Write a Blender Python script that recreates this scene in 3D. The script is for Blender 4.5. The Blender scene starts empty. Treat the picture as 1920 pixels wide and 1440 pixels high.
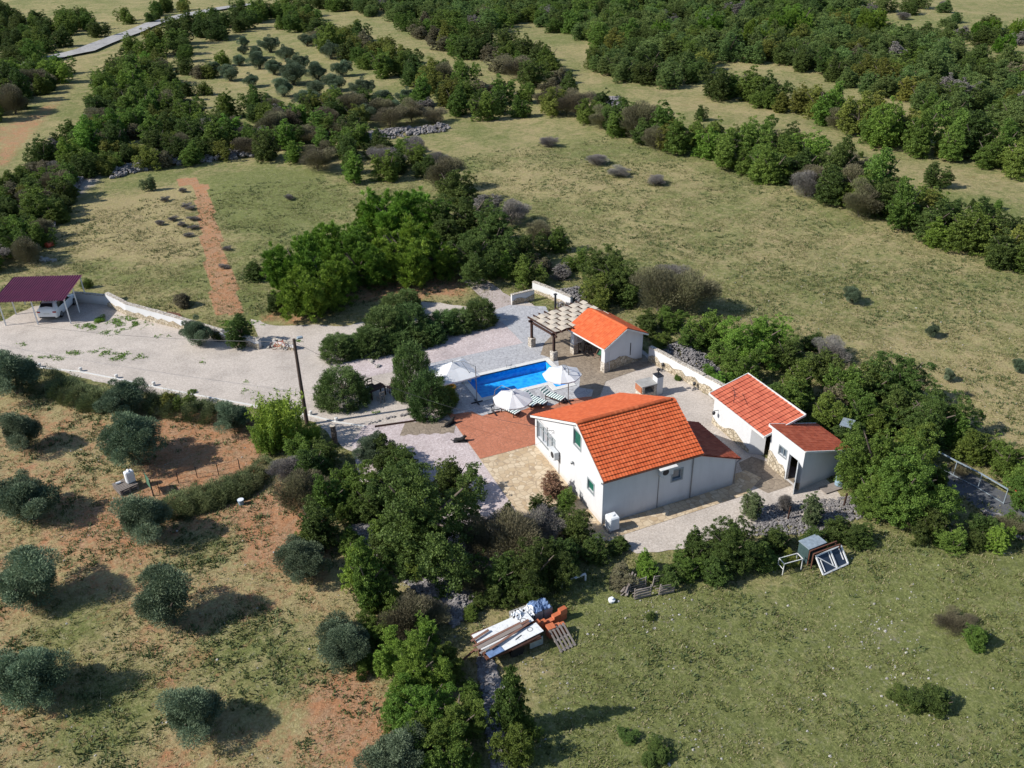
import bpy, math, random
import numpy as np
from mathutils import Vector, Matrix
# ---------------------------------------------------------------- camera, sky, sun, exposure
scene = bpy.context.scene
COL = scene.collection
FPX, CAMZ = 1655.8, 34.0
CAMX, CAMY = -21.2221, -36.4536
def _cam_axes(p=math.radians(29.907), r=math.radians(-1.2387), y=math.radians(23.1025)):
    cp, sp = math.cos(p), math.sin(p)
    F = np.array([0, cp, -sp]); u = np.array([0, sp, cp]); x = np.array([1.0, 0, 0])
    X = math.cos(r)*x + math.sin(r)*u; U = -math.sin(r)*x + math.cos(r)*u
    c, s = math.cos(-y), math.sin(-y)
    Z = np.array([[c, -s, 0], [s, c, 0], [0, 0, 1]])
    return Z@X, Z@U, Z@F
CX, CU, CF = _cam_axes()
cam = bpy.data.objects.new('camera', bpy.data.cameras.new('camera'))
COL.objects.link(cam); scene.camera = cam
m = Matrix.Identity(4)
for i in range(3):
    m[i][0] = CX[i]; m[i][1] = CU[i]; m[i][2] = -CF[i]
m[0][3], m[1][3], m[2][3] = CAMX, CAMY, CAMZ
cam.matrix_world = m
cam.data.sensor_width = 36.0; cam.data.lens = FPX/1920*36.0
cam.data.clip_start = 0.5; cam.data.clip_end = 5000
SUN_EL, SUN_AZ = math.radians(38), math.radians(171)      # azimuth measured from +X, counter-clockwise
world = bpy.data.worlds.new('World'); scene.world = world; world.use_nodes = True
nt = world.node_tree; bg = nt.nodes['Background']
sky = nt.nodes.new('ShaderNodeTexSky'); sky.sky_type = 'NISHITA'; sky.sun_disc = False
sky.sun_elevation = SUN_EL; sky.sun_rotation = math.pi/2 - SUN_AZ
sky.air_density = 1.0; sky.dust_density = 0.6; sky.ozone_density = 3.0
nt.links.new(sky.outputs[0], bg.inputs[0]); bg.inputs[1].default_value = 0.10
sl = bpy.data.lights.new('sun', 'SUN'); sl.energy = 4.4; sl.angle = math.radians(0.5); sl.color = (1.0, 0.955, 0.88)
sun = bpy.data.objects.new('sun', sl); COL.objects.link(sun)
sd = Vector((math.cos(SUN_EL)*math.cos(SUN_AZ), math.cos(SUN_EL)*math.sin(SUN_AZ), math.sin(SUN_EL)))
sun.rotation_euler = sd.to_track_quat('Z', 'Y').to_euler(); sun.location = (0, 0, 60)
vs = scene.view_settings; vs.view_transform = 'Standard'; vs.look = 'None'; vs.gamma = 1; vs.exposure = 0.48
scene.render.engine = 'CYCLES'
cy = scene.cycles; cy.max_bounces = 6; cy.diffuse_bounces = 2; cy.glossy_bounces = 2; cy.transmission_bounces = 3
cy.transparent_max_bounces = 8; cy.caustics_reflective = False; cy.caustics_refractive = False
# survey: the plan position (metres, origin at the house's near corner) seen at a point of the 1920x1440 picture, at height z
def G(px, py, z=0.0):
    d = CF + CX*(px-960)/FPX - CU*(py-720)/FPX
    t = (z-CAMZ)/d[2]
    return (CAMX+d[0]*t, CAMY+d[1]*t)
def PR(x, y, z=0.0):
    v = np.array([x-CAMX, y-CAMY, z-CAMZ]); dd = v@CF
    return 960+FPX*(v@CX)/dd, 720-FPX*(v@CU)/dd
def DIST(x, y): return math.dist((x, y, 0), (CAMX, CAMY, CAMZ))

# ---------------------------------------------------------------- helpers
class MB:
    """collects shapes into one mesh"""
    def __init__(s): s.v = []; s.f = []; s.m = []; s.t = []; s.T = Matrix.Identity(4); s.mi = 0
    def xf(s, *a, rz=0.0, loc=(0, 0, 0)):
        s.T = Matrix.Translation(loc) @ Matrix.Rotation(rz, 4, 'Z'); return s
    def add(s, vs_, fs, t=None):
        b = len(s.v); s.v += [tuple(s.T @ Vector(p)) for p in vs_]
        for f in fs:
            s.f.append(tuple(b+i for i in f)); s.m.append(s.mi); s.t.append(random.random() if t is None else t)
        return s
    def box(s, x0, x1, y0, y1, z0, z1, bev=0.0, t=None):
        if bev > 0: return s.bbox(x0, x1, y0, y1, z0, z1, bev, t)
        v = [(x0,y0,z0),(x1,y0,z0),(x1,y1,z0),(x0,y1,z0),(x0,y0,z1),(x1,y0,z1),(x1,y1,z1),(x0,y1,z1)]
        return s.add(v, [(0,3,2,1),(4,5,6,7),(0,1,5,4),(1,2,6,5),(2,3,7,6),(3,0,4,7)], t)
    def bbox(s, x0, x1, y0, y1, z0, z1, b, t=None):
        v = []
        for z, i in ((z0,b),(z0+b,0),(z1-b,0),(z1,b)):
            v += [(x0+i+b*(i==0),y0+i,z),(x1-i-b*(i==0),y0+i,z),(x1-i,y0+i+b*(i==0),z),(x1-i,y1-i-b*(i==0),z),(x1-i-b*(i==0),y1-i,z),(x0+i+b*(i==0),y1-i,z),(x0+i,y1-i-b*(i==0),z),(x0+i,y0+i+b*(i==0),z)]
        f = [tuple(range(7,-1,-1)), tuple(range(24,32))]
        for k in range(3):
            for j in range(8):
                a = k*8+j; c = k*8+(j+1) % 8
                f.append((a, c, c+8, a+8))
        return s.add(v, f, t)
    def quad(s, a, b, c, d, t=None): return s.add([a,b,c,d], [(0,1,2,3)], t)
    def prism(s, poly, z0, z1, t=None):
        n = len(poly); v = [(p[0],p[1],z0) for p in poly]+[(p[0],p[1],z1) for p in poly]
        return s.add(v, [tuple(range(n-1,-1,-1)), tuple(range(n,2*n))]+[(i,(i+1)%n,(i+1)%n+n,i+n) for i in range(n)], t)
    def extr(s, poly, axis, a0, a1, t=None):
        """poly in the plane across axis ('x' or 'y'): points are (other, z)"""
        n = len(poly)
        if axis == 'x': v = [(a0,p[0],p[1]) for p in poly]+[(a1,p[0],p[1]) for p in poly]
        else: v = [(p[0],a0,p[1]) for p in poly]+[(p[0],a1,p[1]) for p in poly]
        return s.add(v, [tuple(range(n)), tuple(range(2*n-1,n-1,-1))]+[(i,i+n,(i+1)%n+n,(i+1)%n) for i in range(n)], t)
    def bar(s, a, b, w, h=None, t=None):
        """box beam from a to b"""
        h = h or w; a = Vector(a); b = Vector(b); d = (b-a)
        if d.length < 1e-6: return s
        d.normalize(); u = d.cross(Vector((0,0,1)))
        if u.length < 1e-3: u = Vector((1,0,0))
        u.normalize(); n = u.cross(d); v = []
        for p in (a, b):
            for i, j in ((-1,-1),(1,-1),(1,1),(-1,1)): v.append(tuple(p+u*i*w/2+n*j*h/2))
        return s.add(v, [(3,2,1,0),(4,5,6,7),(0,1,5,4),(1,2,6,5),(2,3,7,6),(3,0,4,7)], t)
    def tube(s, pts, rad, n=8, t=None, cap=True):
        pts = [Vector(p) for p in pts]; rs = rad if isinstance(rad, (list, tuple)) else [rad]*len(pts)
        v = []; f = []
        for k, p in enumerate(pts):
            d = (pts[min(k+1,len(pts)-1)]-pts[max(k-1,0)]).normalized()
            u = d.cross(Vector((0,0,1)));
            if u.length < 1e-2: u = Vector((1,0,0))
            u.normalize(); w = d.cross(u)
            for j in range(n):
                a = 2*math.pi*j/n; v.append(tuple(p+(u*math.cos(a)+w*math.sin(a))*rs[k]))
        for k in range(len(pts)-1):
            for j in range(n):
                f.append((k*n+j, k*n+(j+1)%n, (k+1)*n+(j+1)%n, (k+1)*n+j))
        if cap: f += [tuple(range(n-1,-1,-1)), tuple(range((len(pts)-1)*n, len(pts)*n))]
        return s.add(v, f, t)
    def lathe(s, prof, c=(0,0,0), n=16, t=None):
        v = []; f = []
        for r, z in prof:
            for j in range(n):
                a = 2*math.pi*j/n; v.append((c[0]+r*math.cos(a), c[1]+r*math.sin(a), c[2]+z))
        for k in range(len(prof)-1):
            for j in range(n): f.append((k*n+j,k*n+(j+1)%n,(k+1)*n+(j+1)%n,(k+1)*n+j))
        f += [tuple(range(n-1,-1,-1)), tuple(range((len(prof)-1)*n, len(prof)*n))]
        return s.add(v, f, t)
    def build(s, name, mat, parent=None, loc=None, smooth=False, tint=False):
        me = bpy.data.meshes.new(name); vv = s.v
        if loc is not None: vv = [(p[0]-loc[0],p[1]-loc[1],p[2]-loc[2]) for p in vv]
        me.from_pydata(vv, [], s.f); me.update()
        for mm in (mat if isinstance(mat, (list, tuple)) else [mat]): me.materials.append(mm)
        if isinstance(mat, (list, tuple)): me.polygons.foreach_set('material_index', s.m)
        if tint:
            at = me.attributes.new('tint', 'FLOAT', 'FACE'); at.data.foreach_set('value', s.t)
        if smooth: me.polygons.foreach_set('use_smooth', [True]*len(me.polygons))
        o = bpy.data.objects.new(name, me); COL.objects.link(o)
        if loc is not None: o.location = loc
        if parent: o.parent = parent
        return o
def tag(o, label=None, cat=None, group=None, kind=None):
    if label: o['label'] = label
    if cat: o['category'] = cat
    if group: o['group'] = group
    if kind: o['kind'] = kind
    return o
def thing(name, loc, label, cat, group=None, rz=0.0):
    o = bpy.data.objects.new(name, None); COL.objects.link(o); o.location = loc; o.rotation_euler = (0,0,rz)
    o.empty_display_size = 0.2
    return tag(o, label, cat, group)
def copy_tree(o, parent=None):
    c = o.copy(); COL.objects.link(c); c.parent = parent
    for ch in list(o.children): copy_tree(ch, c)
    return c
def raw_mesh(name, V, F4, mats, tint=None, nper=4):
    me = bpy.data.meshes.new(name); nv = len(V); nf = len(F4)
    me.vertices.add(nv); me.vertices.foreach_set('co', np.asarray(V, np.float32).ravel())
    me.loops.add(nf*nper); me.loops.foreach_set('vertex_index', np.asarray(F4, np.int32).ravel())
    me.polygons.add(nf); me.polygons.foreach_set('loop_start', np.arange(0, nf*nper, nper, dtype=np.int32))

    if tint is not None:
        at = me.attributes.new('tint', 'FLOAT', 'FACE'); at.data.foreach_set('value', np.asarray(tint, np.float32))
    me.update(calc_edges=True); me.validate()
    for mm in (mats if isinstance(mats, (list, tuple)) else [mats]): me.materials.append(mm)
    return me

# ---------------------------------------------------------------- materials
class N:
    def __init__(s, name):
        s.mat = bpy.data.materials.new(name); s.mat.use_nodes = True; s.t = s.mat.node_tree; s.n = s.t.nodes
        s.b = s.n['Principled BSDF']; s.out = s.n['Material Output']
        s.b.inputs['Specular IOR Level'].default_value = 0.25
    def new(s, ty, **k):
        x = s.n.new(ty)
        for a, b in k.items(): setattr(x, a, b)
        return x
    def link(s, a, b): s.t.links.new(a, b)
    def co(s, which='Object'): return s.new('ShaderNodeTexCoord').outputs[which]
    def noise(s, scale, detail=4, rough=0.55, vec=None, dist=0.0):
        x = s.new('ShaderNodeTexNoise'); x.inputs['Scale'].default_value = scale; x.inputs['Detail'].default_value = detail
        x.inputs['Roughness'].default_value = rough; x.inputs['Distortion'].default_value = dist
        s.link(vec if vec is not None else s.co(), x.inputs['Vector']); return x.outputs['Fac']
    def voro(s, scale, feature='F1', vec=None, out='Distance', rnd=1.0):
        x = s.new('ShaderNodeTexVoronoi', feature=feature); x.inputs['Scale'].default_value = scale
        x.inputs['Randomness'].default_value = rnd
        s.link(vec if vec is not None else s.co(), x.inputs['Vector']); return x.outputs[out]
    def ramp(s, fac, stops, interp='LINEAR'):
        x = s.new('ShaderNodeValToRGB'); x.color_ramp.interpolation = interp; e = x.color_ramp.elements
        while len(e) < len(stops): e.new(0.5)
        for i, (p, c) in enumerate(stops):
            e[i].position = p; e[i].color = (*c, 1) if not isinstance(c, (int, float)) else (c, c, c, 1)
        s.link(fac, x.inputs[0]); return x.outputs[0]
    def mix(s, fac, a, b, mode='MIX'):
        x = s.new('ShaderNodeMix', data_type='RGBA', blend_type=mode)
        for sock, v in ((x.inputs[0], fac), (x.inputs[6], a), (x.inputs[7], b)):
            if isinstance(v, (int, float)): sock.default_value = v
            elif isinstance(v, tuple): sock.default_value = (*v, 1)
            else: s.link(v, sock)
        return x.outputs[2]
    def math(s, op, a, b=0.0, c=None, clamp=False):
        x = s.new('ShaderNodeMath', operation=op, use_clamp=clamp)
        for sock, v in zip(x.inputs, (a, b, c)):
            if v is None: continue
            if isinstance(v, (int, float)): sock.default_value = v
            else: s.link(v, sock)
        return x.outputs[0]
    def attr(s, name):
        x = s.new('ShaderNodeAttribute'); x.attribute_name = name; return x.outputs['Fac']
    def rnd(s): return s.new('ShaderNodeObjectInfo').outputs['Random']
    def bump(s, h, strength=0.4, dist=0.02, normal=None):
        x = s.new('ShaderNodeBump'); x.inputs['Strength'].default_value = strength; x.inputs['Distance'].default_value = dist
        s.link(h, x.inputs['Height'])
        if normal is not None: s.link(normal, x.inputs['Normal'])
        s.link(x.outputs[0], s.b.inputs['Normal']); return x.outputs[0]
    def col(s, c):
        if isinstance(c, tuple): s.b.inputs['Base Color'].default_value = (*c, 1)
        else: s.link(c, s.b.inputs['Base Color'])
        return s
    def set(s, **k):
        for a, b in k.items(): s.b.inputs[a.replace('_', ' ')].default_value = b
        return s
def plain(name, c, rough=0.6, var=0.15, scale=3.0, bump=0.0, bscale=40, metal=0.0, c2=None):
    n = N(name); n.set(Roughness=rough, Metallic=metal)
    c2 = c2 or tuple(x*(1-var*2) for x in c)
    f = n.noise(scale, 5, 0.65)
    n.col(n.ramp(f, [(0.3, c2), (0.68, c)]))
    if bump: n.bump(n.noise(bscale, 4), bump, 0.02)
    return n.mat
M = {}
def plaster(name, c):
    n = N(name); n.set(Roughness=0.85)
    a = n.ramp(n.noise(0.7, 6, 0.7), [(0.25, tuple(x*0.93 for x in c)), (0.6, c)])
    st = n.new('ShaderNodeMapping'); st.inputs['Scale'].default_value = (1.6, 1.6, 0.25); n.link(n.co(), st.inputs[0])
    sz = n.new('ShaderNodeSeparateXYZ'); n.link(n.co(), sz.inputs[0]); hb = n.math('ADD', sz.outputs[2], n.math('MULTIPLY', n.noise(2.3, 5, 0.7), -0.7)); a = n.mix(n.ramp(n.math('ADD', hb, 0.5), [(0.22, 0.45), (0.62, 0.0)]), a, (0.40, 0.35, 0.29))
    d = n.ramp(n.noise(1.6, 5, 0.7, vec=st.outputs[0]), [(0.34, 0.90), (0.5, 1.0)])
    n.col(n.mix(0.55, a, n.mix(1.0, a, d, 'MULTIPLY')))
    n.bump(n.noise(60, 3), 0.25, 0.01); return n.mat
M['white_wall'] = plaster('white plaster', (0.60, 0.60, 0.605))
M['fascia'] = plain('white trim', (0.70, 0.69, 0.66), 0.6, 0.1, 5)
M['dark_metal'] = plain('dark metal', (0.03, 0.03, 0.035), 0.5, 0.1)
M['grey_metal'] = plain('grey metal', (0.30, 0.31, 0.32), 0.45, 0.15, metal=0.6)
M['white_metal'] = plain('white painted metal', (0.75, 0.75, 0.74), 0.4, 0.08)
M['window_frame'] = plain('grey window surround', (0.28, 0.31, 0.32), 0.6, 0.08)
M['frame_white'] = plain('white joinery', (0.55, 0.57, 0.58), 0.4, 0.05)
M['shutter'] = plain('green shutter', (0.02, 0.13, 0.09), 0.5, 0.15)
M['dark'] = plain('dark opening', (0.012, 0.012, 0.013), 0.8, 0.1)
n = N('window glass'); n.col((0.10, 0.13, 0.16)).set(Roughness=0.06, Specular_IOR_Level=0.8); M['glass'] = n.mat
n = N('curtained glass'); n.set(Roughness=0.08, Specular_IOR_Level=0.7)
w = n.new('ShaderNodeTexWave'); w.inputs['Scale'].default_value = 6; w.inputs['Distortion'].default_value = 2; w.bands_direction = 'Y'; n.link(n.co(), w.inputs[0])
n.col(n.ramp(w.outputs['Fac'], [(0.2, (0.20, 0.23, 0.26)), (0.8, (0.42, 0.45, 0.48))])); M['curtain_glass'] = n.mat
def tiles(name, c, c2, c3, moss=0.0):
    n = N(name); n.set(Roughness=0.75)
    t = n.attr('tint')
    a = n.ramp(t, [(0.0, c2), (0.5, c), (1.0, c3)])
    dn = n.noise(1.1, 6, 0.7)
    a = n.mix(n.math('MULTIPLY', n.ramp(dn, [(0.45, 0.0), (0.8, 1.0)]), 0.22), a, tuple(x*0.55+0.02 for x in c))
    a = n.mix(n.ramp(n.noise(5.5, 6, 0.8), [(0.58, 0.0), (0.70, 0.30)]), a, (0.20, 0.13, 0.085))
    if moss: a = n.mix(n.math('MULTIPLY', n.ramp(n.noise(7, 5, 0.7), [(0.5, 0.0), (0.75, 1.0)]), moss), a, (0.16, 0.12, 0.08))
    n.col(a); n.bump(n.noise(50, 3), 0.15, 0.01); return n.mat
M['tile'] = tiles('orange roof tile', (0.56, 0.115, 0.036), (0.50, 0.095, 0.030), (0.61, 0.14, 0.05))
M['tile_ridge'] = tiles('ridge tile', (0.40, 0.09, 0.03), (0.30, 0.06, 0.02), (0.5, 0.13, 0.05))
M['tile_pink'] = tiles('shed roof tile', (0.45, 0.11, 0.06), (0.39, 0.09, 0.05), (0.50, 0.135, 0.075), 0.2)
M['tile_shade'] = tiles('shade-darkened red roof tile', (0.34, 0.075, 0.035), (0.27, 0.055, 0.025), (0.40, 0.10, 0.05), 0.3)  # red tile colour darkened as shade for slopes turned from the sun
def gravel(name, ca, cb, cc, scale=9.0, bs=0.5):
    n = N(name); n.set(Roughness=0.95)
    big = n.noise(0.35, 5, 0.6); v = n.voro(scale, out='Color'); sep = n.new('ShaderNodeSeparateColor'); n.link(v, sep.inputs[0])
    a = n.ramp(sep.outputs[0], [(0.0, ca), (0.5, cb), (1.0, cc)])
    a = n.mix(n.ramp(n.noise(scale*0.5, 5, 0.7), [(0.4, 0.0), (0.75, 0.4)]), a, tuple(x*0.55 for x in ca))
    a = n.mix(1.0, a, n.ramp(big, [(0.28, 0.76), (0.55, 1.0)]), 'MULTIPLY')
    n.col(a); n.bump(n.noise(scale*1.6, 4, 0.7), bs, 0.05); return n.mat
M['drive'] = gravel('beige drive gravel', (0.42, 0.365, 0.315), (0.50, 0.44, 0.385), (0.58, 0.52, 0.46), 14, 0.3)
M['pink_gravel'] = gravel('pinkish gravel', (0.41, 0.34, 0.33), (0.51, 0.43, 0.42), (0.62, 0.55, 0.54), 13, 0.35)
M['rubble'] = gravel('grey limestone rubble', (0.20, 0.19, 0.19), (0.34, 0.32, 0.32), (0.50, 0.48, 0.47), 3, 0.9)
M['road'] = gravel('pale road', (0.30, 0.29, 0.28), (0.36, 0.35, 0.34), (0.42, 0.41, 0.39), 5, 0.2)
M['path'] = gravel('pale path', (0.34, 0.28, 0.25), (0.42, 0.36, 0.33), (0.48, 0.42, 0.39), 9, 0.3)
def stamped(name, c, c2, joint, scale=3.2):
    n = N(name); n.set(Roughness=0.8)
    e = n.voro(scale, 'DISTANCE_TO_EDGE', rnd=0.75); v = n.voro(scale, out='Color', rnd=0.75)
    sep = n.new('ShaderNodeSeparateColor'); n.link(v, sep.inputs[0])
    a = n.ramp(sep.outputs[0], [(0.0, c2), (1.0, c)])
    a = n.mix(n.ramp(n.noise(1.2, 6, 0.7), [(0.4, 0.0), (0.8, 0.55)]), a, c2)
    j = n.ramp(e, [(0.02, 1.0), (0.07, 0.0)])
    n.col(n.mix(n.math('MULTIPLY', j, 0.75), a, joint)); n.bump(n.ramp(e, [(0.0, 0.0), (0.08, 1.0)]), 0.35, 0.02); return n.mat
M['deck_grey'] = stamped('grey stamped concrete', (0.44, 0.44, 0.45), (0.37, 0.37, 0.385), (0.24, 0.24, 0.25))
M['deck_tan'] = stamped('tan stamped concrete', (0.30, 0.245, 0.185), (0.23, 0.185, 0.14), (0.15, 0.12, 0.09))
M['deck_red'] = stamped('terracotta stamped concrete', (0.47, 0.185, 0.11), (0.40, 0.15, 0.085), (0.27, 0.12, 0.075), 3.6)
M['flag'] = stamped('yellow limestone crazy paving', (0.60, 0.50, 0.36), (0.42, 0.31, 0.19), (0.30, 0.23, 0.16), 2.6)
M['coping'] = plain('white pool coping', (0.66, 0.65, 0.62), 0.6, 0.08, 6, 0.2)
M['concrete'] = plain('grey concrete', (0.36, 0.35, 0.33), 0.9, 0.15, 3, 0.3)
M['shaded_slab'] = plain('grey slab with oak shade', (0.11, 0.115, 0.125), 0.9, 0.15, 3, 0.3)  # slab colour darkened to carry the shade of the oaks
def stonework(name, c, c2, scale=4.0):
    n = N(name); n.set(Roughness=0.9)
    e = n.voro(scale, 'DISTANCE_TO_EDGE'); v = n.voro(scale, out='Color'); sep = n.new('ShaderNodeSeparateColor'); n.link(v, sep.inputs[0])
    a = n.ramp(sep.outputs[0], [(0.0, c2), (1.0, c)])
    n.col(n.mix(n.ramp(e, [(0.02, 0.9), (0.08, 0.0)]), a, tuple(x*0.45 for x in c2))); n.bump(n.ramp(e, [(0.0, 0.0), (0.12, 1.0)]), 0.7, 0.04); return n.mat
M['stone'] = stonework('tan stone cladding', (0.55, 0.48, 0.37), (0.36, 0.29, 0.20))
M['stone_pale'] = stonework('pale stone cladding', (0.60, 0.55, 0.48), (0.44, 0.38, 0.31), 5)
def rocky(name, c, c2):
    n = N(name); n.set(Roughness=0.95)
    n.col(n.mix(n.ramp(n.noise(5, 5, 0.7), [(0.35, 0.0), (0.7, 0.6)]), n.ramp(n.attr('tint'), [(0.0, c2), (1.0, c)]), c2)); n.bump(n.noise(14, 4), 0.5, 0.05); return n.mat
M['rock'] = rocky('limestone rock', (0.33, 0.31, 0.30), (0.14, 0.13, 0.13))  # limestone tone lowered to stand in for shade over the rubble
M['rock_white'] = rocky('pale field stone', (0.50, 0.48, 0.44), (0.30, 0.28, 0.25))
M['soil'] = plain('red soil mound', (0.36, 0.16, 0.075), 0.95, 0.2, 4, 0.5)
def wood(name, c, c2, sc=8):
    n = N(name); n.set(Roughness=0.8)
    mp = n.new('ShaderNodeMapping'); mp.inputs['Scale'].default_value = (1, 1, 1); n.link(n.co(), mp.inputs[0])
    n.col(n.mix(n.attr('tint'), n.ramp(n.noise(sc, 5, 0.7, vec=mp.outputs[0]), [(0.3, c2), (0.7, c)]), c2)); n.bump(n.noise(sc*3, 3), 0.2, 0.01); return n.mat
M['dark_wood'] = wood('dark stained wood', (0.07, 0.035, 0.025), (0.04, 0.02, 0.015))
M['grey_wood'] = wood('weathered wood', (0.34, 0.30, 0.27), (0.20, 0.17, 0.15))
M['brown_wood'] = wood('brown board', (0.26, 0.14, 0.10), (0.17, 0.09, 0.065))
M['pole_wood'] = wood('tarred pole wood', (0.10, 0.07, 0.055), (0.06, 0.042, 0.035))
def cloth(name, c, trans=0.25):
    n = N(name); n.set(Roughness=0.9); n.col(n.ramp(n.noise(2.5, 4), [(0.3, tuple(x*0.9 for x in c)), (0.7, c)]))
    tr = n.new('ShaderNodeBsdfTranslucent'); tr.inputs[0].default_value = (*c, 1); mx = n.new('ShaderNodeMixShader'); mx.inputs[0].default_value = trans
    n.link(n.b.outputs[0], mx.inputs[1]); n.link(tr.outputs[0], mx.inputs[2]); n.link(mx.outputs[0], n.out.inputs[0]); n.bump(n.noise(6, 3), 0.15, 0.03); return n.mat
M['parasol'] = cloth('off-white canvas', (0.74, 0.75, 0.76), 0.2)
M['shade_cloth'] = cloth('beige shade cloth', (0.66, 0.58, 0.47), 0.25)
M['green_cloth'] = cloth('green canvas', (0.04, 0.13, 0.08), 0.1)
n = N('striped cushion'); n.set(Roughness=0.9)
w = n.new('ShaderNodeTexWave'); w.bands_direction = 'X'; w.inputs['Scale'].default_value = 1.55; n.link(n.co(), w.inputs[0])
n.col(n.ramp(w.outputs['Fac'], [(0.42, (0.05, 0.13, 0.13)), (0.5, (0.72, 0.76, 0.74))])); M['stripe'] = n.mat
n = N('pool liner'); n.set(Roughness=0.6)
v = n.voro(3.2, 'SMOOTH_F1'); n.col(n.ramp(v, [(0.1, (0.008, 0.24, 0.72)), (0.55, (0.03, 0.42, 0.85))])); M['liner'] = n.mat
n = N('pool water'); tr = n.new('ShaderNodeBsdfTransparent'); tr.inputs[0].default_value = (0.80, 0.96, 1.0, 1)
gl = n.new('ShaderNodeBsdfGlossy'); gl.inputs['Roughness'].default_value = 0.03
fr = n.new('ShaderNodeFresnel'); fr.inputs[0].default_value = 1.33; mx = n.new('ShaderNodeMixShader')
gm = n.new('ShaderNodeNewGeometry'); n.link(n.math('MULTIPLY', fr.outputs[0], n.math('SUBTRACT', 1.0, gm.outputs['Backfacing'])), mx.inputs[0]); n.link(tr.outputs[0], mx.inputs[1]); n.link(gl.outputs[0], mx.inputs[2]); n.link(mx.outputs[0], n.out.inputs[0])
bp = n.new('ShaderNodeBump'); bp.inputs['Strength'].default_value = 0.25; bp.inputs['Distance'].default_value = 0.03; n.link(n.noise(3.5, 3), bp.inputs['Height'])
n.link(bp.outputs[0], gl.inputs['Normal']); M['water'] = n.mat
M['car_paint'] = plain('white car paint', (0.74, 0.75, 0.76), 0.25, 0.02); M['car_paint'].node_tree.nodes['Principled BSDF'].inputs['Coat Weight'].default_value = 0.6
M['car_glass'] = plain('tinted car glass', (0.015, 0.018, 0.022), 0.08, 0.1); M['rubber'] = plain('black rubber', (0.02, 0.02, 0.02), 0.8, 0.1)
M['tail'] = plain('red tail lamp', (0.35, 0.015, 0.015), 0.2, 0.1); M['plate'] = plain('number plate', (0.65, 0.65, 0.62), 0.4, 0.05)
n = N('burgundy corrugated metal'); n.set(Roughness=0.45, Specular_IOR_Level=0.4); n.col(n.ramp(n.noise(1.0, 5, 0.7), [(0.3, (0.13, 0.022, 0.05)), (0.7, (0.20, 0.035, 0.075))])); M['burgundy'] = n.mat
M['coral'] = plain('coral red paint', (0.62, 0.12, 0.07), 0.45, 0.1)
M['rust'] = plain('rusty iron', (0.16, 0.07, 0.045), 0.85, 0.25, 8)
M['blue_plastic'] = plain('pale blue plastic', (0.30, 0.42, 0.52), 0.5, 0.15)
M['white_plastic'] = plain('white plastic', (0.74, 0.76, 0.78), 0.45, 0.1)
M['blue_tarp'] = plain('blue tarpaulin', (0.17, 0.26, 0.45), 0.45, 0.2, 6, 0.3, 12)
M['silver'] = plain('silver sheet', (0.38, 0.45, 0.50), 0.4, 0.2, 6, metal=0.3)
M['letter'] = plain('black lettering', (0.03, 0.03, 0.035), 0.6, 0.1); M['grey_letter'] = plain('grey lettering', (0.22, 0.23, 0.24), 0.6, 0.1)
n = N('scrawled white board'); n.set(Roughness=0.5); n.col(n.mix(n.ramp(n.noise(6, 6, 0.75), [(0.52, 0.0), (0.62, 0.6)]), (0.70, 0.71, 0.70), (0.40, 0.42, 0.42))); M['signboard'] = n.mat
M['brick'] = tiles('orange clay block', (0.48, 0.14, 0.06), (0.38, 0.10, 0.045), (0.56, 0.18, 0.09))
M['teal'] = plain('dull teal metal', (0.06, 0.10, 0.10), 0.6, 0.2)
M['green_paint'] = plain('faded green paint', (0.10, 0.20, 0.13), 0.6, 0.2)
M['panel'] = plain('dark blue glazing', (0.035, 0.05, 0.08), 0.15, 0.1); M['yellow'] = plain('yellow ring', (0.7, 0.35, 0.04), 0.5, 0.1)
M['terracotta'] = plain('terracotta', (0.42, 0.16, 0.08), 0.8, 0.15)
# foliage: colour between two tones by leaf, each plant shifted a little
def foliage(name, a, b, c=None, trans=0.30, hue=0.018, val=0.22):
    n = N(name); n.set(Roughness=0.6, Specular_IOR_Level=0.2)
    st = [(0.0, a), (1.0, b)] if c is None else [(0.0, a), (0.6, b), (1.0, c)]
    base = n.ramp(n.attr('tint'), st)
    h = n.new('ShaderNodeHueSaturation'); r = n.rnd()
    n.link(n.math('MULTIPLY_ADD', r, hue*2, 0.5-hue), h.inputs['Hue']); n.link(n.math('MULTIPLY_ADD', n.math('FRACT', n.math('MULTIPLY', r, 7.31)), val*2, 1-val), h.inputs['Value'])
    n.link(base, h.inputs['Color']); n.link(h.outputs[0], n.b.inputs['Base Color'])
    tr = n.new('ShaderNodeBsdfTranslucent'); n.link(h.outputs[0], tr.inputs[0]); mx = n.new('ShaderNodeMixShader'); mx.inputs[0].default_value = trans
    n.link(n.b.outputs[0], mx.inputs[1]); n.link(tr.outputs[0], mx.inputs[2]); n.link(mx.outputs[0], n.out.inputs[0]); return n.mat
F = {}
F['dark'] = foliage('dark oak foliage', (0.0365, 0.0580, 0.0136), (0.0834, 0.1270, 0.0290), (0.1826, 0.2415, 0.0590))
F['mid'] = foliage('mid green foliage', (0.0562, 0.0913, 0.0174), (0.1273, 0.1968, 0.0348), (0.2547, 0.3350, 0.0696))
F['bright'] = foliage('bright green foliage', (0.0743, 0.1330, 0.0207), (0.1687, 0.2800, 0.0414), (0.3105, 0.4340, 0.0776))
F['yellow'] = foliage('yellowing foliage', (0.0938, 0.1144, 0.0253), (0.1938, 0.2145, 0.0437), (0.3250, 0.3250, 0.0690))
F['brown'] = foliage('bare brown twigs', (0.0825, 0.0730, 0.0460), (0.1650, 0.1474, 0.0862), (0.2063, 0.2106, 0.0920), 0.1)
F['grey'] = foliage('bare grey twigs', (0.12, 0.11, 0.10), (0.22, 0.20, 0.185), (0.22, 0.22, 0.15), 0.1)
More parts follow.
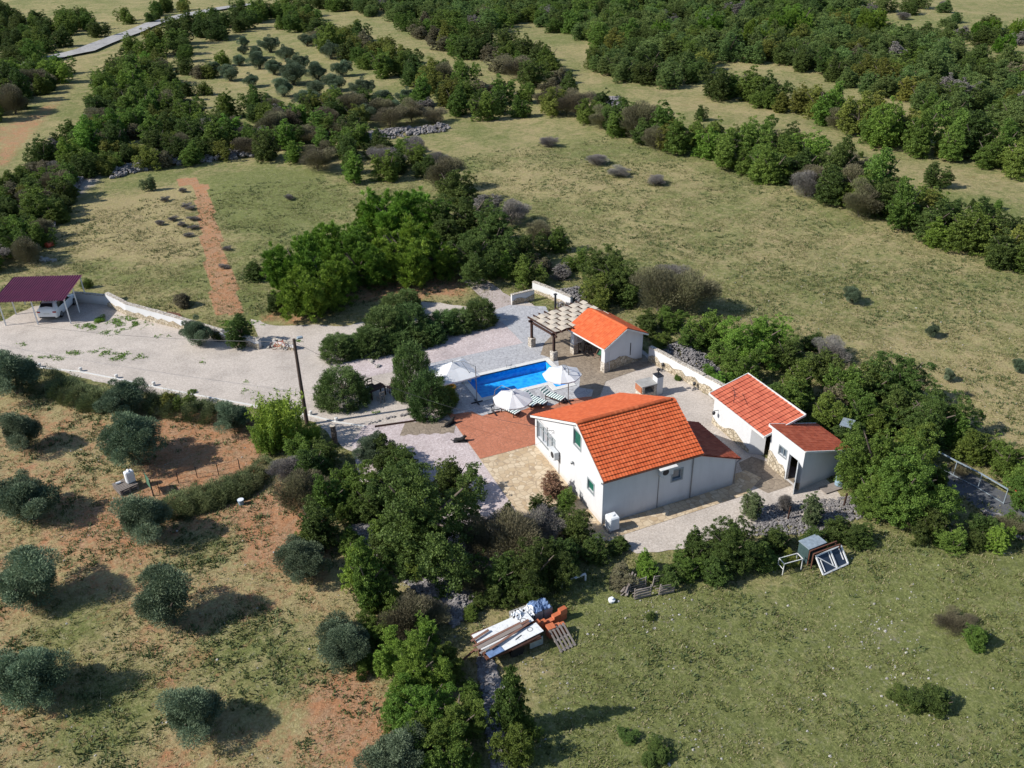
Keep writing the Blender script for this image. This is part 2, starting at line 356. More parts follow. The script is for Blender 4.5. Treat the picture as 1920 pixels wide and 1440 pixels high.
F['olive'] = foliage('olive foliage', (0.0590, 0.0844, 0.0473), (0.1180, 0.1632, 0.0922), (0.2360, 0.3077, 0.1869), 0.15)
F['pine'] = foliage('pine needles', (0.0529, 0.1030, 0.0138), (0.1323, 0.2318, 0.0276), (0.2778, 0.3993, 0.0541), 0.25)
F['juniper'] = foliage('juniper foliage', (0.0353, 0.0653, 0.0170), (0.0882, 0.1436, 0.0383), (0.2000, 0.2871, 0.0851), 0.15)
F['lavender'] = foliage('grey green lavender', (0.0688, 0.0837, 0.0336), (0.1313, 0.1620, 0.0624), (0.2125, 0.2430, 0.1020), 0.15)
F['bamboo'] = foliage('bamboo leaves', (0.10, 0.17, 0.02), (0.20, 0.29, 0.035), (0.32, 0.40, 0.07), 0.3)
F['red'] = foliage('reddish leaves', (0.1560, 0.0780, 0.0585), (0.3120, 0.1690, 0.1170), (0.4680, 0.3380, 0.1820), 0.2)
F['pale'] = foliage('pale green foliage', (0.09, 0.12, 0.05), (0.17, 0.21, 0.09), (0.28, 0.31, 0.16), 0.25)
F['scrub'] = foliage('blue green scrub foliage', (0.0590, 0.0974, 0.0270), (0.1343, 0.1982, 0.0561), (0.2705, 0.3528, 0.1038))
M['bark'] = plain('bark', (0.15, 0.12, 0.095), 0.95, 0.2, 8, 0.6); M['bark_pale'] = plain('pale bark', (0.26, 0.23, 0.19), 0.95, 0.2, 8, 0.6)
# ---------------------------------------------------------------- ground
rng = np.random.default_rng(7)
def axis(lo, hi, step, far_lo, far_hi, g=1.12):
    mid = list(np.arange(lo, hi+1e-6, step)); a = []; s = step; x = lo
    while x > far_lo: s *= g; x -= s; a.append(x)
    b = []; s = step; x = mid[-1]
    while x < far_hi: s = min(s*g, 60); x += s; b.append(x)
    return np.array(a[::-1]+mid+b)
GX = axis(-62, 95, 0.5, -1500, 2400); GY = axis(-38, 130, 0.5, -300, 2600)
XX, YY = np.meshgrid(GX, GY, indexing='ij')
def inpoly(X, Y, poly):
    r = np.zeros(X.shape, bool); n_ = len(poly); j = n_-1
    for i in range(n_):
        xi, yi = poly[i]; xj, yj = poly[j]
        if yi != yj:
            c = ((yi > Y) != (yj > Y)) & (X < (xj-xi)*(Y-yi)/(yj-yi)+xi); r ^= c
        j = i
    return r
def P2(pts): return [G(*p) for p in pts]
def blur(A, k):
    for _ in range(2):
        for ax in (0, 1):
            c = np.cumsum(np.pad(A, [(k+1, k) if a == ax else (0, 0) for a in (0, 1)], mode='edge'), axis=ax)
            A = (np.take(c, range(2*k+1, c.shape[ax]), ax)-np.take(c, range(0, c.shape[ax]-2*k-1), ax))/(2*k+1)
    return A
def vnoise(X, Y, s, seed):
    r = np.random.default_rng(seed); T = r.random((256, 256)); x = X/s; y = Y/s; i = np.floor(x).astype(int); j = np.floor(y).astype(int)
    u = x-i; v = y-j; u = u*u*(3-2*u); v = v*v*(3-2*v); t = lambda a, b: T[a % 256, b % 256]
    return (t(i,j)*(1-u)+t(i+1,j)*u)*(1-v)+(t(i,j+1)*(1-u)+t(i+1,j+1)*u)*v
YARD = [(-80,600),(0,603),(60,575),(140,556),(203,560),(222,580),(300,598),(420,632),(492,652),(470,600),(560,604),(640,612),(700,600),(790,565),(870,575),(925,575),(960,565),(990,565),(1040,600),(1110,640),(1205,655),(1330,742),(1375,800),(1440,860),(1560,900),(1625,935),(1540,965),(1440,985),(1310,1020),(1200,1040),(1100,1000),(1000,1000),(920,985),(850,920),(760,860),(650,845),(590,792),(480,765),(300,742),(190,718),(90,690),(-80,684)]
YARD_G = P2(YARD)
soil = np.full(XX.shape, 0.10); green = np.full(XX.shape, 0.51); pale = np.full(XX.shape, 0.08)
def region(A, pts, val, k=2):
    m_ = blur(inpoly(XX, YY, P2(pts)).astype(float), k); A[:] = A*(1-m_)+val*m_
region(soil, [(-400,715),(0,722),(300,760),(600,900),(640,1000),(700,1150),(760,1440),(700,1700),(-400,1700)], 0.47, 3)
region(green, [(-400,715),(0,722),(300,760),(600,900),(640,1000),(700,1150),(760,1440),(700,1700),(-400,1700)], 0.40, 3)
region(soil, [(362,345),(388,345),(422,470),(462,590),(402,590),(378,460)], 0.80, 0)
region(soil, [(330,334),(372,332),(374,345),(336,348)], 0.95, 0)
region(soil, [(310,768),(400,765),(475,795),(485,850),(470,885),(400,908),(330,928),(290,918),(282,880),(290,800)], 1.0, 1)
region(soil, [(-20,240),(60,212),(150,125),(168,125),(125,190),(62,262),(20,312),(-20,330)], 0.52, 2)
for a in ([(380,1000),(470,930),(590,950),(620,1060),(520,1060),(450,1000)], [(560,1270),(650,1250),(760,1400),(720,1440),(620,1400)], [(200,960),(240,950),(270,1060),(230,1060)],
          [(225,1120),(255,1120),(262,1220),(300,1250),(280,1262),(235,1220)], [(295,1400),(345,1400),(345,1445),(290,1445)], [(180,940),(260,915),(280,925),(200,990),(150,1010)]):
    region(soil, a, 0.78, 2)
for a in ([(300,1020),(440,990),(460,1040),(320,1070)], [(60,1140),(200,1130),(230,1210),(80,1240)], [(370,1180),(560,1170),(640,1250),(560,1290),(380,1260)], [(150,1260),(300,1270),(250,1400),(120,1440)], [(560,1280),(520,1360),(400,1290)]):
    region(green, a, 0.75, 3); region(soil, a, 0.25, 3)
region(green, [(1060,1060),(1250,1110),(1540,1080),(1700,1000),(1960,1080),(2100,1500),(960,1500),(1040,1300)], 0.72, 3)
region(green, [(110,480),(220,330),(560,300),(680,390),(560,460),(480,560),(130,540)], 0.58, 3)
region(green, [(140,380),(360,345),(380,470),(330,500),(130,480)], 0.30, 4)
region(green, [(380,330),(560,320),(640,380),(560,420),(440,440)], 0.72, 4)
region(green, [(1380,330),(1500,330),(1920,380),(1920,470),(1760,400),(1500,350)], 0.66, 3)
region(soil, [(1040,210),(1120,260),(1240,300),(1560,400),(1920,530),(1920,560),(1500,420),(1200,320),(1000,250)], 0.30, 3)
region(soil, [(1180,180),(1320,180),(1500,240),(1920,345),(1920,370),(1700,320),(1400,240)], 0.34, 2)
region(soil, [(520,580),(900,560),(850,480),(700,520),(600,560),(480,590),(470,606),(560,612),(680,600)], 0.62, 2)
region(green, [(1100,560),(1920,560),(1920,800),(1500,640)], 0.45, 5)
for a in ([(1660,1260),(1740,1240),(1770,1310),(1700,1340)], [(1200,1110),(1290,1120),(1240,1200),(1190,1180)], [(1600,1150),(1690,1150),(1700,1230),(1620,1200)], [(1240,1340),(1330,1340),(1330,1420),(1250,1420)],
          [(1000,1270),(1060,1250),(1090,1280),(1020,1310)], [(1440,930),(1640,930),(1600,985),(1450,990)], [(640,1000),(740,980),(900,1120),(880,1180),(760,1110)], [(1640,1090),(1700,1100),(1680,1140)], [(1480,1260),(1520,1260),(1510,1330)]):
    region(pale, a, 0.62, 2); region(soil, a, 0.35, 2)
region(pale, [(0,430),(60,330),(110,300),(200,330),(120,400),(80,470)], 0.7, 2)
yard_m = inpoly(XX, YY, YARD_G)
flat = blur(yard_m.astype(float), 6)
ZZ = (vnoise(XX, YY, 9, 1)-0.5)*0.30+(vnoise(XX, YY, 2.3, 2)-0.5)*0.10
far = np.clip((np.hypot(XX, YY-20)-70)/150, 0, 1)
ZZ = ZZ*(1-np.clip(flat*1.6, 0, 1)) - 0.02*flat + far*(vnoise(XX, YY, 45, 3)-0.5)*2.2
pool_m = (XX > -1.3) & (XX < 6.2) & (YY > 15.7) & (YY < 20.5)
ZZ[pool_m] = -2.2
nx, ny = XX.shape
ids = np.arange(nx*ny).reshape(nx, ny)
q = np.stack([ids[:-1,:-1], ids[1:,:-1], ids[1:,1:], ids[:-1,1:]], -1).reshape(-1, 4)
n = N('field ground'); n.set(Roughness=1.0, Specular_IOR_Level=0.1)
cw = n.co('Object')
n1 = n.noise(1.5, 8, 0.78, cw); n2 = n.noise(0.33, 7, 0.70, cw, 0.8); n3 = n.noise(0.05, 5, 0.6, cw, 0.8); n4 = n.noise(7, 6, 0.8, cw); n5 = n.noise(0.9, 6, 0.75, cw, 1.2)
dry = n.ramp(n4, [(0.30, (0.17, 0.14, 0.062)), (0.48, (0.31, 0.265, 0.12)), (0.62, (0.44, 0.385, 0.195)), (0.74, (0.58, 0.50, 0.33))])
dry = n.mix(n.ramp(n5, [(0.40, 0.0), (0.66, 0.65)]), dry, (0.34, 0.255, 0.155))
gr = n.ramp(n4, [(0.30, (0.075, 0.090, 0.027)), (0.5, (0.17, 0.19, 0.062)), (0.7, (0.36, 0.35, 0.15))])
gr = n.mix(n.ramp(n1, [(0.38, 0.75), (0.55, 0.0)]), gr, (0.11, 0.125, 0.04)); gr = n.mix(n.ramp(n5, [(0.52, 0.0), (0.72, 0.6)]), gr, (0.29, 0.26, 0.135)); gr = n.mix(n.ramp(n.noise(3.1, 6, 0.8, cw), [(0.55, 0.0), (0.68, 0.55)]), gr, (0.30, 0.275, 0.22))
sl_ = n.ramp(n4, [(0.3, (0.18, 0.105, 0.062)), (0.5, (0.37, 0.225, 0.13)), (0.7, (0.52, 0.36, 0.235))]); sl_ = n.mix(n.ramp(n5, [(0.42, 0.0), (0.6, 0.55)]), sl_, (0.42, 0.175, 0.075))
pl = n.ramp(n4, [(0.4, (0.28, 0.24, 0.20)), (0.55, (0.42, 0.38, 0.34)), (0.66, (0.66, 0.63, 0.58))])
mixn = n.math('ADD', n.math('MULTIPLY', n2, 0.32), n.math('ADD', n.math('MULTIPLY', n1, 0.36), n.math('MULTIPLY', n3, 0.32)))
def thr(attr, gain):     # attribute against noise -> soft mask
    return n.math('MULTIPLY_ADD', n.math('SUBTRACT', attr, mixn), gain, 0.5, clamp=True)
c = n.mix(thr(n.math('MULTIPLY_ADD', n.attr('green'), 0.60, 0.20), 8.0), dry, gr)
mixs = n.math('ADD', n.math('MULTIPLY', n1, 0.55), n.math('MULTIPLY', n2, 0.45))
sm = n.math('MULTIPLY_ADD', n.math('SUBTRACT', n.math('MULTIPLY_ADD', n.attr('soil'), 0.72, 0.14), mixs), 8.0, 0.5, clamp=True)
c = n.mix(sm, c, sl_)
pm = n.math('MULTIPLY_ADD', n.math('SUBTRACT', n.math('MULTIPLY_ADD', n.attr('pale'), 0.60, 0.20), n.math('ADD', n.math('MULTIPLY', n1, 0.5), n.math('MULTIPLY', n4, 0.5))), 9.0, 0.5, clamp=True)
c = n.mix(pm, c, pl)
n.col(c); b1 = n.bump(n4, 0.7, 0.10); 
b2 = n.new('ShaderNodeBump'); b2.inputs['Strength'].default_value = 0.6; b2.inputs['Distance'].default_value = 0.35; n.link(n1, b2.inputs['Height']); n.link(b1, b2.inputs['Normal']); n.link(b2.outputs[0], n.b.inputs['Normal'])
M['ground'] = n.mat
me = raw_mesh('ground', np.stack([XX, YY, ZZ], -1).reshape(-1, 3), q, M['ground'])
for nm, A in (('soil', soil), ('green', green), ('pale', pale)):
    at = me.attributes.new(nm, 'FLOAT', 'POINT'); at.data.foreach_set('value', A.astype(np.float32).ravel())
me.polygons.foreach_set('use_smooth', [True]*len(me.polygons))
go = bpy.data.objects.new('ground', me); COL.objects.link(go); tag(go, 'dry grass and reddish soil fields', kind='structure')
def zat(x, y):
    i = min(max(np.searchsorted(GX, x), 1), nx-1); j = min(max(np.searchsorted(GY, y), 1), ny-1)
    u = (x-GX[i-1])/(GX[i]-GX[i-1]); v = (y-GY[j-1])/(GY[j]-GY[j-1])
    return float((ZZ[i-1,j-1]*(1-u)+ZZ[i,j-1]*u)*(1-v)+(ZZ[i-1,j]*(1-u)+ZZ[i,j]*u)*v)
def aat(A, x, y):
    i = np.clip(np.searchsorted(GX, x), 0, nx-1); j = np.clip(np.searchsorted(GY, y), 0, ny-1); return A[i, j]
def ragged(poly, step=0.6, amp=0.18, seed=3, closed=True):
    r = random.Random(seed); out = []
    for i in range(len(poly)):
        a = poly[i]; b = poly[(i+1) % len(poly)]; L = math.dist(a, b); k = max(1, int(L/step))
        for j in range(k):
            t = j/k; out.append((a[0]+(b[0]-a[0])*t+r.uniform(-amp, amp), a[1]+(b[1]-a[1])*t+r.uniform(-amp, amp)))
    return out
def sheet(name, poly, z, mat, holes=None):
    """thin flat sheet (triangulated, so concave outlines work)"""
    import bmesh
    from mathutils.geometry import delaunay_2d_cdt
    pts = [Vector(p) for p in poly]; ed = [(i, (i+1) % len(poly)) for i in range(len(poly))]; n0 = len(poly)
    for h in (holes or []):
        b = len(pts); pts += [Vector(p) for p in h]; ed += [(b+i, b+(i+1) % len(h)) for i in range(len(h))]
    v, e, f, *_ = delaunay_2d_cdt(pts, ed, [], 1, 1e-5)
    keep = []
    for t in f:
        cx = sum(v[i][0] for i in t)/len(t); cy_ = sum(v[i][1] for i in t)/len(t)
        ins = inpoly(np.array([cx]), np.array([cy_]), poly)[0] and not any(inpoly(np.array([cx]), np.array([cy_]), h)[0] for h in (holes or []))
        if ins:
            a_, b_, c_ = v[t[0]], v[t[1]], v[t[2]]
            keep.append(tuple(t) if (b_[0]-a_[0])*(c_[1]-a_[1])-(b_[1]-a_[1])*(c_[0]-a_[0]) > 0 else tuple(t)[::-1])
    me = bpy.data.meshes.new(name); me.from_pydata([(p[0], p[1], z) for p in v], [], keep); me.update(); me.materials.append(mat)
    o = bpy.data.objects.new(name, me); COL.objects.link(o); tag(o, kind='structure'); return o
sheet('driveway', ragged(YARD_G), 0.006, M['drive'], [[(-1.38,16.47),(4.38,16.47),(4.38,15.56),(6.32,15.56),(6.32,20.56),(-1.38,20.56)]])
sheet('gravel_garden', ragged([(-9.6,23.9),(-7.6,23.82),(5.56,23.82),(5.56,28.85),(-10.3,28.9)], 0.7, 0.03), 0.012, M['pink_gravel'])
pg2 = P2([(683,797),(735,795),(770,783),(800,772),(840,785),(862,790)])+[(-4.1,16.2),(-4.12,0.2),(-6,-3.5),(-9,-4),(-11,1),(-12.5,8)]+P2([(660,830)])
sheet('gravel_bed', ragged(pg2, 0.7, 0.05), 0.012, M['pink_gravel'])
pool_poly = [(-0.95,16.9),(4.8,16.9),(4.8,15.98),(5.92,15.98),(5.92,20.15),(-0.95,20.15)]
cop_poly = [(-1.38,16.47),(4.38,16.47),(4.38,15.56),(6.32,15.56),(6.32,20.56),(-1.38,20.56)]
deck = [(-3.9,23.82),(5.56,23.82),(5.56,28.85),(5.5,30.8),(7.6,31.3),(10.4,29.5),(9.6,25.2),(7.1,22.9),(6.0,21.3),(6.9,19.8),(6.2,18.2),(7.3,16.8),(6.4,15.2),(7.2,14.4),(6.1,13.7),(4.6,13.9),(3.4,13.6),(2.2,14.2),(0.7,13.9),(-0.6,14.7),(-1.9,14.5),(-2.3,15.4),(-3.6,15.6),(-3.9,16.8)]
sheet('pool_deck', ragged(deck, 0.8, 0.03), 0.018, M['deck_grey'], [cop_poly])
tan = [(7.1,22.9),(6.0,21.3),(6.9,19.8),(6.2,18.2),(7.3,16.8),(6.4,15.2),(7.2,14.4),(6.6,13.6),(6.4,12.4),(8.65,15.15),(13.3,15.85),(13.6,17.5),(12.6,21.5),(11.5,25.4),(9.6,25.2)]
sheet('terrace', ragged(tan, 0.9, 0.02), 0.024, M['deck_tan'])
red = [(-4.05,9.55),(6.45,9.55),(6.45,12.4),(6.6,13.55),(6.1,13.75),(4.6,13.95),(3.4,13.65),(2.2,14.25),(0.7,13.95),(-0.6,14.75),(-1.9,14.55),(-2.3,15.45),(-3.6,15.65),(-4.05,16.2)]
sheet('patio', red, 0.030, M['deck_red'])
sheet('paving', [(-4.15,0.4),(-1.2,-1.4),(9.6,-1.25),(11.6,-0.2),(11.2,0.9),(9.4,0.9),(9.4,-0.02),(0,-0.02),(0,9.53),(-4.05,9.53)], 0.026, M['flag'])
# wavy garden path
up = []; dn = []
for i in range(41):
    t = i/40; a = G(755, 804); b = (-4.1, 14.1); x = a[0]+(b[0]-a[0])*t; y = a[1]+(b[1]-a[1])*t; w_ = 0.12*math.sin(t*26)
    up.append((x+0.45, y+0.75+w_)); dn.append((x-0.45, y-0.75-w_*0.8))
sheet('path', up+dn[::-1], 0.020, M['deck_tan'])
sheet('concrete_apron', P2([(1385,868),(1410,856),(1455,872),(1500,905),(1440,925),(1400,905)]), 0.016, M['deck_tan'])
sheet('wood_path', ragged(P2([(838,492),(862,490),(905,520),(960,560),(985,585),(940,590),(905,560),(870,530)]), 0.8, 0.12), 0.016, M['path'])
# country road, far left
rd = [G(*p) for p in ((-60,150),(60,115),(160,95),(230,70),(290,45),(350,30),(420,16),(470,8))]
L_ = []; R_ = []
for i, p in enumerate(rd):
    a = Vector(rd[max(i-1, 0)]); b = Vector(rd[min(i+1, len(rd)-1)]); d = (b-a).normalized(); nrm = Vector((-d.y, d.x))
    L_.append(tuple(Vector(p)+nrm*2.5)); R_.append(tuple(Vector(p)-nrm*2.5))
ro = MB()
for i in range(len(rd)-1):
    K = 12
    for k in range(K):
        def lp(A, t): return (A[i][0]+(A[i+1][0]-A[i][0])*t, A[i][1]+(A[i+1][1]-A[i][1])*t)
        a, b, c_, d_ = lp(L_, k/K), lp(R_, k/K), lp(R_, (k+1)/K), lp(L_, (k+1)/K)
        ro.quad(*[(p[0], p[1], zat(p[0], p[1])+0.45) for p in (b, c_, d_, a)])
tag(ro.build('road', M['road']), kind='structure')
sheet('slab', P2([(1745,905),(1790,870),(1935,955),(1935,1010),(1850,985)]), 0.05, M['shaded_slab'])
# ---------------------------------------------------------------- roofs of real tile relief
def tile_sheet(name, mat, parent, O, U, D, W, L, col=0.21, course=0.33, amp=0.03, step=0.028, thick=0.05, ns=6):
    """O: upper-left corner, U: unit along the eave, D: unit down the slope"""
    O, U, D = Vector(O), Vector(U).normalized(), Vector(D).normalized(); Nn = U.cross(D)
    if Nn.z < 0: Nn = -Nn
    nc = max(1, round(W/col)); nr = max(1, round(L/course)); cw_ = W/nc; rh = L/nr
    us = []
    for c in range(nc):
        for k in range(ns): us.append(((c+k/ns)*cw_, c, 0.5+0.5*math.cos(2*math.pi*k/ns)))
    us.append((W, nc-1, 1.0))
    V = []; Fc = []; T = []
    r = random.Random(hash(name) % 1000 if False else len(name)*7+int(W*10))
    tt = [[r.random() for _ in range(nc)] for _ in range(nr)]
    prev = None
    for row in range(nr):
        for kk, (v, h) in enumerate(((row*rh-0.03*(row > 0), 0.0), ((row+1)*rh, step))):
            base = len(V)
            for (u, c, wv) in us:
                sag = 0.006*math.sin(u*1.3+row)+0.004*math.sin(u*4.1+row*2.3)
                V.append(O+U*u+D*v+Nn*(thick+wv**1.3*amp+h+sag))
            if kk == 1:
                for i in range(len(us)-1):
                    Fc.append((prev+i, base+i, base+i+1, prev+i+1)); T.append(tt[row][us[i][1]])
            if kk == 0 and row > 0:
                for i in range(len(us)-1):
                    Fc.append((last+i, base+i, base+i+1, last+i+1)); T.append(0.0)
            if kk == 0: prev = base
            last = base
    b = len(V); n_ = len(us)
    # eave lip, verges and underside
    cs = [O, O+U*W, O+U*W+D*L, O+D*L]
    V += cs; V += [p+Nn*thick for p in cs]
    for f in ((b+3,b+2,b+1,b), (b,b+1,b+5,b+4), (b+1,b+2,b+6,b+5), (b+2,b+3,b+7,b+6), (b+3,b,b+4,b+7)): Fc.append(f); T.append(0.3)
    for i in range(n_-1):
        Fc.append((last+i, b+7 if i == 0 else last+i, last+i+1)) if False else None
    e = len(V)
    for (u, c, wv) in us: V.append(O+U*u+D*L+Nn*thick)
    for i in range(n_-1): Fc.append((last+i, e+i, e+i+1, last+i+1)); T.append(0.1)
    me = bpy.data.meshes.new(name); me.from_pydata([tuple(p) for p in V], [], Fc); me.update(); me.materials.append(mat)
    at = me.attributes.new('tint', 'FLOAT', 'FACE'); at.data.foreach_set('value', T)
    o = bpy.data.objects.new(name, me); COL.objects.link(o)
    if parent: o.parent = parent
    return o
def ridge_caps(name, parent, a, b, r=0.13, seg=0.36, mat=None):
    mb = MB(); a, b = Vector(a), Vector(b); L = (b-a).length; k = max(1, round(L/seg)); d = (b-a)/k
    for i in range(k):
        p0 = a+d*i; p1 = a+d*(i+1.08 if i < k-1 else 1)+Vector((0,0,0.0))
        n_ = 8; v = []; u = d.normalized().cross(Vector((0,0,1))).normalized()
        for p, rr, lift in ((p0, r*0.86, 0.0), (p1, r, 0.012)):
            for j in range(n_+1):
                an = math.pi*j/n_; v.append(tuple(p+u*math.cos(an)*rr*1.2+Vector((0,0,1))*(math.sin(an)*rr*0.8+lift)))
        f = [(j, j+1, j+n_+2, j+n_+1) for j in range(n_)]+[tuple(range(n_, -1, -1)), tuple(range(n_+1, 2*n_+2))]
        mb.add(v, f, random.random())
    return mb.build(name, mat or M['tile_ridge'], parent, tint=True)
def wall_with_holes(mb, axis, at, th, poly, holes, outward):
    """wall face polygon in (s,z) on plane axis=at, th thick inward, rectangular holes (s0,s1,z0,z1) as recesses"""
    # decompose: strips between hole edges along s, clipped by the polygon's top line
    ss = sorted(set([p[0] for p in poly]+[h[0] for h in holes]+[h[1] for h in holes]))
    def top(s):
        n_ = len(poly); best = None
        for i in range(n_):
            a, b = poly[i], poly[(i+1) % n_]
            if min(a[0], b[0])-1e-9 <= s <= max(a[0], b[0])+1e-9 and abs(a[0]-b[0]) > 1e-9:
                z = a[1]+(b[1]-a[1])*(s-a[0])/(b[0]-a[0]); best = z if best is None else max(best, z)
        return best
    def P_(s, z, dpt): return (at-outward*dpt, s, z) if axis == 'x' else (s, at-outward*dpt, z)
    for s0, s1 in zip(ss, ss[1:]):
        hs = sorted([h for h in holes if h[0] <= s0+1e-6 and h[1] >= s1-1e-6], key=lambda h: h[2])
        z = 0.0-0.4; e0, e1 = top(s0+1e-6), top(s1-1e-6)
        for h in hs:
            mb.quad(P_(s0,z,0), P_(s1,z,0), P_(s1,h[2],0), P_(s0,h[2],0)); z = h[3]
        mb.quad(P_(s0,z,0), P_(s1,z,0), P_(s1,e1,0), P_(s0,e0,0))
    for (s0, s1, z0, z1) in holes:
        for a, b in (((s0,z0),(s1,z0)),((s1,z0),(s1,z1)),((s1,z1),(s0,z1)),((s0,z1),(s0,z0))):
            mb.quad(P_(*a,0), P_(*b,0), P_(*b,th), P_(*a,th))
def frame_rect(mb, axis, at, out, s0, s1, z0, z1, w, d0, d1):
    """picture-frame of width w outside the rectangle, from depth d0 to d1 along the outward side"""
    a0, a1 = sorted((at+out*d0, at+out*d1))
    for (x0, x1, y0, y1) in ((s0-w,s1+w,z1,z1+w),(s0-w,s1+w,z0-w,z0),(s0-w,s0,z0,z1),(s1,s1+w,z0,z1)):
        if axis == 'x': mb.box(a0,a1,x0,x1,y0,y1)
        else: mb.box(x0,x1,a0,a1,y0,y1)
def panel(mb, axis, at, out, s0, s1, z0, z1, d0, d1):
    a0, a1 = sorted((at+out*d0, at+out*d1))
    if axis == 'x': mb.box(a0,a1,s0,s1,z0,z1)
    else: mb.box(s0,s1,a0,a1,z0,z1)
def ac_unit(parent, axis, at, out, s, z, w=0.85, h=0.58, dep=0.32):
    mb = MB(); panel(mb, axis, at, out, s-w/2, s+w/2, z, z+h, 0.10, 0.10+dep)
    for q_ in (s-w*0.3, s+w*0.3): panel(mb, axis, at, out, q_-0.02, q_+0.02, z-0.06, z-0.02, 0.0, 0.45)
    o = mb.build('air_conditioner', M['frame_white'], parent)
    g = MB(); c = (at+out*(0.11+dep), s-w*0.14, z+h/2) if axis == 'x' else (s-w*0.14, at+out*(0.11+dep), z+h/2)
    pts = []
    for j in range(16):
        a = 2*math.pi*j/16; r = h*0.38
        pts.append((c[0], c[1]+r*math.cos(a), c[2]+r*math.sin(a)) if axis == 'x' else (c[0]+r*math.cos(a), c[1], c[2]+r*math.sin(a)))
    g.add(pts, [tuple(range(16))]); g.build('fan_grille', M['dark_metal'], o); return o

# ---------------------------------------------------------------- the house
HX, HY = 6.6, 9.45; ZN, ZR, YR, ZF = 3.5, 5.40, 3.2, 2.42
house = thing('house', (0,0,0), 'large white house with bright orange tiled gable roof and shaded lean-to roof', 'house')
gp = [(0,-0.4),(HY,-0.4),(HY,ZF),(YR,ZR-0.06),(0,ZN)]
mb = MB()
winA = (6.42, 9.10, 0.95, 2.25); winB = (2.88, 3.78, 3.62, 4.72); winC = (1.10, 1.84, 1.52, 2.24); winD = (4.82, 5.50, 1.74, 2.48)
wall_with_holes(mb, 'x', 0.0, 0.2, gp, [winA, winB, winC], -1)
mb.quad((HX,0,-0.4),(HX,HY,-0.4),(HX,HY,ZF),(HX,0,ZN)); mb.add([(HX,0,ZN),(HX,HY,ZF),(HX,YR,ZR-0.06)], [(0,1,2)])
wall_with_holes(mb, 'y', 0.0, 0.2, [(0,-0.4),(HX,-0.4),(HX,ZN),(0,ZN)], [winD], -1)
mb.quad((0,HY,-0.4),(HX,HY,-0.4),(HX,HY,ZF),(0,HY,ZF))
mb.box(0.01, 0.22, 0.3, 9.4, -0.3, -0.2)
mb.build('wall', M['white_wall'], house)
# windows
def window(s0, s1, z0, z1, axis, at, out, kind):
    f = MB(); frame_rect(f, axis, at, out, s0, s1, z0, z1, 0.09, -0.02, 0.025)
    if kind == 'grid':
        for k in range(1, 4): panel(f, axis, at, out, s0+(s1-s0)*k/4-0.025, s0+(s1-s0)*k/4+0.025, z0, z1, -0.14, -0.09)
        panel(f, axis, at, out, s0, s1, z0+(z1-z0)*0.62, z0+(z1-z0)*0.62+0.04, -0.137, -0.093)
    o = f.build('window', M['window_frame'], house)
    p = MB(); panel(p, axis, at, out, s0, s1, z0, z1, -0.2, -0.15)
    if kind == 'shutter':
        p2 = MB(); k = 0
        while z0+0.05+k*0.07 < z1-0.04:
            zz = z0+0.05+k*0.07; panel(p2, axis, at, out, s0+0.03, s1-0.03, zz, zz+0.05, -0.12-0.0, -0.09); k += 1
        panel(p2, axis, at, out, s0, s1, z0, z1, -0.15, -0.121); p2.build('shutter', M['shutter'], o)
    else: p.build('pane', M['curtain_glass'] if kind == 'grid' else M['glass'], o)
    return o
window(*winA, 'x', 0, -1, 'grid'); window(*winB, 'x', 0, -1, 'shutter'); window(*winC, 'x', 0, -1, 'shutter'); window(*winD, 'y', 0, -1, 'plain')
# roof
ov = 0.16; sN = Vector((0, -YR, ZN-ZR)).normalized(); LN = math.hypot(YR, ZR-ZN)+0.30
tile_sheet('roof_near_slope', M['tile'], house, (-ov, YR, ZR), (1,0,0), sN, HX+2*ov, LN, 0.205, 0.275, 0.014, 0.060)
sF = Vector((0, HY-YR, ZF-ZR)); LF = sF.length+0.42
tile_sheet('roof_far_slope', M['tile'], house, (-ov, YR, ZR), (1,0,0), sF.normalized(), HX+2*ov, LF, 0.205, 0.275, 0.016, 0.014)
ridge_caps('roof_ridge', house, (-ov-0.02, YR, ZR+0.07), (HX+ov, YR, ZR+0.07), 0.14, 0.38)
for x in (-ov-0.03, HX+ov):
    f = MB(); e1 = Vector((x+0.015, YR, ZR)); f.bar(e1+Vector((0,0,-0.02)), e1+sN*LN+Vector((0,0,-0.02)), 0.03, 0.14); f.bar(e1+Vector((0,0,-0.022)), e1+sF.normalized()*LF+Vector((0,0,-0.022)), 0.03, 0.14); f.build('verge_board', M['fascia'], house)
f = MB(); ye = (Vector((0,YR,ZR))+sN*LN); f.tube([(-ov, ye.y-0.05, ye.z-0.0), (HX+ov, ye.y-0.05, ye.z-0.02)], 0.055, 8); f.build('gutter', M['rust'], house)
for x, z0 in ((6.22, 3.35), (0.05, 3.3)):
    if x > 1: d_ = MB(); d_.tube([(x, ye.y, ye.z-0.03), (x, -0.07, 3.15), (x, -0.07, 0.05)], 0.035, 8); d_.build('downpipe', M['grey_metal'], house)
a = ac_unit(house, 'x', 0, -1, 6.05, 1.25); d_ = MB(); d_.bar((-0.02, 5.75, 1.25), (-0.02, 5.75, -0.1), 0.04); d_.build('pipe', M['grey_metal'], house)
a = ac_unit(house, 'y', 0, -1, 4.15, 2.62); d_ = MB(); d_.bar((3.85, -0.02, 2.6), (3.85, -0.02, 0.05), 0.04); d_.build('pipe', M['grey_metal'], house)
d_ = MB(); d_.box(3.55, 4.75, -0.62, 0.0, 3.24, 3.28); d_.build('canopy', M['fascia'], house)
d_ = MB(); d_.lathe([(0.05,0),(0.09,0.05),(0.09,0.16),(0.03,0.22)], (-0.12, 3.76, 2.1), 10); d_.bar((0,3.76,2.2), (-0.12,3.76,2.2), 0.03); d_.build('wall_lamp', M['grey_metal'], house)
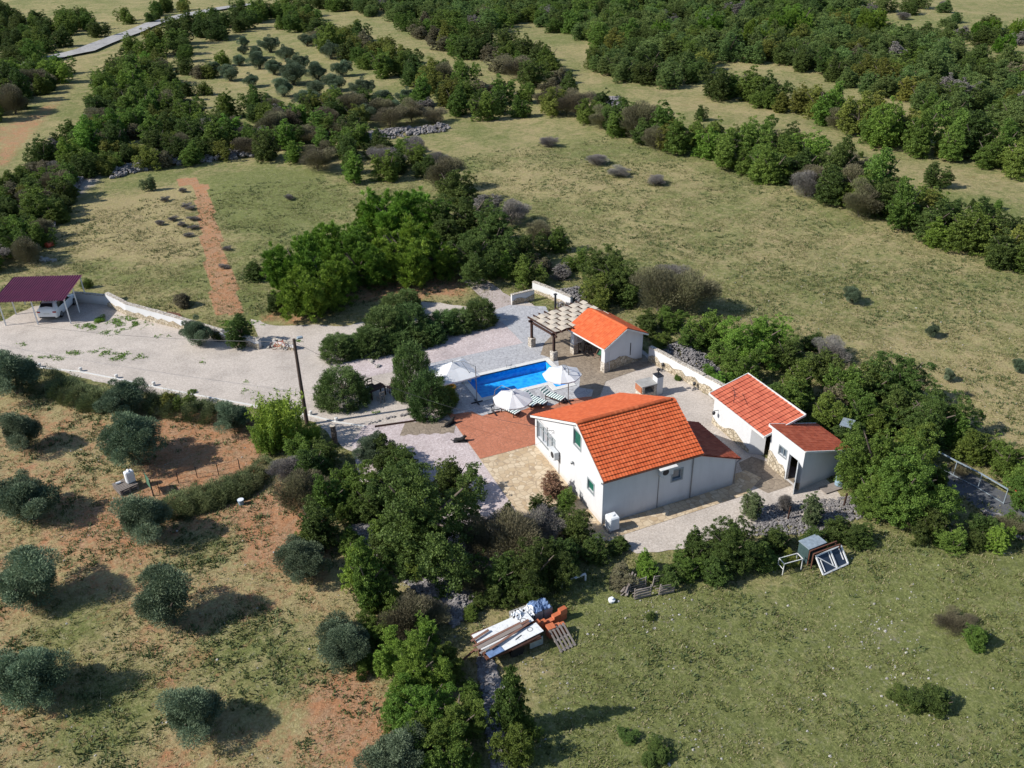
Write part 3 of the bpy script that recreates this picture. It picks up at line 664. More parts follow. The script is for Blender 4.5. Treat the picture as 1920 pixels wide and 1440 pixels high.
d_ = MB(); d_.tube([(0,6.6,2.9), (-0.45,6.6,3.0)], 0.02, 6); d_.tube([(-0.45,6.6,3.0), (-0.45,6.6,3.25)], 0.03, 6); d_.tube([(-0.45,6.6,3.02), (0,8.8,2.45)], 0.012, 4); d_.build('bracket', M['grey_metal'], house)
d_ = MB(); d_.box(-0.14, -0.03, 0.02, 0.14, 3.02, 3.12); d_.tube([(-0.02,0.08,3.2),(-0.1,0.08,3.12)], 0.02, 6); d_.build('security_camera', M['fascia'], house)
# lean-to
e = MB(); EX, EY = 9.5, 4.5; ZA, ZB = 3.12, 2.02
e.quad((HX+.003,0.02,-0.3),(EX,0.02,-0.3),(EX,0.02,ZB),(HX+.003,0.02,ZA)); e.quad((EX,0.02,-0.3),(EX,EY,-0.3),(EX,EY,ZB),(EX,0.02,ZB)); e.quad((EX,EY,-0.3),(HX+.003,EY,-0.3),(HX+.003,EY,ZA),(EX,EY,ZB))
e.build('lean_to_wall', M['white_wall'], house)
sE = Vector((EX-HX, 0, ZB-ZA)); tile_sheet('lean_to_roof', M['tile_shade'], house, (HX+0.003, -0.10, ZA+0.02), (0,1,0), sE.normalized(), EY+0.2, sE.length+0.34, 0.21, 0.33)
f = MB(); ge = Vector((HX, 0, ZA+0.02))+sE.normalized()*(sE.length+0.38); f.tube([(ge.x, -0.10, ge.z), (ge.x, EY+0.1, ge.z)], 0.05, 8); f.tube([(ge.x-0.03, 0.0, ge.z-0.03), (EX+0.06, -0.02, 1.7), (EX+0.06, -0.02, 0.1)], 0.035, 8); f.build('gutter', M['grey_metal'], house)
# ---------------------------------------------------------------- long shed
shed = thing('shed', (12.6,0,0), 'long white shed with pinkish orange tiled lean roof and stone base', 'shed')
S0 = MB()
S0.T = Matrix.Translation((-12.6,0,0))
x0, x1, y0, y1 = 12.6, 15.3, 1.5, 6.7; za, zb = 2.28, 2.98
S0.quad((x0,y0+1.0,-0.2),(x0,y1,-0.2),(x0,y1,za),(x0,y0+1.0,za)); S0.quad((x0,y1,-0.2),(x1,y1,-0.2),(x1,y1,zb),(x0,y1,za)); S0.quad((x1,y1,-0.2),(x1,y0,-0.2),(x1,y0,zb),(x1,y1,zb))
S0.quad((x0,y0+1.0,-0.2),(x0+0.75,y0+0.35,-0.2),(x0+0.75,y0+0.35,za+.15),(x0,y0+1.0,za)); S0.quad((x1-0.5,y0,-0.2),(x1,y0,-0.2),(x1,y0,zb),(x1-0.5,y0,zb-0.1))
S0.quad((x0,y0+.35,za-0.25),(x0,y0+1.0,za-0.25),(x0,y0+1.0,za),(x0,y0+.35,za))
S0.build('wall', M['white_wall'], shed)
S0 = MB(); S0.T = Matrix.Translation((-12.6,0,0)); r_ = random.Random(4); pts = [(y0+1.0,-0.2)]; y = y0+1.0; pts2 = []
while y < y1: pts2.append((y, 0.55+0.25*math.sin(y*1.9)+r_.uniform(-.06,.06))); y += 0.3
pts2.append((y1, 0.5)); S0.extr([(y0+1.0,-0.2)]+pts2+[(y1,-0.2)], 'x', x0-0.05, x0-0.002); S0.build('stone_base', M['stone'], shed)
sv = Vector((-(x1-x0), 0, za-zb)); Lr = sv.length+0.45; up_ = -sv.normalized(); lowc = Vector((x1+0.2-12.6, y1+0.3, zb+0.1))+sv.normalized()*Lr
tile_sheet('roof', M['tile_pink'], shed, lowc, up_, (0,-1,-0.012), Lr, y1-y0+0.85, 0.21, 0.42, 0.016, 0.05)
f = MB(); f.T = Matrix.Translation((-12.6,0,0)); o_ = Vector((x1+0.2,0,zb+0.1)); en = o_+sv.normalized()*Lr
for y in (y1+0.34, y0-0.60): f.bar((o_.x,y,o_.z+0.03), (en.x,y,en.z+0.03), 0.05, 0.14)
f.bar((en.x-0.03,y0-0.6,en.z+0.0), (en.x-0.03,y1+0.36,en.z+0.0), 0.06, 0.15); f.bar((o_.x+0.03,y0-0.6,o_.z+0.04), (o_.x+0.03,y1+0.36,o_.z+0.04), 0.06, 0.15)
f.build('verge_board', M['fascia'], shed)
f = MB(); f.T = Matrix.Translation((-12.6,0,0)); f.bar((12.6,6.15,1.35),(12.25,6.15,1.4),0.03); f.lathe([(0.04,0),(0.10,0.04),(0.12,0.22),(0.03,0.30)], (12.22,6.15,1.08), 8); f.build('lantern', M['dark_metal'], shed)
f = MB(); f.T = Matrix.Translation((-12.6,0,0)); f.tube([(12.9,5.0,2.5),(12.9,5.0,3.35)], 0.02, 6); f.tube([(12.55,4.4,3.35),(13.2,5.6,3.35)], 0.018, 5)
for k in range(5): f.tube([(12.62+k*.13-.15,4.5+k*.24+.1,3.35),(12.62+k*.13+.15,4.5+k*.24-.1,3.35)], 0.01, 4)
f.build('antenna', M['dark_metal'], shed)
# ---------------------------------------------------------------- small shed
s2 = thing('shed', (12.9,-2.25,0), 'small white shed with shaded red roof and open grey door', 'shed')
W2 = MB(); X0, X1, Y0, Y1 = 0, 3.65, 0, 3.15; ZH, ZL = 2.95, 2.0
wall_with_holes(W2, 'x', 0.0, 0.18, [(0,-0.2),(Y1,-0.2),(Y1,ZH),(0,ZH)], [(0.42,1.27,0.02,1.98),(1.55,2.25,1.45,2.05)], -1)
W2.quad((0,0,-0.2),(X1,0.35,-0.2),(X1,0.35,ZL),(0,0,ZH)); W2.quad((X1,0.35,-0.2),(X1,Y1,-0.2),(X1,Y1,ZL),(X1,0.35,ZL)); W2.quad((0,Y1,-0.2),(X1,Y1,-0.2),(X1,Y1,ZL),(0,Y1,ZH))
W2.build('wall', M['white_wall'], s2)
f = MB(); f.box(0.05,1.6,0.3,1.4,0.0,0.01); f.build('floor', M['concrete'], s2)
f = MB(); frame_rect(f, 'x', 0, -1, 1.55, 2.25, 1.45, 2.05, 0.07, -0.02, 0.02); panel(f,'x',0,-1,1.88,1.92,1.45,2.05,-0.10,-0.06); wn = f.build('window', M['window_frame'], s2)
f = MB(); panel(f,'x',0,-1,1.55,2.25,1.45,2.05,-0.17,-0.13); f.build('pane', M['glass'], wn)
f = MB(); f.bar((-0.03,0.42,1.0),(-0.62,-0.22,1.0),0.045,1.95); dr = f.build('door', M['frame_white'], s2)
f = MB(); f.box(-0.66,-0.58,-0.20,-0.14,0.95,1.05); f.build('handle', M['dark_metal'], dr)
f = MB()
for yy in (0.36, 1.27): f.box(-0.025,0.02,yy,yy+0.06,0.0,2.04)
f.box(-0.025,0.02,0.36,1.33,2.04,2.10); f.build('door_frame', M['frame_white'], s2)
f = MB(); pts = [(1.40,-0.2),(1.40,0.5),(1.7,0.85),(2.1,0.75),(2.5,1.0),(2.9,1.2),(3.15,1.15),(3.15,-0.2)]; f.extr(pts,'x',-0.045,-0.002); f.build('stone_base', M['stone'], s2); f = MB(); f.extr([(-0.02,-0.2),(-0.02,0.6),(0.2,0.45),(0.36,0.3),(0.36,-0.2)],'x',-0.045,-0.002); f.build('stone_base', M['stone'], s2)
sv2 = Vector((X1, 0, ZL-ZH)); tile_sheet('roof', M['tile_shade'], s2, (-0.12, -0.12, ZH+0.05), (0,1,0), sv2.normalized(), Y1+0.3, sv2.length+0.35, 0.21, 0.33, 0.028, 0.022)
f = MB(); 
for yy in (-0.15, Y1+0.20): f.bar((-0.12,yy,ZH+0.08), (X1+0.15,yy,ZL+0.02), 0.05, 0.13)
f.bar((-0.15,-0.15,ZH+0.04),(-0.15,Y1+0.2,ZH+0.04),0.05,0.14); f.build('verge_board', M['fascia'], s2)
# drum on a plank by the small shed
wx, wy = G(1572, 912)
dr_ = thing('water_drum', (wx, wy, 0.12), 'pale blue plastic drum standing on a plank by the small shed', 'drum')
f = MB(); f.lathe([(0.24,0),(0.27,0.05),(0.27,0.25),(0.285,0.28),(0.27,0.31),(0.26,0.55),(0.20,0.60)], (0,0,0), 18); f.build('body', M['blue_plastic'], dr_, smooth=False)
f = MB(); f.lathe([(0.19,0),(0.19,0.03)], (0,0,0.60), 16); f.build('lid', M['silver'], dr_)
f = MB(); f.box(wx-1.3, wx+0.4, wy-0.35, wy+0.35, 0.06, 0.10); f.box(wx-1.2,wx-1.1,wy-0.3,wy+0.3,0,0.06); f.box(wx+0.2,wx+0.3,wy-0.3,wy+0.3,0,0.06)
tag(f.build('plank', M['grey_wood'], tint=True), 'weathered plank platform under the pale blue drum', 'platform')
wx, wy = G(1582, 828); f = MB(); f.xf(rz=0.6, loc=(wx, wy, 1.5)); f.box(-0.55,0.55,-0.4,0.4,0,0.05); f.box(-0.5,-0.45,-0.35,-0.3,-1.5,0); f.box(0.45,0.5,-0.35,-0.3,-1.5,0); f.box(-0.5,-0.45,0.3,0.35,-1.5,0); f.box(0.45,0.5,0.3,0.35,-1.5,0)
tag(f.build('metal_table', M['silver']), 'silvery sheet metal table behind the small shed roof', 'table')
# ---------------------------------------------------------------- summer kitchen
KA = math.radians(11.5); KO = (9.2, 16.35, 0)
kit = thing('summer_kitchen', KO, 'open white summer kitchen with small orange tiled gable roof by the pool terrace', 'building', rz=KA)
def KW(u, v, z=0): return (KO[0]+u*math.cos(KA)-v*math.sin(KA), KO[1]+u*math.sin(KA)+v*math.cos(KA), z)
f = MB(); KU, KV = 3.95, 4.25; ez, rz_ = 2.33, 3.30; ru = 2.0
f.add([(0.45,0,0),(KU,0,0),(KU,0,ez),(ru,0,rz_),(0.0,0,ez),(0.0,0,1.75),(0.45,0,1.75)], [(0,1,2,3,4,5,6)]); f.add([(0.45,0.2,0),(KU,0.2,0),(KU,0.2,ez),(ru,0.2,rz_),(0.0,0.2,ez),(0.0,0.2,1.75),(0.45,0.2,1.75)], [(6,5,4,3,2,1,0)])
f.quad((KU,0,0),(KU,KV,0),(KU,KV,ez),(KU,0,ez)); f.quad((KU-.2,0,0),(KU-.2,KV,0),(KU-.2,KV,ez),(KU-.2,0,ez))
f.add([(0,KV,ez-0.25),(KU,KV,ez-0.25),(KU,KV,ez),(ru,KV,rz_),(0,KV,ez)], [(0,1,2,3,4)]); f.add([(0.45,0,0),(0.45,0.2,0),(0.45,0.2,1.75),(0.45,0,1.75)], [(0,1,2,3)])
f.build('wall', M['white_wall'], kit)
f = MB(); f.box(0,0.42,0.001,0.42,0.9,2.2); f.box(0,0.40,KV-0.42,KV,0.9,2.2); f.box(0,0.12,0.43,KV-0.43,2.1,2.3); f.build('pillar', M['white_wall'], kit)
f = MB(); f.box(-0.03,0.45,-0.03,0.45,0,0.9); f.build('pillar_base', M['stone_pale'], kit); f = MB(); f.box(-0.03,0.43,KV-0.45,KV+0.03,0,0.9); f.build('pillar_base', M['stone_pale'], kit)
f = MB(); f.extr([(1.0,-0.1),(1.0,0.8),(1.5,1.02),(2.2,0.85),(2.8,0.45),(3.3,0.2),(3.95,0.1),(3.95,-0.1)],'y',-0.04,-0.002); f.box(0.55,1.0,-0.04,0.6,0,0.9); f.build('stone_base', M['stone'], kit)
f = MB(); f.box(2.62,2.70,-0.012,0.0,0.75,1.85); f.build('slit_window', M['dark'], kit)
f = MB(); f.box(3.0,3.7,0.5,3.6,0,0.88); f.box(2.3,2.95,0.3,0.7,0,1.3); cn = f.build('counter', M['stone'], kit)
f = MB(); f.box(2.97,3.73,0.47,3.63,0.881,0.93); f.build('worktop', M['concrete'], cn)
f = MB(); f.box(1.5,2.2,0.25,0.75,0,1.5); f.build('cupboard', M['terracotta'], kit)
sA = Vector((-ru-0.28,0,-(rz_-ez)*(ru+0.28)/ru)); sB = Vector((KU-ru+0.30,0,-(rz_-ez)*(KU-ru+0.3)/(KU-ru)))
tile_sheet('roof_front_slope', M['tile'], kit, (ru,-0.26,rz_+0.06), (0,1,0), sA.normalized(), KV+0.5, sA.length, 0.21, 0.27, 0.020, 0.026)
tile_sheet('roof_back_slope', M['tile'], kit, (ru,-0.26,rz_+0.06), (0,1,0), sB.normalized(), KV+0.5, sB.length, 0.21, 0.27, 0.020, 0.026)
ridge_caps('roof_ridge', kit, (ru,-0.28,rz_+0.12), (ru,KV+0.25,rz_+0.12), 0.12, 0.36, M['tile'])
f = MB()
for v in (-0.29, KV+0.26): f.bar((ru,v,rz_+0.03),(ru+sA.x,v,rz_+0.03+sA.z),0.03,0.13); f.bar((ru,v,rz_+0.028),(ru+sB.x,v,rz_+0.028+sB.z),0.03,0.13)
f.bar((sA.x+ru-0.02,-0.28,rz_+sA.z+0.02),(sA.x+ru-0.02,KV+0.26,rz_+sA.z+0.02),0.04,0.12); f.build('verge_board', M['fascia'], kit)
# pergola
pg = thing('pergola', KW(-1.85, 4.0), 'dark wooden pergola with woven beige shade cloth beside the summer kitchen', 'pergola', rz=KA)
PW, PD = 5.75, 3.5; pz = 2.45     # local: u 0..PW, v 0..PD
posts = [(0.05,0.15),(0.05,PD-0.35),(PW-0.2,PD-0.35)]
for (u, v) in posts:
    f = MB(); f.box(u-0.085,u+0.085,v-0.085,v+0.085,0.78,pz-0.16); f.build('post', M['dark_wood'], pg, tint=True)
    f = MB(); f.box(u-0.24,u+0.24,v-0.24,v+0.24,0,0.8,0.02); f.build('post_base', M['stone_pale'], pg)
for v in (0.15, PD-0.35):
    f = MB(); f.box(-0.25,PW,v-0.06,v+0.06,pz-0.16,pz); f.build('beam', M['dark_wood'], pg, tint=True)
f = MB(); f.box(-0.02,0.12,-0.2,PD,pz-0.32,pz-0.17); f.build('beam', M['dark_wood'], pg, tint=True)
NB = 11
for k in range(NB):
    u = 0.0+k*(PW-0.15)/(NB-1); f = MB(); f.box(u-0.035,u+0.035,-0.28,PD+0.12,pz+0.003,pz+0.14); f.build('rafter', M['dark_wood'], pg, tint=True)
st = 5; sw = (PD-0.15)/st
for j in range(st):
    f = MB(); v0 = -0.05+j*sw; v1 = v0+sw*0.97; us_ = []
    for k in range(NB):
        u = 0.0+k*(PW-0.15)/(NB-1); up_ = (k+j) % 2 == 0
        us_.append((u, pz+(0.165 if up_ else 0.075)))
        if k < NB-1: us_.append((u+(PW-0.15)/(NB-1)*0.5, pz+0.125))
    for (a, za_), (b, zb_) in zip(us_, us_[1:]):
        f.quad((a,v0,za_),(b,v0,zb_),(b,v1,zb_),(a,v1,za_)); 
    f.build('shade_strip', M['shade_cloth'], pg)
# stove pipe behind the pergola
px_, py_ = KW(1.0, 8.0)[:2]
sx, sy = G(1041, 604)
sp = thing('stovepipe', (sx, sy, 0), 'tall black stovepipe of the grill behind the pergola', 'chimney')
f = MB(); f.box(-0.35,0.35,-0.3,0.3,0,0.9); f.build('firebox', M['stone_pale'], sp); hpx = 2.6
f = MB(); f.tube([(0,0,0.9),(0,0,hpx)], 0.09, 12); f.lathe([(0.17,0),(0.17,0.04),(0.03,0.12)], (0,0,hpx+0.04), 12); f.tube([(0.35,0.1,0),(0.35,0.1,1.9)], 0.02, 6); f.build('pipe', M['dark_metal'], sp)
# ---------------------------------------------------------------- pool
pool = thing('swimming_pool', (0,0,0), 'bright blue swimming pool with white coping set in grey paving', 'swimming pool')
f = MB(); D_ = -0.78; n_ = len(pool_poly)
for i in range(n_):
    a, b = pool_poly[i], pool_poly[(i+1) % n_]; f.quad((a[0],a[1],D_),(a[0],a[1],0.02),(b[0],b[1],0.02),(b[0],b[1],D_))
f.box(-1.0,5.95,15.95,20.2,D_-0.1,D_); f.build('basin', M['liner'], pool)
f = MB(); f.box(4.8,5.92,15.98,16.9,D_+0.004,-0.45); f.build('step', M['liner'], pool)
sheet('coping', cop_poly, 0.06, M['coping'], [pool_poly]); cp = bpy.data.objects['coping']; cp.parent = pool; del cp['kind']
cp.data.update(); 
f = MB()
for P_, s_ in ((cop_poly, 0.0), (pool_poly, 0.0)):
    for i in range(len(P_)):
        a, b = P_[i], P_[(i+1) % len(P_)]; f.quad((a[0],a[1],-0.05),(b[0],b[1],-0.05),(b[0],b[1],0.06),(a[0],a[1],0.06))
f.build('coping_edge', M['coping'], pool)
sheet('pool_water', pool_poly, -0.20, M['water']); wt = bpy.data.objects['pool_water']; wt['kind'] = 'structure'; wt['label'] = 'clear blue water of the pool'
f = MB(); f.tube([(2.6,20.45,0.06),(2.6,20.45,0.28),(2.6,20.2,0.30),(3.0,20.2,0.30),(3.0,20.45,0.28),(3.0,20.45,0.06)], 0.02, 6); tag(f.build('pool_handle', M['grey_metal']), 'small metal handrail at the far edge of the pool', 'handrail')
# ---------------------------------------------------------------- oven
ox, oy = 9.75, 11.55
ov_ = thing('barbecue_oven', (ox, oy, 0), 'brick barbecue with concrete top and white chimney on the gravel court', 'barbecue')
f = MB(); f.box(0,0.2,0,1.0,0,1.05); f.box(1.0,1.2,0,1.0,0,1.05); f.box(0.2,1.0,0.85,1.0,0,1.05); f.box(0.2,1.0,0,0.85,0,0.45); f.build('body', M['stone_pale'], ov_)
f = MB(); f.box(-0.08,1.25,-0.06,1.06,1.05,1.13); f.build('top', M['concrete'], ov_)
f = MB(); f.box(-0.06,0.0,0.05,0.95,0.5,1.0); f.build('side', M['terracotta'], ov_)
f = MB(); f.box(1.26,1.80,0.05,0.7,0,1.55,0.02); ch = f.build('chimney', M['white_wall'], ov_)
f = MB(); f.box(1.24,1.82,0.03,0.72,1.553,1.60); f.tube([(1.53,0.38,1.6),(1.53,0.38,1.95)],0.05,8); f.lathe([(0.04,0),(0.14,0.05),(0.16,0.15),(0.04,0.24)],(1.53,0.38,1.92),10); f.build('cowl', M['dark_metal'], ch)
# ---------------------------------------------------------------- water tank at the house corner
tk = thing('water_tank', (0.36,-0.62,0), 'white plastic water tank standing at the house corner', 'tank')
f = MB(); f.box(-0.34,0.34,-0.33,0.33,0.1,1.05,0.07); f.build('body', M['white_plastic'], tk)
f = MB(); f.lathe([(0.12,0),(0.12,0.06)], (0,0,1.05), 12); f.build('lid', M['white_plastic'], tk); f = MB(); f.box(-0.38,0.38,-0.36,0.36,0.0,0.1); f.build('pallet', M['grey_wood'], tk, tint=True)
# ---------------------------------------------------------------- garden walls
def garden_wall(name, pts, h, th, label, zig, zh=0.5, cap=True, hend=None):
    """pts: ground points; white wall, grey cap, stone zigzag base on the camera side"""
    t = thing(name, (pts[0][0], pts[0][1], 0), label, 'wall'); o = Vector((pts[0][0], pts[0][1], 0)); f = MB(); g = MB(); s = MB(); r = random.Random(len(label)); tot = sum(math.dist(a, b) for a, b in zip(pts, pts[1:])); run = 0
    for a, b in zip(pts, pts[1:]):
        a = Vector((*a, 0))-o; b = Vector((*b, 0))-o; L = (b-a).length; d = (b-a)/L; nn = Vector((d.y, -d.x, 0))*zig; k = max(1, int(L/0.45)); hs = lambda q_: h+((hend or h)-h)*(run+q_*L)/tot
        h0, h1 = hs(0), hs(1)
        v = [a, b, b-nn*th, a-nn*th]; f.add([tuple(p+Vector((0,0,-0.2))) for p in v]+[tuple(v[0]+Vector((0,0,h0))), tuple(v[1]+Vector((0,0,h1))), tuple(v[2]+Vector((0,0,h1))), tuple(v[3]+Vector((0,0,h0)))], [(4,5,6,7),(0,1,5,4),(1,2,6,5),(2,3,7,6),(3,0,4,7)])
        if cap:
            j = 0.0
            while j < L-0.1:
                e_ = min(L, j+r.uniform(0.7, 1.3)); hh = hs(j/L)+r.uniform(0.02, 0.07); g.bar(a+d*j-nn*th/2+Vector((0,0,hh)), a+d*(e_-0.03)-nn*th/2+Vector((0,0,hs(e_/L)+0.045)), th+0.08, 0.07); j = e_
        tops = [a+d*(L*i/k)+Vector((0,0,zh*(0.55+0.45*abs(math.sin((run+L*i/k)*2.2)))+r.uniform(-.05,.05))) for i in range(k+1)]
        for i in range(k):
            b0 = a+d*(L*i/k); b1 = a+d*(L*(i+1)/k)
            for off in (0.05,): s.add([tuple(p+nn*off) for p in (b0+Vector((0,0,-.1)), b1+Vector((0,0,-.1)), tops[i+1], tops[i])]+[tuple(p+nn*0.002) for p in (b0, b1, tops[i+1], tops[i])], [(0,1,2,3),(3,2,6,7)])
        run += L
    f.build('wall_body', M['white_wall'], t)
    if cap: g.build('coping', M['stone_pale'], t)
    if zh > 0: s.build('stone_base', M['stone'], t)
    return t
garden_wall('retaining_wall', [(13.35,16.6),(14.55,10.7),(14.9,9.0),(15.35,7.3)], 1.25, 0.28, 'long white retaining wall with stone foot between summer kitchen and long shed', 1, 0.75)
garden_wall('garden_wall', [(10.7,33.0),(11.5,31.0),(12.3,28.3)], 1.0, 0.25, 'short white wall behind the pergola stovepipe', 1, 0.4)
garden_wall('garden_wall', [(7.8,31.15),(10.1,31.3)], 0.95, 0.25, 'short grey gabled wall stub where the wood path meets the deck', 1, 0.6)
garden_wall('garden_wall', [G(203,574),G(240,592),G(320,612),G(420,640),G(487,655)], 1.25, 0.30, 'long white boundary wall with zigzag stone foot behind the orange bench', 1, 0.62, hend=0.8)
garden_wall('garden_wall', [G(140,566),G(203,572)], 0.9, 0.25, 'low grey wall beside the carport', 1, 0.0)
garden_wall('garden_wall', [G(512,648),G(551,657)], 0.55, 0.25, 'low pale wall beside the lamp pole with a bicycle leaning on it', 1, 0.3)
# ---------------------------------------------------------------- umbrellas
def parasol(loc, R, label, mast, sides=8, z=2.25, drop=0.5, rz=0.0, tilt=(0,0), arc=False):
    t = thing('parasol', loc, label, 'parasol', 'parasols round the pool')
    f = MB(); n_ = sides; sub = 4; rings = 5
    def rad(a):
        k = 2*math.pi/n_; m_ = (a % k)-k/2; return R*math.cos(k/2)/math.cos(m_) 
    V = []; Fc = []
    hub = 0.30 if n_ == 4 else 0.0
    def zz(q_, x, y): return z+drop*(1-q_)**1.0*1.0+tilt[0]*x+tilt[1]*y - (0.05*q_*q_)
    for i in range(rings+1):
        q_ = (0.0 if n_ != 4 else 0.2)+(1-(0.0 if n_ != 4 else 0.2))*i/rings
        for j in range(n_*sub):
            a = 2*math.pi*j/(n_*sub)+rz; r = rad(a-rz)*q_; x, y = r*math.cos(a), r*math.sin(a); edge = abs(((j % sub)/sub)-0.5)*2
            V.append((x, y, zz(q_, x, y)-0.05*q_*(1-edge)))
    m_ = n_*sub
    for i in range(rings):
        for j in range(m_): Fc.append((i*m_+j, i*m_+(j+1) % m_, (i+1)*m_+(j+1) % m_, (i+1)*m_+j))
    lo = [(V[rings*m_+j][0]*1.0, V[rings*m_+j][1]*1.0, V[rings*m_+j][2]-0.10) for j in range(m_)]; b = len(V); V += lo
    for j in range(m_): Fc.append((rings*m_+j, rings*m_+(j+1) % m_, b+(j+1) % m_, b+j))
    f.add(V, Fc); cn_ = f.build('canopy', M['parasol'], t)
    f = MB(); V = []; s_ = 0.30 if n_ == 4 else 0.16
    for q_, h_ in ((s_, 0.02), (0.0, 0.17)):
        for j in range(m_):
            a = 2*math.pi*j/m_+rz; r = rad(a-rz)*q_ if q_ else 0.02; x, y = r*math.cos(a), r*math.sin(a); V.append((x, y, zz(q_ or 0.0, x, y)+h_-(0.0 if n_ != 4 else 0.02)))
    f.add(V, [(j, (j+1) % m_, m_+(j+1) % m_, m_+j) for j in range(m_)]); f.build('vent', M['parasol'], cn_)
    f = MB()
    for j in range(n_):
        a = 2*math.pi*(j)/n_+rz; x, y = R*math.cos(a)*0.98, R*math.sin(a)*0.98; f.bar((0,0,zz(0,0,0)-0.05),(x,y,zz(1,x,y)-0.04),0.025)
    f.build('ribs', M['grey_metal'], t)
    mx, my = mast; top = (mx*1.0, my*1.0, z+drop+0.15); f = MB(); 
    if arc: f.tube([(mx,my,0.05),(mx,my,1.2),(mx*.95,my*.85,2.1),(mx*.6,my*.5,z+drop+0.25),(0,0,z+drop+0.2)], [0.035,0.035,0.022,0.02,0.02], 8)
    else:
      f.tube([(mx,my,0.05),(mx,my,z+drop+0.25)], 0.035, 8); f.tube([(mx,my,z+drop+0.22),(mx*0.5,my*0.5,z+drop+0.42),(0,0,z+drop+0.25)], 0.028, 8); f.tube([(mx,my,z-0.5),(mx*0.4,my*0.4,z+drop+0.35)],0.018,6); f.tube([(0,0,z+drop-0.1),(0,0,z+drop+0.28)],0.03,8)
    f.build('mast', M['grey_metal'], t)
    f = MB(); f.bar((mx-0.45,my,0.05),(mx+0.45,my,0.05),0.07); f.bar((mx,my-0.45,0.055),(mx,my+0.45,0.055),0.07); f.build('base', M['dark_metal'], t); return t
ux, uy = G(849, 692, 2.45); parasol((ux,uy,0.02), 2.15, 'large square off-white parasol at the left end of the pool', (1.25, -1.45), 4, 2.3, 0.55, math.radians(47))
ux, uy = G(961, 741, 2.3); parasol((ux,uy,0.02), 1.42, 'round white parasol over the loungers at the near pool edge', (-0.75, 1.75), 8, 2.05, 0.45, 0.2, arc=True)
ux, uy = G(1054, 696, 2.3); parasol((ux,uy,0.02), 1.46, 'round white parasol at the right end of the pool', (0.15, -0.75), 8, 2.1, 0.45, 0.25, (0.02,-0.03))
# ---------------------------------------------------------------- loungers
def lounger(loc, rz, label):
    t = thing('sun_lounger', loc, label, 'sun lounger', 'striped sun loungers by the pool', rz)
    f = MB()
    for y in (-0.32, 0.32): f.bar((-0.95,y,0.32),(0.45,y,0.32),0.05)
    f.bar((-0.95,-0.32,0.32),(-0.95,0.32,0.32),0.05); f.bar((0.45,-0.32,0.32),(0.45,0.32,0.32),0.05); f.build('frame', M['dark_wood'], t, tint=True)
    for x in (-0.8, 0.4):
        for y in (-0.3, 0.3): g = MB(); g.bar((x,y,0.0),(x,y,0.30),0.05); g.build('leg', M['dark_wood'], t, tint=True)
    f = MB(); f.T = Matrix.Rotation(math.pi/2, 4, 'Z') @ Matrix.Identity(4)
    f.T = Matrix.Identity(4); f.box(-0.95,0.40,-0.31,0.31,0.35,0.42,0.015); o = f.build('cushion', M['stripe'], t)
    f = MB(); f.T = Matrix.Translation((0.42,0,0.38)) @ Matrix.Rotation(-math.radians(28), 4, 'Y'); f.box(0.0,0.68,-0.31,0.31,0.0,0.07,0.015); f.build('backrest', M['stripe'], t); return t
for (px, py, a, lb) in ((953,765,-66,'striped lounger nearest the house under the round parasol'),(984,751,-62,'left one of the two striped loungers standing side by side'),(1003,748,-62,'right one of the two striped loungers standing side by side'),(1036,741,-60,'striped lounger nearest the parasol mast at the pool end')):
    x, y = G(px, py, 0.4); lounger((x, y, 0.02), math.radians(a+180), lb)
# low side table + pots near loungers
x, y = G(978, 760); f = MB(); f.lathe([(0.16,0),(0.05,0.04),(0.05,0.4),(0.24,0.42),(0.24,0.46)], (x,y,0.02), 12); tag(f.build('side_table', M['dark_metal']), 'small round dark table between the loungers', 'table')
# hose / cable curled at the parasol foot
f = MB(); x, y = G(930, 764); f.tube([(x+0.3*math.cos(k*.35)*(1+k*.03), y+0.3*math.sin(k*.35)*(1+k*.02), 0.05) for k in range(18)], 0.025, 6); tag(f.build('hose', M['dark_metal']), 'dark hose curled beside the near parasol mast', 'hose')
# yellow inflatable ring under the square parasol
x, y = G(846, 728); f = MB(); f.tube([(x+0.32*math.cos(k*math.pi/8), y+0.32*math.sin(k*math.pi/8), 0.14) for k in range(17)], 0.10, 8, cap=False); tag(f.build('swim_ring', M['yellow'], smooth=True), 'yellow swim ring lying beside the juniper at the pool', 'swim ring')
x, y = G(878, 716); f = MB(); f.box(x-0.6,x+0.25,y-0.2,y+0.12,0.25,0.36,0.03); f.box(x-0.5,x-0.4,y-0.15,y+0.1,0.02,0.25); f.box(x+0.1,x+0.2,y-0.15,y+0.1,0.02,0.25); tag(f.build('bench', M['fascia']), 'low white bench at the left pool edge', 'bench')
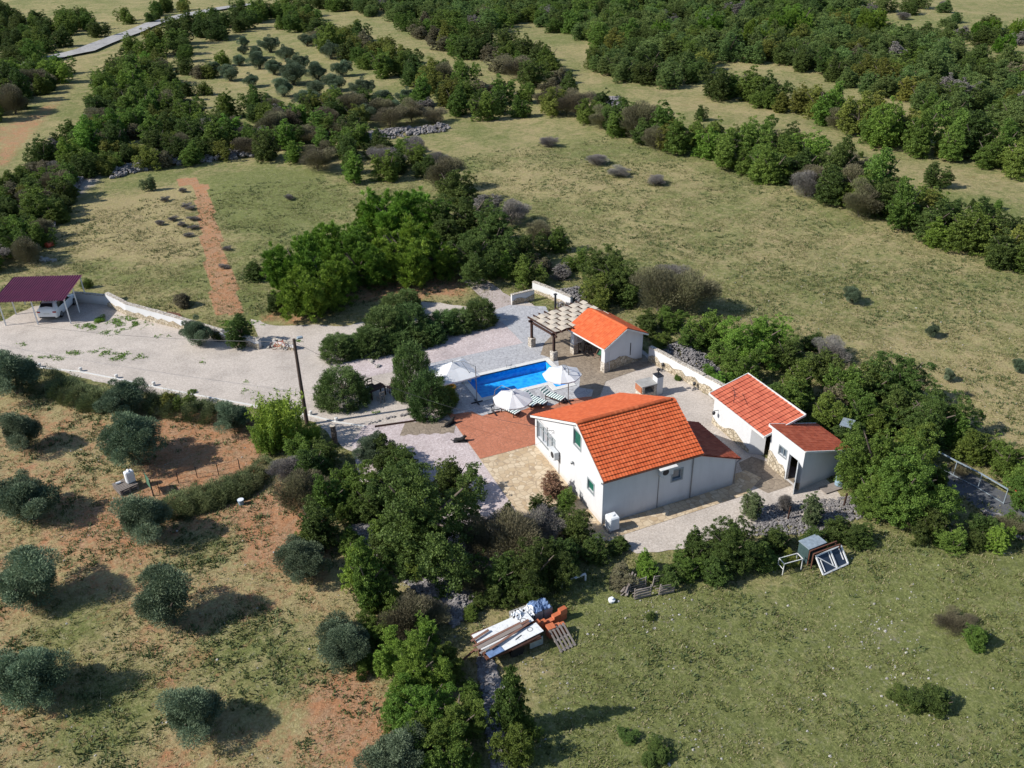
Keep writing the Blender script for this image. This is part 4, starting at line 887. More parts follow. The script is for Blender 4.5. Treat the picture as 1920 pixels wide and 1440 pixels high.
# ---------------------------------------------------------------- bar table, stools, green deck chair
bx, by = G(1083, 660)
t = thing('bar_table', (bx,by,0.03), 'round white-topped bar table in front of the summer kitchen', 'table')
f = MB(); f.lathe([(0.38,0),(0.40,0.02),(0.40,0.05)], (0,0,1.02), 20); f.build('tabletop', M['fascia'], t); f = MB(); f.lathe([(0.28,0),(0.06,0.05),(0.06,1.0),(0.12,1.02)], (0,0,0), 12); f.build('pedestal', M['dark_wood'], t, tint=True)
def stool(x, y, label, rz=0.0):
    t = thing('bar_stool', (x,y,0.03), label, 'bar stool', 'dark bar stools', rz)
    f = MB(); f.box(-0.2,0.2,-0.2,0.2,0.72,0.77); f.build('seat', M['dark_wood'], t, tint=True)
    for a, b in ((-1,-1),(1,-1),(1,1),(-1,1)): g = MB(); g.bar((a*0.24,b*0.24,0),(a*0.17,b*0.17,0.72),0.045); g.build('leg', M['dark_wood'], t, tint=True)
    f = MB()
    for a, b in (((-.22,-.22),(.22,-.22)),((.22,-.22),(.22,.22)),((.22,.22),(-.22,.22)),((-.22,.22),(-.22,-.22))): f.bar((*a,0.3),(*b,0.3),0.03)
    f.build('stretcher', M['dark_wood'], t, tint=True)
    f = MB(); f.bar((-0.18,0.19,0.75),(-0.18,0.24,1.15),0.04); f.bar((0.18,0.19,0.75),(0.18,0.24,1.15),0.04); f.box(-0.2,0.2,0.21,0.25,1.0,1.16); f.build('backrest', M['dark_wood'], t, tint=True); return t
stool(bx+0.75, by-0.35, 'dark bar stool right of the round white-topped bar table', 0.6); stool(bx+0.35, by+0.75, 'dark bar stool behind the round white-topped bar table', 2.2)
# picnic set by the near juniper: table and four chairs
tx, ty = G(706, 742)
t = thing('garden_table', (tx,ty,0), 'dark wooden garden table in the shade right of the round juniper', 'table', rz=0.3)
f = MB(); [f.box(-0.7,0.7,-0.4+k*0.135,-0.28+k*0.135,0.70,0.74) for k in range(6)]; f.build('tabletop', M['dark_wood'], t, tint=True)
for a, b in ((-1,-1),(1,-1),(1,1),(-1,1)): g = MB(); g.box(a*0.6-0.04,a*0.6+0.04,b*0.33-0.04,b*0.33+0.04,0,0.70); g.build('leg', M['dark_wood'], t, tint=True)
def chair(x, y, rz, label, mat):
    t = thing('garden_chair', (x,y,0), label, 'chair', 'chairs round the garden table', rz)
    f = MB(); f.box(-0.22,0.22,-0.22,0.22,0.42,0.46); f.build('seat', mat, t, tint=True); f = MB(); f.box(-0.22,-0.17,0.2,0.24,0.46,0.95); f.box(0.17,0.22,0.2,0.24,0.46,0.95); f.box(-0.17,0.17,0.2,0.24,0.83,0.93); f.box(-0.17,0.17,0.2,0.24,0.62,0.68); f.build('backrest', mat, t, tint=True)
    for a, b in ((-1,-1),(1,-1),(1,1),(-1,1)): g = MB(); g.box(a*0.19-0.025,a*0.19+0.025,b*0.19-0.025,b*0.19+0.025,0,0.42); g.build('leg', mat, t, tint=True)
    return t
for dx, dy, rz, lb, mt in ((0.1,-1.0,math.pi+0.25,'pale wooden garden chair on the near side of the dark table','grey_wood'),(-0.1,1.0,0.2,'dark garden chair on the far side of the dark table','dark_wood'),(1.15,0.1,-1.4,'brown garden chair at the right end of the dark table','brown_wood'),(-1.1,-0.1,1.7,'dark garden chair at the juniper end of the table','dark_wood')): chair(tx+dx, ty+dy, rz, lb, M[mt])
gx, gy = G(1124, 672)
t = thing('deck_chair', (gx,gy,0.03), 'green canvas deck chair beside the stone pillar', 'deck chair', rz=-1.2)
f = MB(); [f.bar((-0.28+k*0.56,-0.4,0.05),(-0.28+k*0.56,0.45,0.95),0.04) for k in (0,1)]; [f.bar((-0.24+k*0.48,0.4,0.05),(-0.24+k*0.48,-0.45,0.5),0.04) for k in (0,1)]; f.bar((-0.28,0.45,0.95),(0.28,0.45,0.95),0.04); f.bar((-0.26,-0.45,0.5),(0.26,-0.45,0.5),0.04); f.build('frame', M['brown_wood'], t, tint=True)
f = MB(); pr = [(-0.45,0.50),(-0.2,0.34),(0.05,0.34),(0.25,0.55),(0.45,0.94)]
for (a, za_), (b, zb_) in zip(pr, pr[1:]): f.quad((-0.24,a,za_),(0.24,a,za_),(0.24,b,zb_),(-0.24,b,zb_))
f.build('seat', M['green_cloth'], t)
# ---------------------------------------------------------------- carport and car
CA, CB = Vector(G(120,563.5,2.4)), Vector(G(155,516,2.65))
cdir = Vector((-0.93,0.37)).normalized(); ddir = (CB-CA).normalized(); cl = (CB-CA).length; Wc = 6.3
cp_ = thing('carport', (CA.x,CA.y,0), 'open carport with burgundy corrugated roof on white posts', 'carport')
f = MB(); nw = 28; V = []; Fc = []
for side, dz in ((0, 0.0), (1, -0.02)):
    for i in range(nw*4+1):
        u = Wc*i/(nw*4); w_ = 0.07*(1 if (i % 4) in (0, 1) else 0)
        for q_ in (0.0, 1.0):
            p = cdir*u+ddir*(cl*q_); V.append((p.x, p.y, 2.4+0.25*q_+w_+dz))
m_ = (nw*4+1)*2
for i in range(nw*4): Fc.append((i*2,i*2+2,i*2+3,i*2+1)); Fc.append((m_+i*2,m_+i*2+1,m_+i*2+3,m_+i*2+2)); Fc.append((i*2,m_+i*2,m_+i*2+2,i*2+2)); Fc.append((i*2+1,i*2+3,m_+i*2+3,m_+i*2+1))
f.add(V, Fc); f.build('roof', M['burgundy'], cp_)
for u in (0.15, 3.05, 5.9):
    for v in (0.35, cl*0.52, cl-0.3):
        p = cdir*u+ddir*v; f = MB(); f.box(p.x-0.05,p.x+0.05,p.y-0.05,p.y+0.05,0,2.33+0.25*v/cl); f.build('post', M['white_metal'], cp_)
for v in (0.35, cl-0.3):
    f = MB(); a = cdir*0.05+ddir*v; b = cdir*(Wc-0.1)+ddir*v; f.bar((a.x,a.y,2.34+0.25*v/cl),(b.x,b.y,2.34+0.25*v/cl),0.07,0.1); f.build('beam', M['white_metal'], cp_)
def car():
    a = Vector(G(73,603)); b = Vector(G(110,602)); c = (a+b)/2; d = (b-a).normalized(); fwd = Vector((-d.y,d.x))
    fwd = (Vector(G(134,566))-Vector(G(100,599))).normalized()
    rz = math.atan2(fwd.y, fwd.x)
    t = thing('parked_car', (c.x,c.y,0.02), 'white hatchback car parked under the burgundy carport', 'car', rz=rz)
    # side profile (x forward from the rear bumper, z); lower body and cabin lofted across y
    W_ = 0.90
    def loft(prof_fn, xs, name, mat, parent=t):
        pass
    f = MB(); sec = []   # stations: x, half width, bottom, belt z, roof z, roof half width
    st = [(0.00,0.74,0.42,0.62,0.64,0.60),(0.04,0.84,0.30,0.98,1.00,0.74),(0.18,0.88,0.26,1.02,1.20,0.66),(0.55,0.90,0.22,1.02,1.56,0.60),(1.0,0.91,0.20,1.00,1.62,0.62),(1.8,0.91,0.20,0.98,1.64,0.63),(2.5,0.91,0.20,0.97,1.58,0.62),(3.0,0.90,0.20,0.97,1.30,0.66),(3.3,0.89,0.20,0.98,1.02,0.74),(3.9,0.87,0.22,0.92,0.94,0.72),(4.3,0.80,0.28,0.78,0.80,0.64),(4.42,0.66,0.40,0.60,0.62,0.52)]
    V = []
    for (x,hw,zb_,zs,zr,rw) in st:
        V += [(x,-hw*0.92,zb_),(x,-hw,zb_+0.15),(x,-hw,(zb_+zs)/2+0.08),(x,-hw*0.97,zs),(x,-rw-(hw-rw)*0.12,zs+(zr-zs)*0.75),(x,-rw*0.85,zr),(x,0,zr+0.015),(x,rw*0.85,zr),(x,rw+(hw-rw)*0.12,zs+(zr-zs)*0.75),(x,hw*0.97,zs),(x,hw,(zb_+zs)/2+0.08),(x,hw,zb_+0.15),(x,hw*0.92,zb_)]
    k = 13; Fc = [tuple(range(k)), tuple(range(len(V)-1,len(V)-k-1,-1))]
    for i in range(len(st)-1):
        for j in range(k-1): Fc.append((i*k+j,(i+1)*k+j,(i+1)*k+j+1,i*k+j+1))
        Fc.append((i*k+k-1,(i+1)*k+k-1,(i+1)*k,i*k))
    f.add(V, Fc); f.build('body', M['car_paint'], t, smooth=True)
    f = MB(); f.add([(0.13,-0.60,1.06),(0.13,0.60,1.06),(0.47,0.52,1.50),(0.47,-0.52,1.50)], [(0,3,2,1)]); f.add([(0.16,-0.60,1.09),(0.16,0.60,1.09),(0.50,0.52,1.53),(0.50,-0.52,1.53)],[(0,1,2,3)]); o=f.build('rear_window', M['car_glass'], t); o.location=(-0.02,0,0.03)
    for s_ in (-1,1):
        f = MB(); f.add([(0.62,s_*0.885,1.06),(1.75,s_*0.885,1.04),(1.75,s_*0.73,1.47),(0.85,s_*0.73,1.47)],[(0,1,2,3)]); f.add([(1.82,s_*0.885,1.04),(2.9,s_*0.88,1.03),(2.55,s_*0.73,1.45),(1.82,s_*0.73,1.47)],[(0,1,2,3)]); f.build('side_window', M['car_glass'], t)
        f = MB(); f.box(0.005,0.12,s_*0.70-0.16,s_*0.70+0.14,0.80,0.94,0.02); f.build('tail_light', M['tail'], t)
        for x in (0.85,3.5):
            f = MB(); f.T = Matrix.Translation((x,s_*0.80,0.33)) @ Matrix.Rotation(math.pi/2,4,'X'); f.lathe([(0.25,-0.11),(0.33,-0.09),(0.33,0.09),(0.25,0.11)],(0,0,0),20); w_=f.build('wheel', M['rubber'], t)
            f = MB(); f.T = Matrix.Translation((x,s_*0.80,0.33)) @ Matrix.Rotation(math.pi/2,4,'X'); f.lathe([(0.2,-0.118),(0.2,0.118)],(0,0,0),14); f.build('rim', M['grey_metal'], w_)
        f = MB(); f.box(2.75,2.9,s_*0.98-0.09,s_*0.98+0.09,1.0,1.14,0.02); f.build('wing_mirror', M['car_paint'], t)
    f = MB(); f.box(-0.012,0.03,-0.26,0.26,0.66,0.78); f.build('number_plate', M['plate'], t)
    f = MB(); f.box(-0.02,0.1,-0.7,0.7,0.30,0.42,0.02); f.build('bumper', M['dark_metal'], t)
    f = MB(); f.add([(3.30,-0.72,1.02),(3.30,0.72,1.02),(2.62,0.56,1.52),(2.62,-0.56,1.52)],[(0,1,2,3)]); o=f.build('windscreen', M['car_glass'], t); o.location=(0.02,0,0.045)
car()
# ---------------------------------------------------------------- bench with orange wheel sides
sx_, sy_ = G(325, 606)
t = thing('garden_bench', (sx_,sy_,0.01), 'orange-framed wooden bench with wheel-shaped sides by the white wall', 'bench', rz=-0.75)
f = MB(); [f.box(-0.7,0.7,-0.3+k*0.15,-0.18+k*0.15,0.40,0.43) for k in range(4)]; f.build('seat', M['brown_wood'], t, tint=True)
f = MB(); [f.box(-0.7,0.7,0.30,0.33,0.50+k*0.14,0.62+k*0.14) for k in range(3)]; f.build('backrest', M['brown_wood'], t, tint=True)
for s_ in (-0.8, 0.8):
    f = MB(); f.tube([(s_,0.42*math.cos(k*math.pi/9),0.42+0.38*math.sin(k*math.pi/9)) for k in range(19)],0.035,6,cap=False)
    for k in range(4): a=k*math.pi/4; f.bar((s_,0.4*math.cos(a),0.42+0.36*math.sin(a)),(s_,-0.4*math.cos(a),0.42-0.36*math.sin(a)),0.035)
    f.build('wheel_side', M['coral'], t)
f = MB(); f.bar((-0.8,-0.32,0.1),(0.8,-0.32,0.1),0.05); f.bar((-0.8,0.32,0.1),(0.8,0.32,0.1),0.05); f.build('frame', M['coral'], t)
# ---------------------------------------------------------------- lamp pole and cable
lx, ly = G(576, 796)
lp_ = thing('lamp_pole', (lx,ly,0), 'tall dark wooden pole with a small lamp beside the drive', 'lamp pole')
topx, topy = -0.0, 0.0
f = MB(); f.tube([(0,0,0),(0.0,0,3.5),(0.02,0.02,6.9)], [0.15,0.125,0.10], 12); f.build('pole', M['pole_wood'], lp_, tint=True)
f = MB(); f.tube([(0,0,6.75),(0.35,-0.05,6.95)],0.025,6); arm = f.build('lamp_arm', M['grey_metal'], lp_)
f = MB(); f.box(0.22,0.62,-0.18,0.08,6.88,7.02,0.03); f.build('lamp_head', M['silver'], lp_)
f = MB()
def cable(a, b, sag, n_=24): return [tuple(Vector(a).lerp(Vector(b), i/n_)-Vector((0,0,sag*4*(i/n_)*(1-i/n_)))) for i in range(n_+1)]
f.tube(cable((lx,ly,6.7),(-0.45,6.6,3.2),1.0),0.012,4); f.tube(cable((lx,ly,6.7),(-58,60,6.5),2.2),0.014,4)
tag(f.build('power_cable', M['dark_metal']), 'thin overhead power cable running from the pole to the house', 'cable')
# bicycle on the low wall
x, y = G(525, 656); t = thing('bicycle', (x,y,0.01), 'rusty red bicycle leaning on the low wall behind the lamp pole', 'bicycle', rz=-0.55)
for s_ in (-0.5,0.5):
    f = MB(); f.tube([(s_+0.32*math.cos(k*math.pi/10),0,0.33+0.32*math.sin(k*math.pi/10)) for k in range(21)],0.022,5,cap=False); f.build('wheel', M['rust'], t)
f = MB(); f.bar((-0.5,0,0.33),(-0.15,0,0.8),0.035); f.bar((-0.15,0,0.8),(0.38,0,0.82),0.035); f.bar((0.38,0,0.82),(0.0,0,0.33),0.035); f.bar((0,0,0.33),(-0.15,0,0.85),0.035); f.bar((-0.5,0,0.33),(0,0,0.33),0.03); f.bar((0.5,0,0.33),(0.36,0,0.95),0.035); f.build('frame', M['coral'], t)
f = MB(); f.bar((0.36,-0.25,0.97),(0.36,0.25,0.97),0.03); f.build('handlebar', M['dark_metal'], t); f = MB(); f.box(-0.28,-0.04,-0.07,0.07,0.86,0.91,0.01); f.build('saddle', M['rubber'], t)
# ---------------------------------------------------------------- edging bollards along the drive, with their labels
bol = [(75,688),(152,696),(219,709),(289,723),(360,737),(583,778),(631,790)]
names = ['leftmost of the short white posts along the drive','second short white post from the left along the drive','third short white post from the left along the drive','fourth short white post from the left along the drive','short white post on the drive edge behind the red soil plot','short white post just right of the lamp pole','rightmost short white post, by the start of the garden path']
for (px, py), lb in zip(bol, names):
    x, y = G(px, py); f = MB(); f.lathe([(0.13,0),(0.13,0.30),(0.10,0.34)], (0,0,0), 12); o = f.build('bollard', M['coping']); o.location=(x,y,0); tag(o, lb, 'bollard', 'white posts along the drive')
f = MB(); pts = [G(*p) for p in ((20,676),(75,690),(152,698),(219,711),(289,726),(360,740),(480,762),(583,780),(631,792),(684,800))]
for a, b in zip(pts, pts[1:]): f.bar((*a,0.02),(*b,0.02),0.14,0.10)
tag(f.build('kerb', M['coping']), 'low pale kerb along the near edge of the drive', 'kerb')
# stone edgings
def rocks(name, pts, n_, size, label=None, cat=None, kind=None, spread=0.15, mat=None, h=None, seed=1, zf=0.0):
    r = random.Random(seed); f = MB(); tot = sum(math.dist(a,b) for a,b in zip(pts,pts[1:])) or 1
    for i in range(n_):
        q_ = r.random()*tot; 
        for a, b in zip(pts, pts[1:]):
            L = math.dist(a,b)
            if q_ <= L: break
            q_ -= L
        x = a[0]+(b[0]-a[0])*q_/L; y = a[1]+(b[1]-a[1])*q_/L
        ox_, oy_ = r.gauss(0, spread), r.gauss(0, spread); x += ox_; y += oy_; s_ = size*r.uniform(0.5, 1.4)
        zb_ = zat(x, y)+(h*max(0, 1-math.hypot(ox_,oy_)/(spread*2.2))*r.uniform(0.5,1) if h else 0)
        rock(f, x, y, zb_+s_*0.15, s_, r)
    o = f.build(name, mat or M['rock'], tint=True); return tag(o, label, cat, kind=kind)
ICO = None
def rock(f, x, y, z, s_, r):
    v = []; ph = r.random()*6
    for zz_, rr in ((-0.35,0.6),(0.05,1.0),(0.38,0.62)):
        for j in range(5):
            a = j*2*math.pi/5+ph+zz_; k = rr*r.uniform(0.7,1.2); v.append((x+s_*0.6*k*math.cos(a), y+s_*0.5*k*math.sin(a), z+s_*(zz_+r.uniform(-.08,.08))))
    fc = [(j,(j+1)%5,(j+1)%5+5,j+5) for j in range(5)]+[(j+5,(j+1)%5+5,(j+1)%5+10,j+10) for j in range(5)]+[(10,11,12,13,14)]
    f.add(v, fc, r.random())
rocks('stone_edging', [G(681,665),G(712,691)], 16, 0.28, 'short row of white stones edging the gravel beside the tall juniper', 'stone edging', spread=0.05, mat=M['rock_white'])
rocks('stone_edging', [G(685,798),G(720,786),G(770,776),G(800,768)], 34, 0.20, 'curved row of small dark stones edging the gravel bed', 'stone edging', spread=0.05, seed=5)
f = MB(); a, b = G(703,801), G(806,786); f.bar((*a,0.06),(*b,0.06),0.12,0.1); tag(f.build('log_edging', M['dark_wood'], tint=True), 'straight dark timber edging in front of the garden path', 'edging')
rocks('rockery', [G(648,765),G(666,758)], 14, 0.4, 'group of pale rocks at the foot of the round juniper', 'rocks', spread=0.2, mat=M['rock_white'], seed=9)
rocks('rockery', [G(560,655),G(500,650),G(450,648)], 30, 0.3, 'pale rocks under the fig tree beside the drive', 'rocks', spread=0.3, mat=M['rock_white'], seed=19)
# black garden ornaments flanking the red patio
for (px,py,rz,lb) in ((843,797,0.4,'black lying lion ornament on the far side of the garden path end'),(862,828,-0.4,'black lying lion ornament on the near side of the garden path end')):
    x, y = G(px, py); t = thing('lion_ornament', (x,y,0.02), lb, 'statue', 'black lion ornaments', rz); t.scale = (0.72,0.72,0.62)
    f = MB(); pts_ = [((-0.5,0,0.22),0.16),((-0.35,0,0.26),0.22),((0,0,0.26),0.20),((0.28,0,0.34),0.23),((0.42,0,0.52),0.17),((0.50,0,0.66),0.17),((0.62,0,0.66),0.11),((0.70,0,0.62),0.06)]
    f.tube([p for p,_ in pts_],[r for _,r in pts_],10); 
    for s_ in (-0.13,0.13): f.tube([(0.3,s_,0.15),(0.75,s_,0.06)],[0.08,0.06],8); f.tube([(-0.4,s_*1.4,0.14),(-0.05,s_*1.4,0.06)],[0.11,0.06],8); f.lathe([(0.04,0),(0.03,0.05)],(0.48,s_*0.8,0.8),6)
    f.tube([(-0.5,0,0.2),(-0.75,0.12,0.08),(-0.85,0.3,0.06)],[0.05,0.035,0.045],6); f.build('body', M['rubber'], t, smooth=True)
    f = MB(); f.box(-0.6,0.75,-0.25,0.25,0,0.05,0.01); f.build('plinth', M['dark_metal'], t)
# log with sawn white top (tree stump lamp) near the bushes
x, y = G(628, 832); t = thing('tree_stump', (x,y,0), 'cut dark tree trunk with a pale sawn top behind the bushes', 'tree stump'); f = MB(); f.tube([(0,0,0),(0.03,0,0.9),(0,0,1.5)],[0.24,0.2,0.2],12); f.build('trunk', M['bark'], t); f = MB(); f.lathe([(0.19,0),(0.19,0.012)],(0,0,1.5),14); f.build('sawn_top', M['shade_cloth'], t)
# small wall lanterns & bush on court
for (px,py,lb) in ((1242,694,'upper of the two small ground lanterns on the gravel court'),(1301,730,'lower of the two small ground lanterns near the long shed')):
    x, y = G(px, py); t = thing('ground_lantern', (x,y,0), lb, 'lantern', 'small ground lanterns'); f = MB(); f.lathe([(0.12,0),(0.10,0.05),(0.03,0.08),(0.03,0.35),(0.10,0.38),(0.13,0.55),(0.02,0.68)],(0,0,0),8); f.build('body', M['dark_metal'], t)
    f = MB(); rr = random.Random(px); [rock(f, rr.uniform(-.25,.25), rr.uniform(-.2,.2), 0.02, 0.16, rr) for _ in range(8)]; f.build('stone_ring', M['rock'], t, tint=True)
# ---------------------------------------------------------------- pallet stack, jerry tank, bucket, green gate post, net fence of the plot
x, y = G(236, 916); t = thing('pallet_stack', (x,y,zat(x,y)), 'stack of weathered pallets in the olive grove carrying a white canister', 'pallets', rz=0.35)
for lv in range(3):
    f = MB(); b0 = lv*0.15
    for xx in (-0.55,0,0.5): f.box(xx,xx+0.1,-0.6,0.6,b0,b0+0.10)
    for k in range(8): f.box(-0.6,0.65,-0.6+k*0.155,-0.50+k*0.155,b0+0.10,b0+0.13)
    f.build('pallet', M['grey_wood'], t, tint=True)
jx, jy = G(241, 902); f = MB(); f.T = Matrix.Rotation(0.35,4,'Z'); f.box(-0.28,0.28,-0.2,0.2,0,0.85,0.06); f.box(-0.05,0.05,-0.15,0.15,0.86,0.93,0.02); o = f.build('canister', M['white_plastic']); o.location=(jx+0.2,jy-0.75,zat(x,y)+0.44); tag(o, 'tall white plastic canister standing on the pallet stack', 'canister')
cx_, cy_ = G(222, 903, 0.5); f = MB(); f.tube([(-0.15,0,0.06),(0.15,0.05,0.06)],0.07,8); o = f.build('bottle', M['white_plastic']); o.location=(x-0.35,y+0.15,zat(x,y)+0.44); tag(o, 'small white bottle lying on the pallet stack', 'bottle')
x, y = G(453, 947); t = thing('bucket', (x,y,zat(x,y)), 'light blue bucket beside the lavender hedge', 'bucket'); f = MB(); f.lathe([(0.15,0),(0.20,0.36),(0.21,0.38)],(0,0,0),16); f.build('body', M['blue_plastic'], t); f = MB(); f.lathe([(0.19,0),(0.02,0.005)],(0,0,0.385),16); f.build('water', M['white_plastic'], t)
x, y = G(288, 930); t = thing('garden_gate', (x,y,zat(x,y)), 'faded green gate standing open at the red soil plot', 'gate'); f = MB(); f.tube([(0,0,0),(0,0,1.3)],0.04,8); f.build('post', M['dark_metal'], t)
f = MB(); f.bar((0,0,1.25),(-0.25,1.0,1.25),0.04); f.bar((0,0,0.5),(-0.25,1.0,0.5),0.04); f.bar((-0.25,1.0,0.4),(-0.25,1.0,1.5),0.04); f.add([(0,0,0.5),(-0.25,1.0,0.5),(-0.25,1.0,1.25),(0,0,1.25)],[(0,1,2,3)]); f.build('gate_leaf', M['green_paint'], t)
pf = [(300,925),(335,905),(370,895),(410,890),(450,880)]
t = None
f0 = G(*pf[0]); t = thing('wire_fence', (*f0, zat(*f0)), 'low wire fence on thin dark stakes along the red soil plot', 'fence')
for i, p in enumerate(pf):
    a = G(*p); f = MB(); f.bar((a[0]-f0[0],a[1]-f0[1],0),(a[0]-f0[0],a[1]-f0[1],0.9),0.05); f.build('stake', M['dark_metal'], t)
f = MB()
for p, q_ in zip(pf, pf[1:]):
    a, b = G(*p), G(*q_)
    for h in (0.3,0.8): f.bar((a[0]-f0[0],a[1]-f0[1],h),(b[0]-f0[0],b[1]-f0[1],h),0.012)
f.build('wire', M['dark_metal'], t)
# thin grey olive stakes are left out; orange bin and white stones at the carport corner
x, y = G(95, 462); f = MB(); f.T = Matrix.Rotation(0.7,4,'Z'); f.tube([(-0.45,0,0.3),(0.35,0,0.3)],[0.3,0.28],14); o = f.build('barrel', M['coral']); o.location=(x,y,zat(x,y)); tag(o, 'orange barrel lying beside the thicket above the carport', 'barrel')
rocks('stone_heap', [G(75,488),G(105,488)], 18, 0.4, 'few white stones at the thicket edge above the carport', 'stones', spread=0.3, mat=M['rock_white'], seed=3)
# ---------------------------------------------------------------- junk right: cabinet, rusty frame, white framed glazed door, white stand
t = thing('metal_cabinet', (8.75,-7.98,0), 'old silver-topped metal cabinet at the bushes on the near meadow', 'cabinet', rz=0.05)
f = MB(); f.box(0.03,1.27,0.03,0.82,0,1.05); f.build('body', M['teal'], t); f = MB(); f.box(0,1.3,0,0.85,1.05,1.11); f.build('top', M['silver'], t)
t = thing('iron_rack', (8.75,-8.35,0), 'rusty iron rack standing between cabinet and glazed door', 'rack', rz=0.02)
f = MB()
for y_ in (0.0, 0.28): f.bar((0,y_,1.05),(1.9,y_,1.05),0.07); f.bar((0,y_,0),(0,y_,1.05),0.06); f.bar((1.9,y_,0),(1.9,y_,1.05),0.06)
f.build('iron_bars', M['rust'], t); f = MB(); f.box(0.05,1.85,0.13,0.15,0.05,1.0); f.build('back_panel', M['dark'], t)
t = thing('glazed_door', (9.93,-8.98,0.03), 'white-framed glazed door leaning on the rusty rack on the near meadow', 'door', rz=0.08)
T3 = Matrix.Rotation(math.radians(-42),4,'X'); f = MB(); f.T = T3
for a, b in (((-0.95,0),(0.95,0)),((-0.95,1.07),(0.95,1.07)),((-0.95,0),(-0.95,1.07)),((0.95,0),(0.95,1.07)),((0.12,0),(0.12,1.07)),((-0.9,1.02),(0.1,0.05)),((-0.75,0.1),(-0.75,0.8)),((0.75,0.3),(0.75,0.95)),((-0.05,0.2),(-0.05,1.0))):
    f.bar((a[0],-0.03,a[1]),(b[0],-0.03,b[1]),0.075 if abs(a[0]) in (0.95,0.12) else 0.045)
f.build('door_frame', M['white_metal'], t); f = MB(); f.T = T3; f.box(-0.93,0.93,0.0,0.02,0.02,1.05); f.build('pane', M['panel'], t)
t = thing('metal_stand', (7.6,-7.9,0), 'white tubular metal stand left of the old cabinet', 'stand', rz=-0.08)
f = MB()
for a, b in (((-0.6,-0.25),(0.6,-0.25)),((0.6,-0.25),(0.6,0.25)),((0.6,0.25),(-0.6,0.25)),((-0.6,0.25),(-0.6,-0.25))): f.bar((*a,0.8),(*b,0.8),0.04); f.bar((*a,0),(*a,0.8),0.04)
f.bar((-0.6,-0.25,0.4),(-0.6,0.25,0.4),0.03); f.build('frame', M['fascia'], t)
# pallets / cages centre
def crate_frame(px, py, rz, label, w=0.95, d=0.75, h=0.75, tilt=0.0):
    x, y = G(px, py); t = thing('slatted_crate', (x,y,0), label, 'crate', 'old slatted crates on the near meadow', rz)
    for s_ in (-1,1):
        f = MB(); f.T = Matrix.Rotation(tilt,4,'Y')
        for k in range(4): f.box(-w/2,w/2,s_*d/2-0.02,s_*d/2+0.02,0.02+k*h/4,0.02+k*h/4+0.08)
        f.build('side', M['grey_wood'], t, tint=True)
        f = MB(); f.T = Matrix.Rotation(tilt,4,'Y')
        for e_ in (-1,1): f.box(e_*w/2-0.03,e_*w/2+0.03,s_*(d/2-0.05)-0.03,s_*(d/2-0.05)+0.03,0,h)
        f.build('corner_post', M['grey_wood'], t, tint=True)
    f = MB(); f.T = Matrix.Rotation(tilt,4,'Y'); [f.box(-w/2,w/2,-d/2+k*d/4,-d/2+k*d/4+0.07,0.05,0.075) for k in range(4)]; f.build('bottom', M['grey_wood'], t, tint=True)
crate_frame(1200, 1112, -0.1, 'left slatted wooden crate at the meadow edge'); crate_frame(1243, 1104, -0.05, 'right slatted wooden crate at the meadow edge', 0.9, 0.8, 0.7, 0.12)
x, y = G(1178, 1105); f = MB(); rr = random.Random(3)
for k in range(7): a = rr.uniform(0.2,1.1); f.bar((-0.7*math.cos(a)+rr.uniform(-.2,.2),-0.7*math.sin(a),0.05+0.04*k),(0.7*math.cos(a),0.7*math.sin(a)+rr.uniform(-.2,.2),0.1+0.09*k),0.09,0.03)
o = f.build('scrap_wood', M['grey_wood'], tint=True); o.location=(x,y,0); tag(o, 'heap of loose weathered boards left of the slatted crates', 'boards')
x, y = G(1146, 1128); f = MB(); f.tube([(0,0,0),(0.03,0,0.15),(0.02,0,0.26)],[0.16,0.2,0.1],12); o = f.build('sack', M['white_plastic']); o.location=(x,y,0); tag(o, 'crumpled white sack on the meadow left of the crates', 'sack')
a, b = G(1052,1103), G(1098,1087); f = MB(); f.bar((*a,0.35),(*b,0.45),0.12,0.04); f.box(a[0],a[0]+.1,a[1],a[1]+.1,0,0.33); f.box(b[0]-.1,b[0],b[1]-.1,b[1],0,0.43); tag(f.build('plank', M['fascia']), 'single pale plank lying in the shade behind the junk pile', 'plank')
# ---------------------------------------------------------------- junk pile near centre: trailer bed with sign boards, boards, tarp, clay blocks, pallet
JX, JY = -9.1, -6.6; JA = math.radians(3.5)
def J(u, v): return (JX+u*math.cos(JA)-v*math.sin(JA), JY+u*math.sin(JA)+v*math.cos(JA))
jt = thing('trailer', (JX,JY,0), 'flat farm trailer half buried in boards at the meadow edge', 'trailer', rz=JA)
f = MB(); f.box(-1.55,1.5,-0.95,0.95,0.78,0.88); f.build('bed', M['rust'], jt)
f = MB(); f.box(0.9,1.65,-0.84,-0.80,0.25,0.77); f.build('side_panel', M['silver'], jt)
for s_ in (-0.75,0.85):
    f = MB(); f.T = Matrix.Translation((0.2,s_,0.38)) @ Matrix.Rotation(math.pi/2,4,'X'); f.lathe([(0.25,-0.1),(0.38,-0.08),(0.38,0.08),(0.25,0.1)],(0,0,0),18); f.build('wheel', M['rubber'], jt)
for u in (-1.5,1.5): f = MB(); f.box(u-0.05,u+0.05,-0.05,0.05,0,0.78); f.build('prop', M['rust'], jt)
f = MB(); f.T = Matrix.Translation((-1.7,0,0.8)) ; f.bar((0,0,0),(-1.1,-0.1,-0.5),0.08); f.build('drawbar', M['rust'], jt)
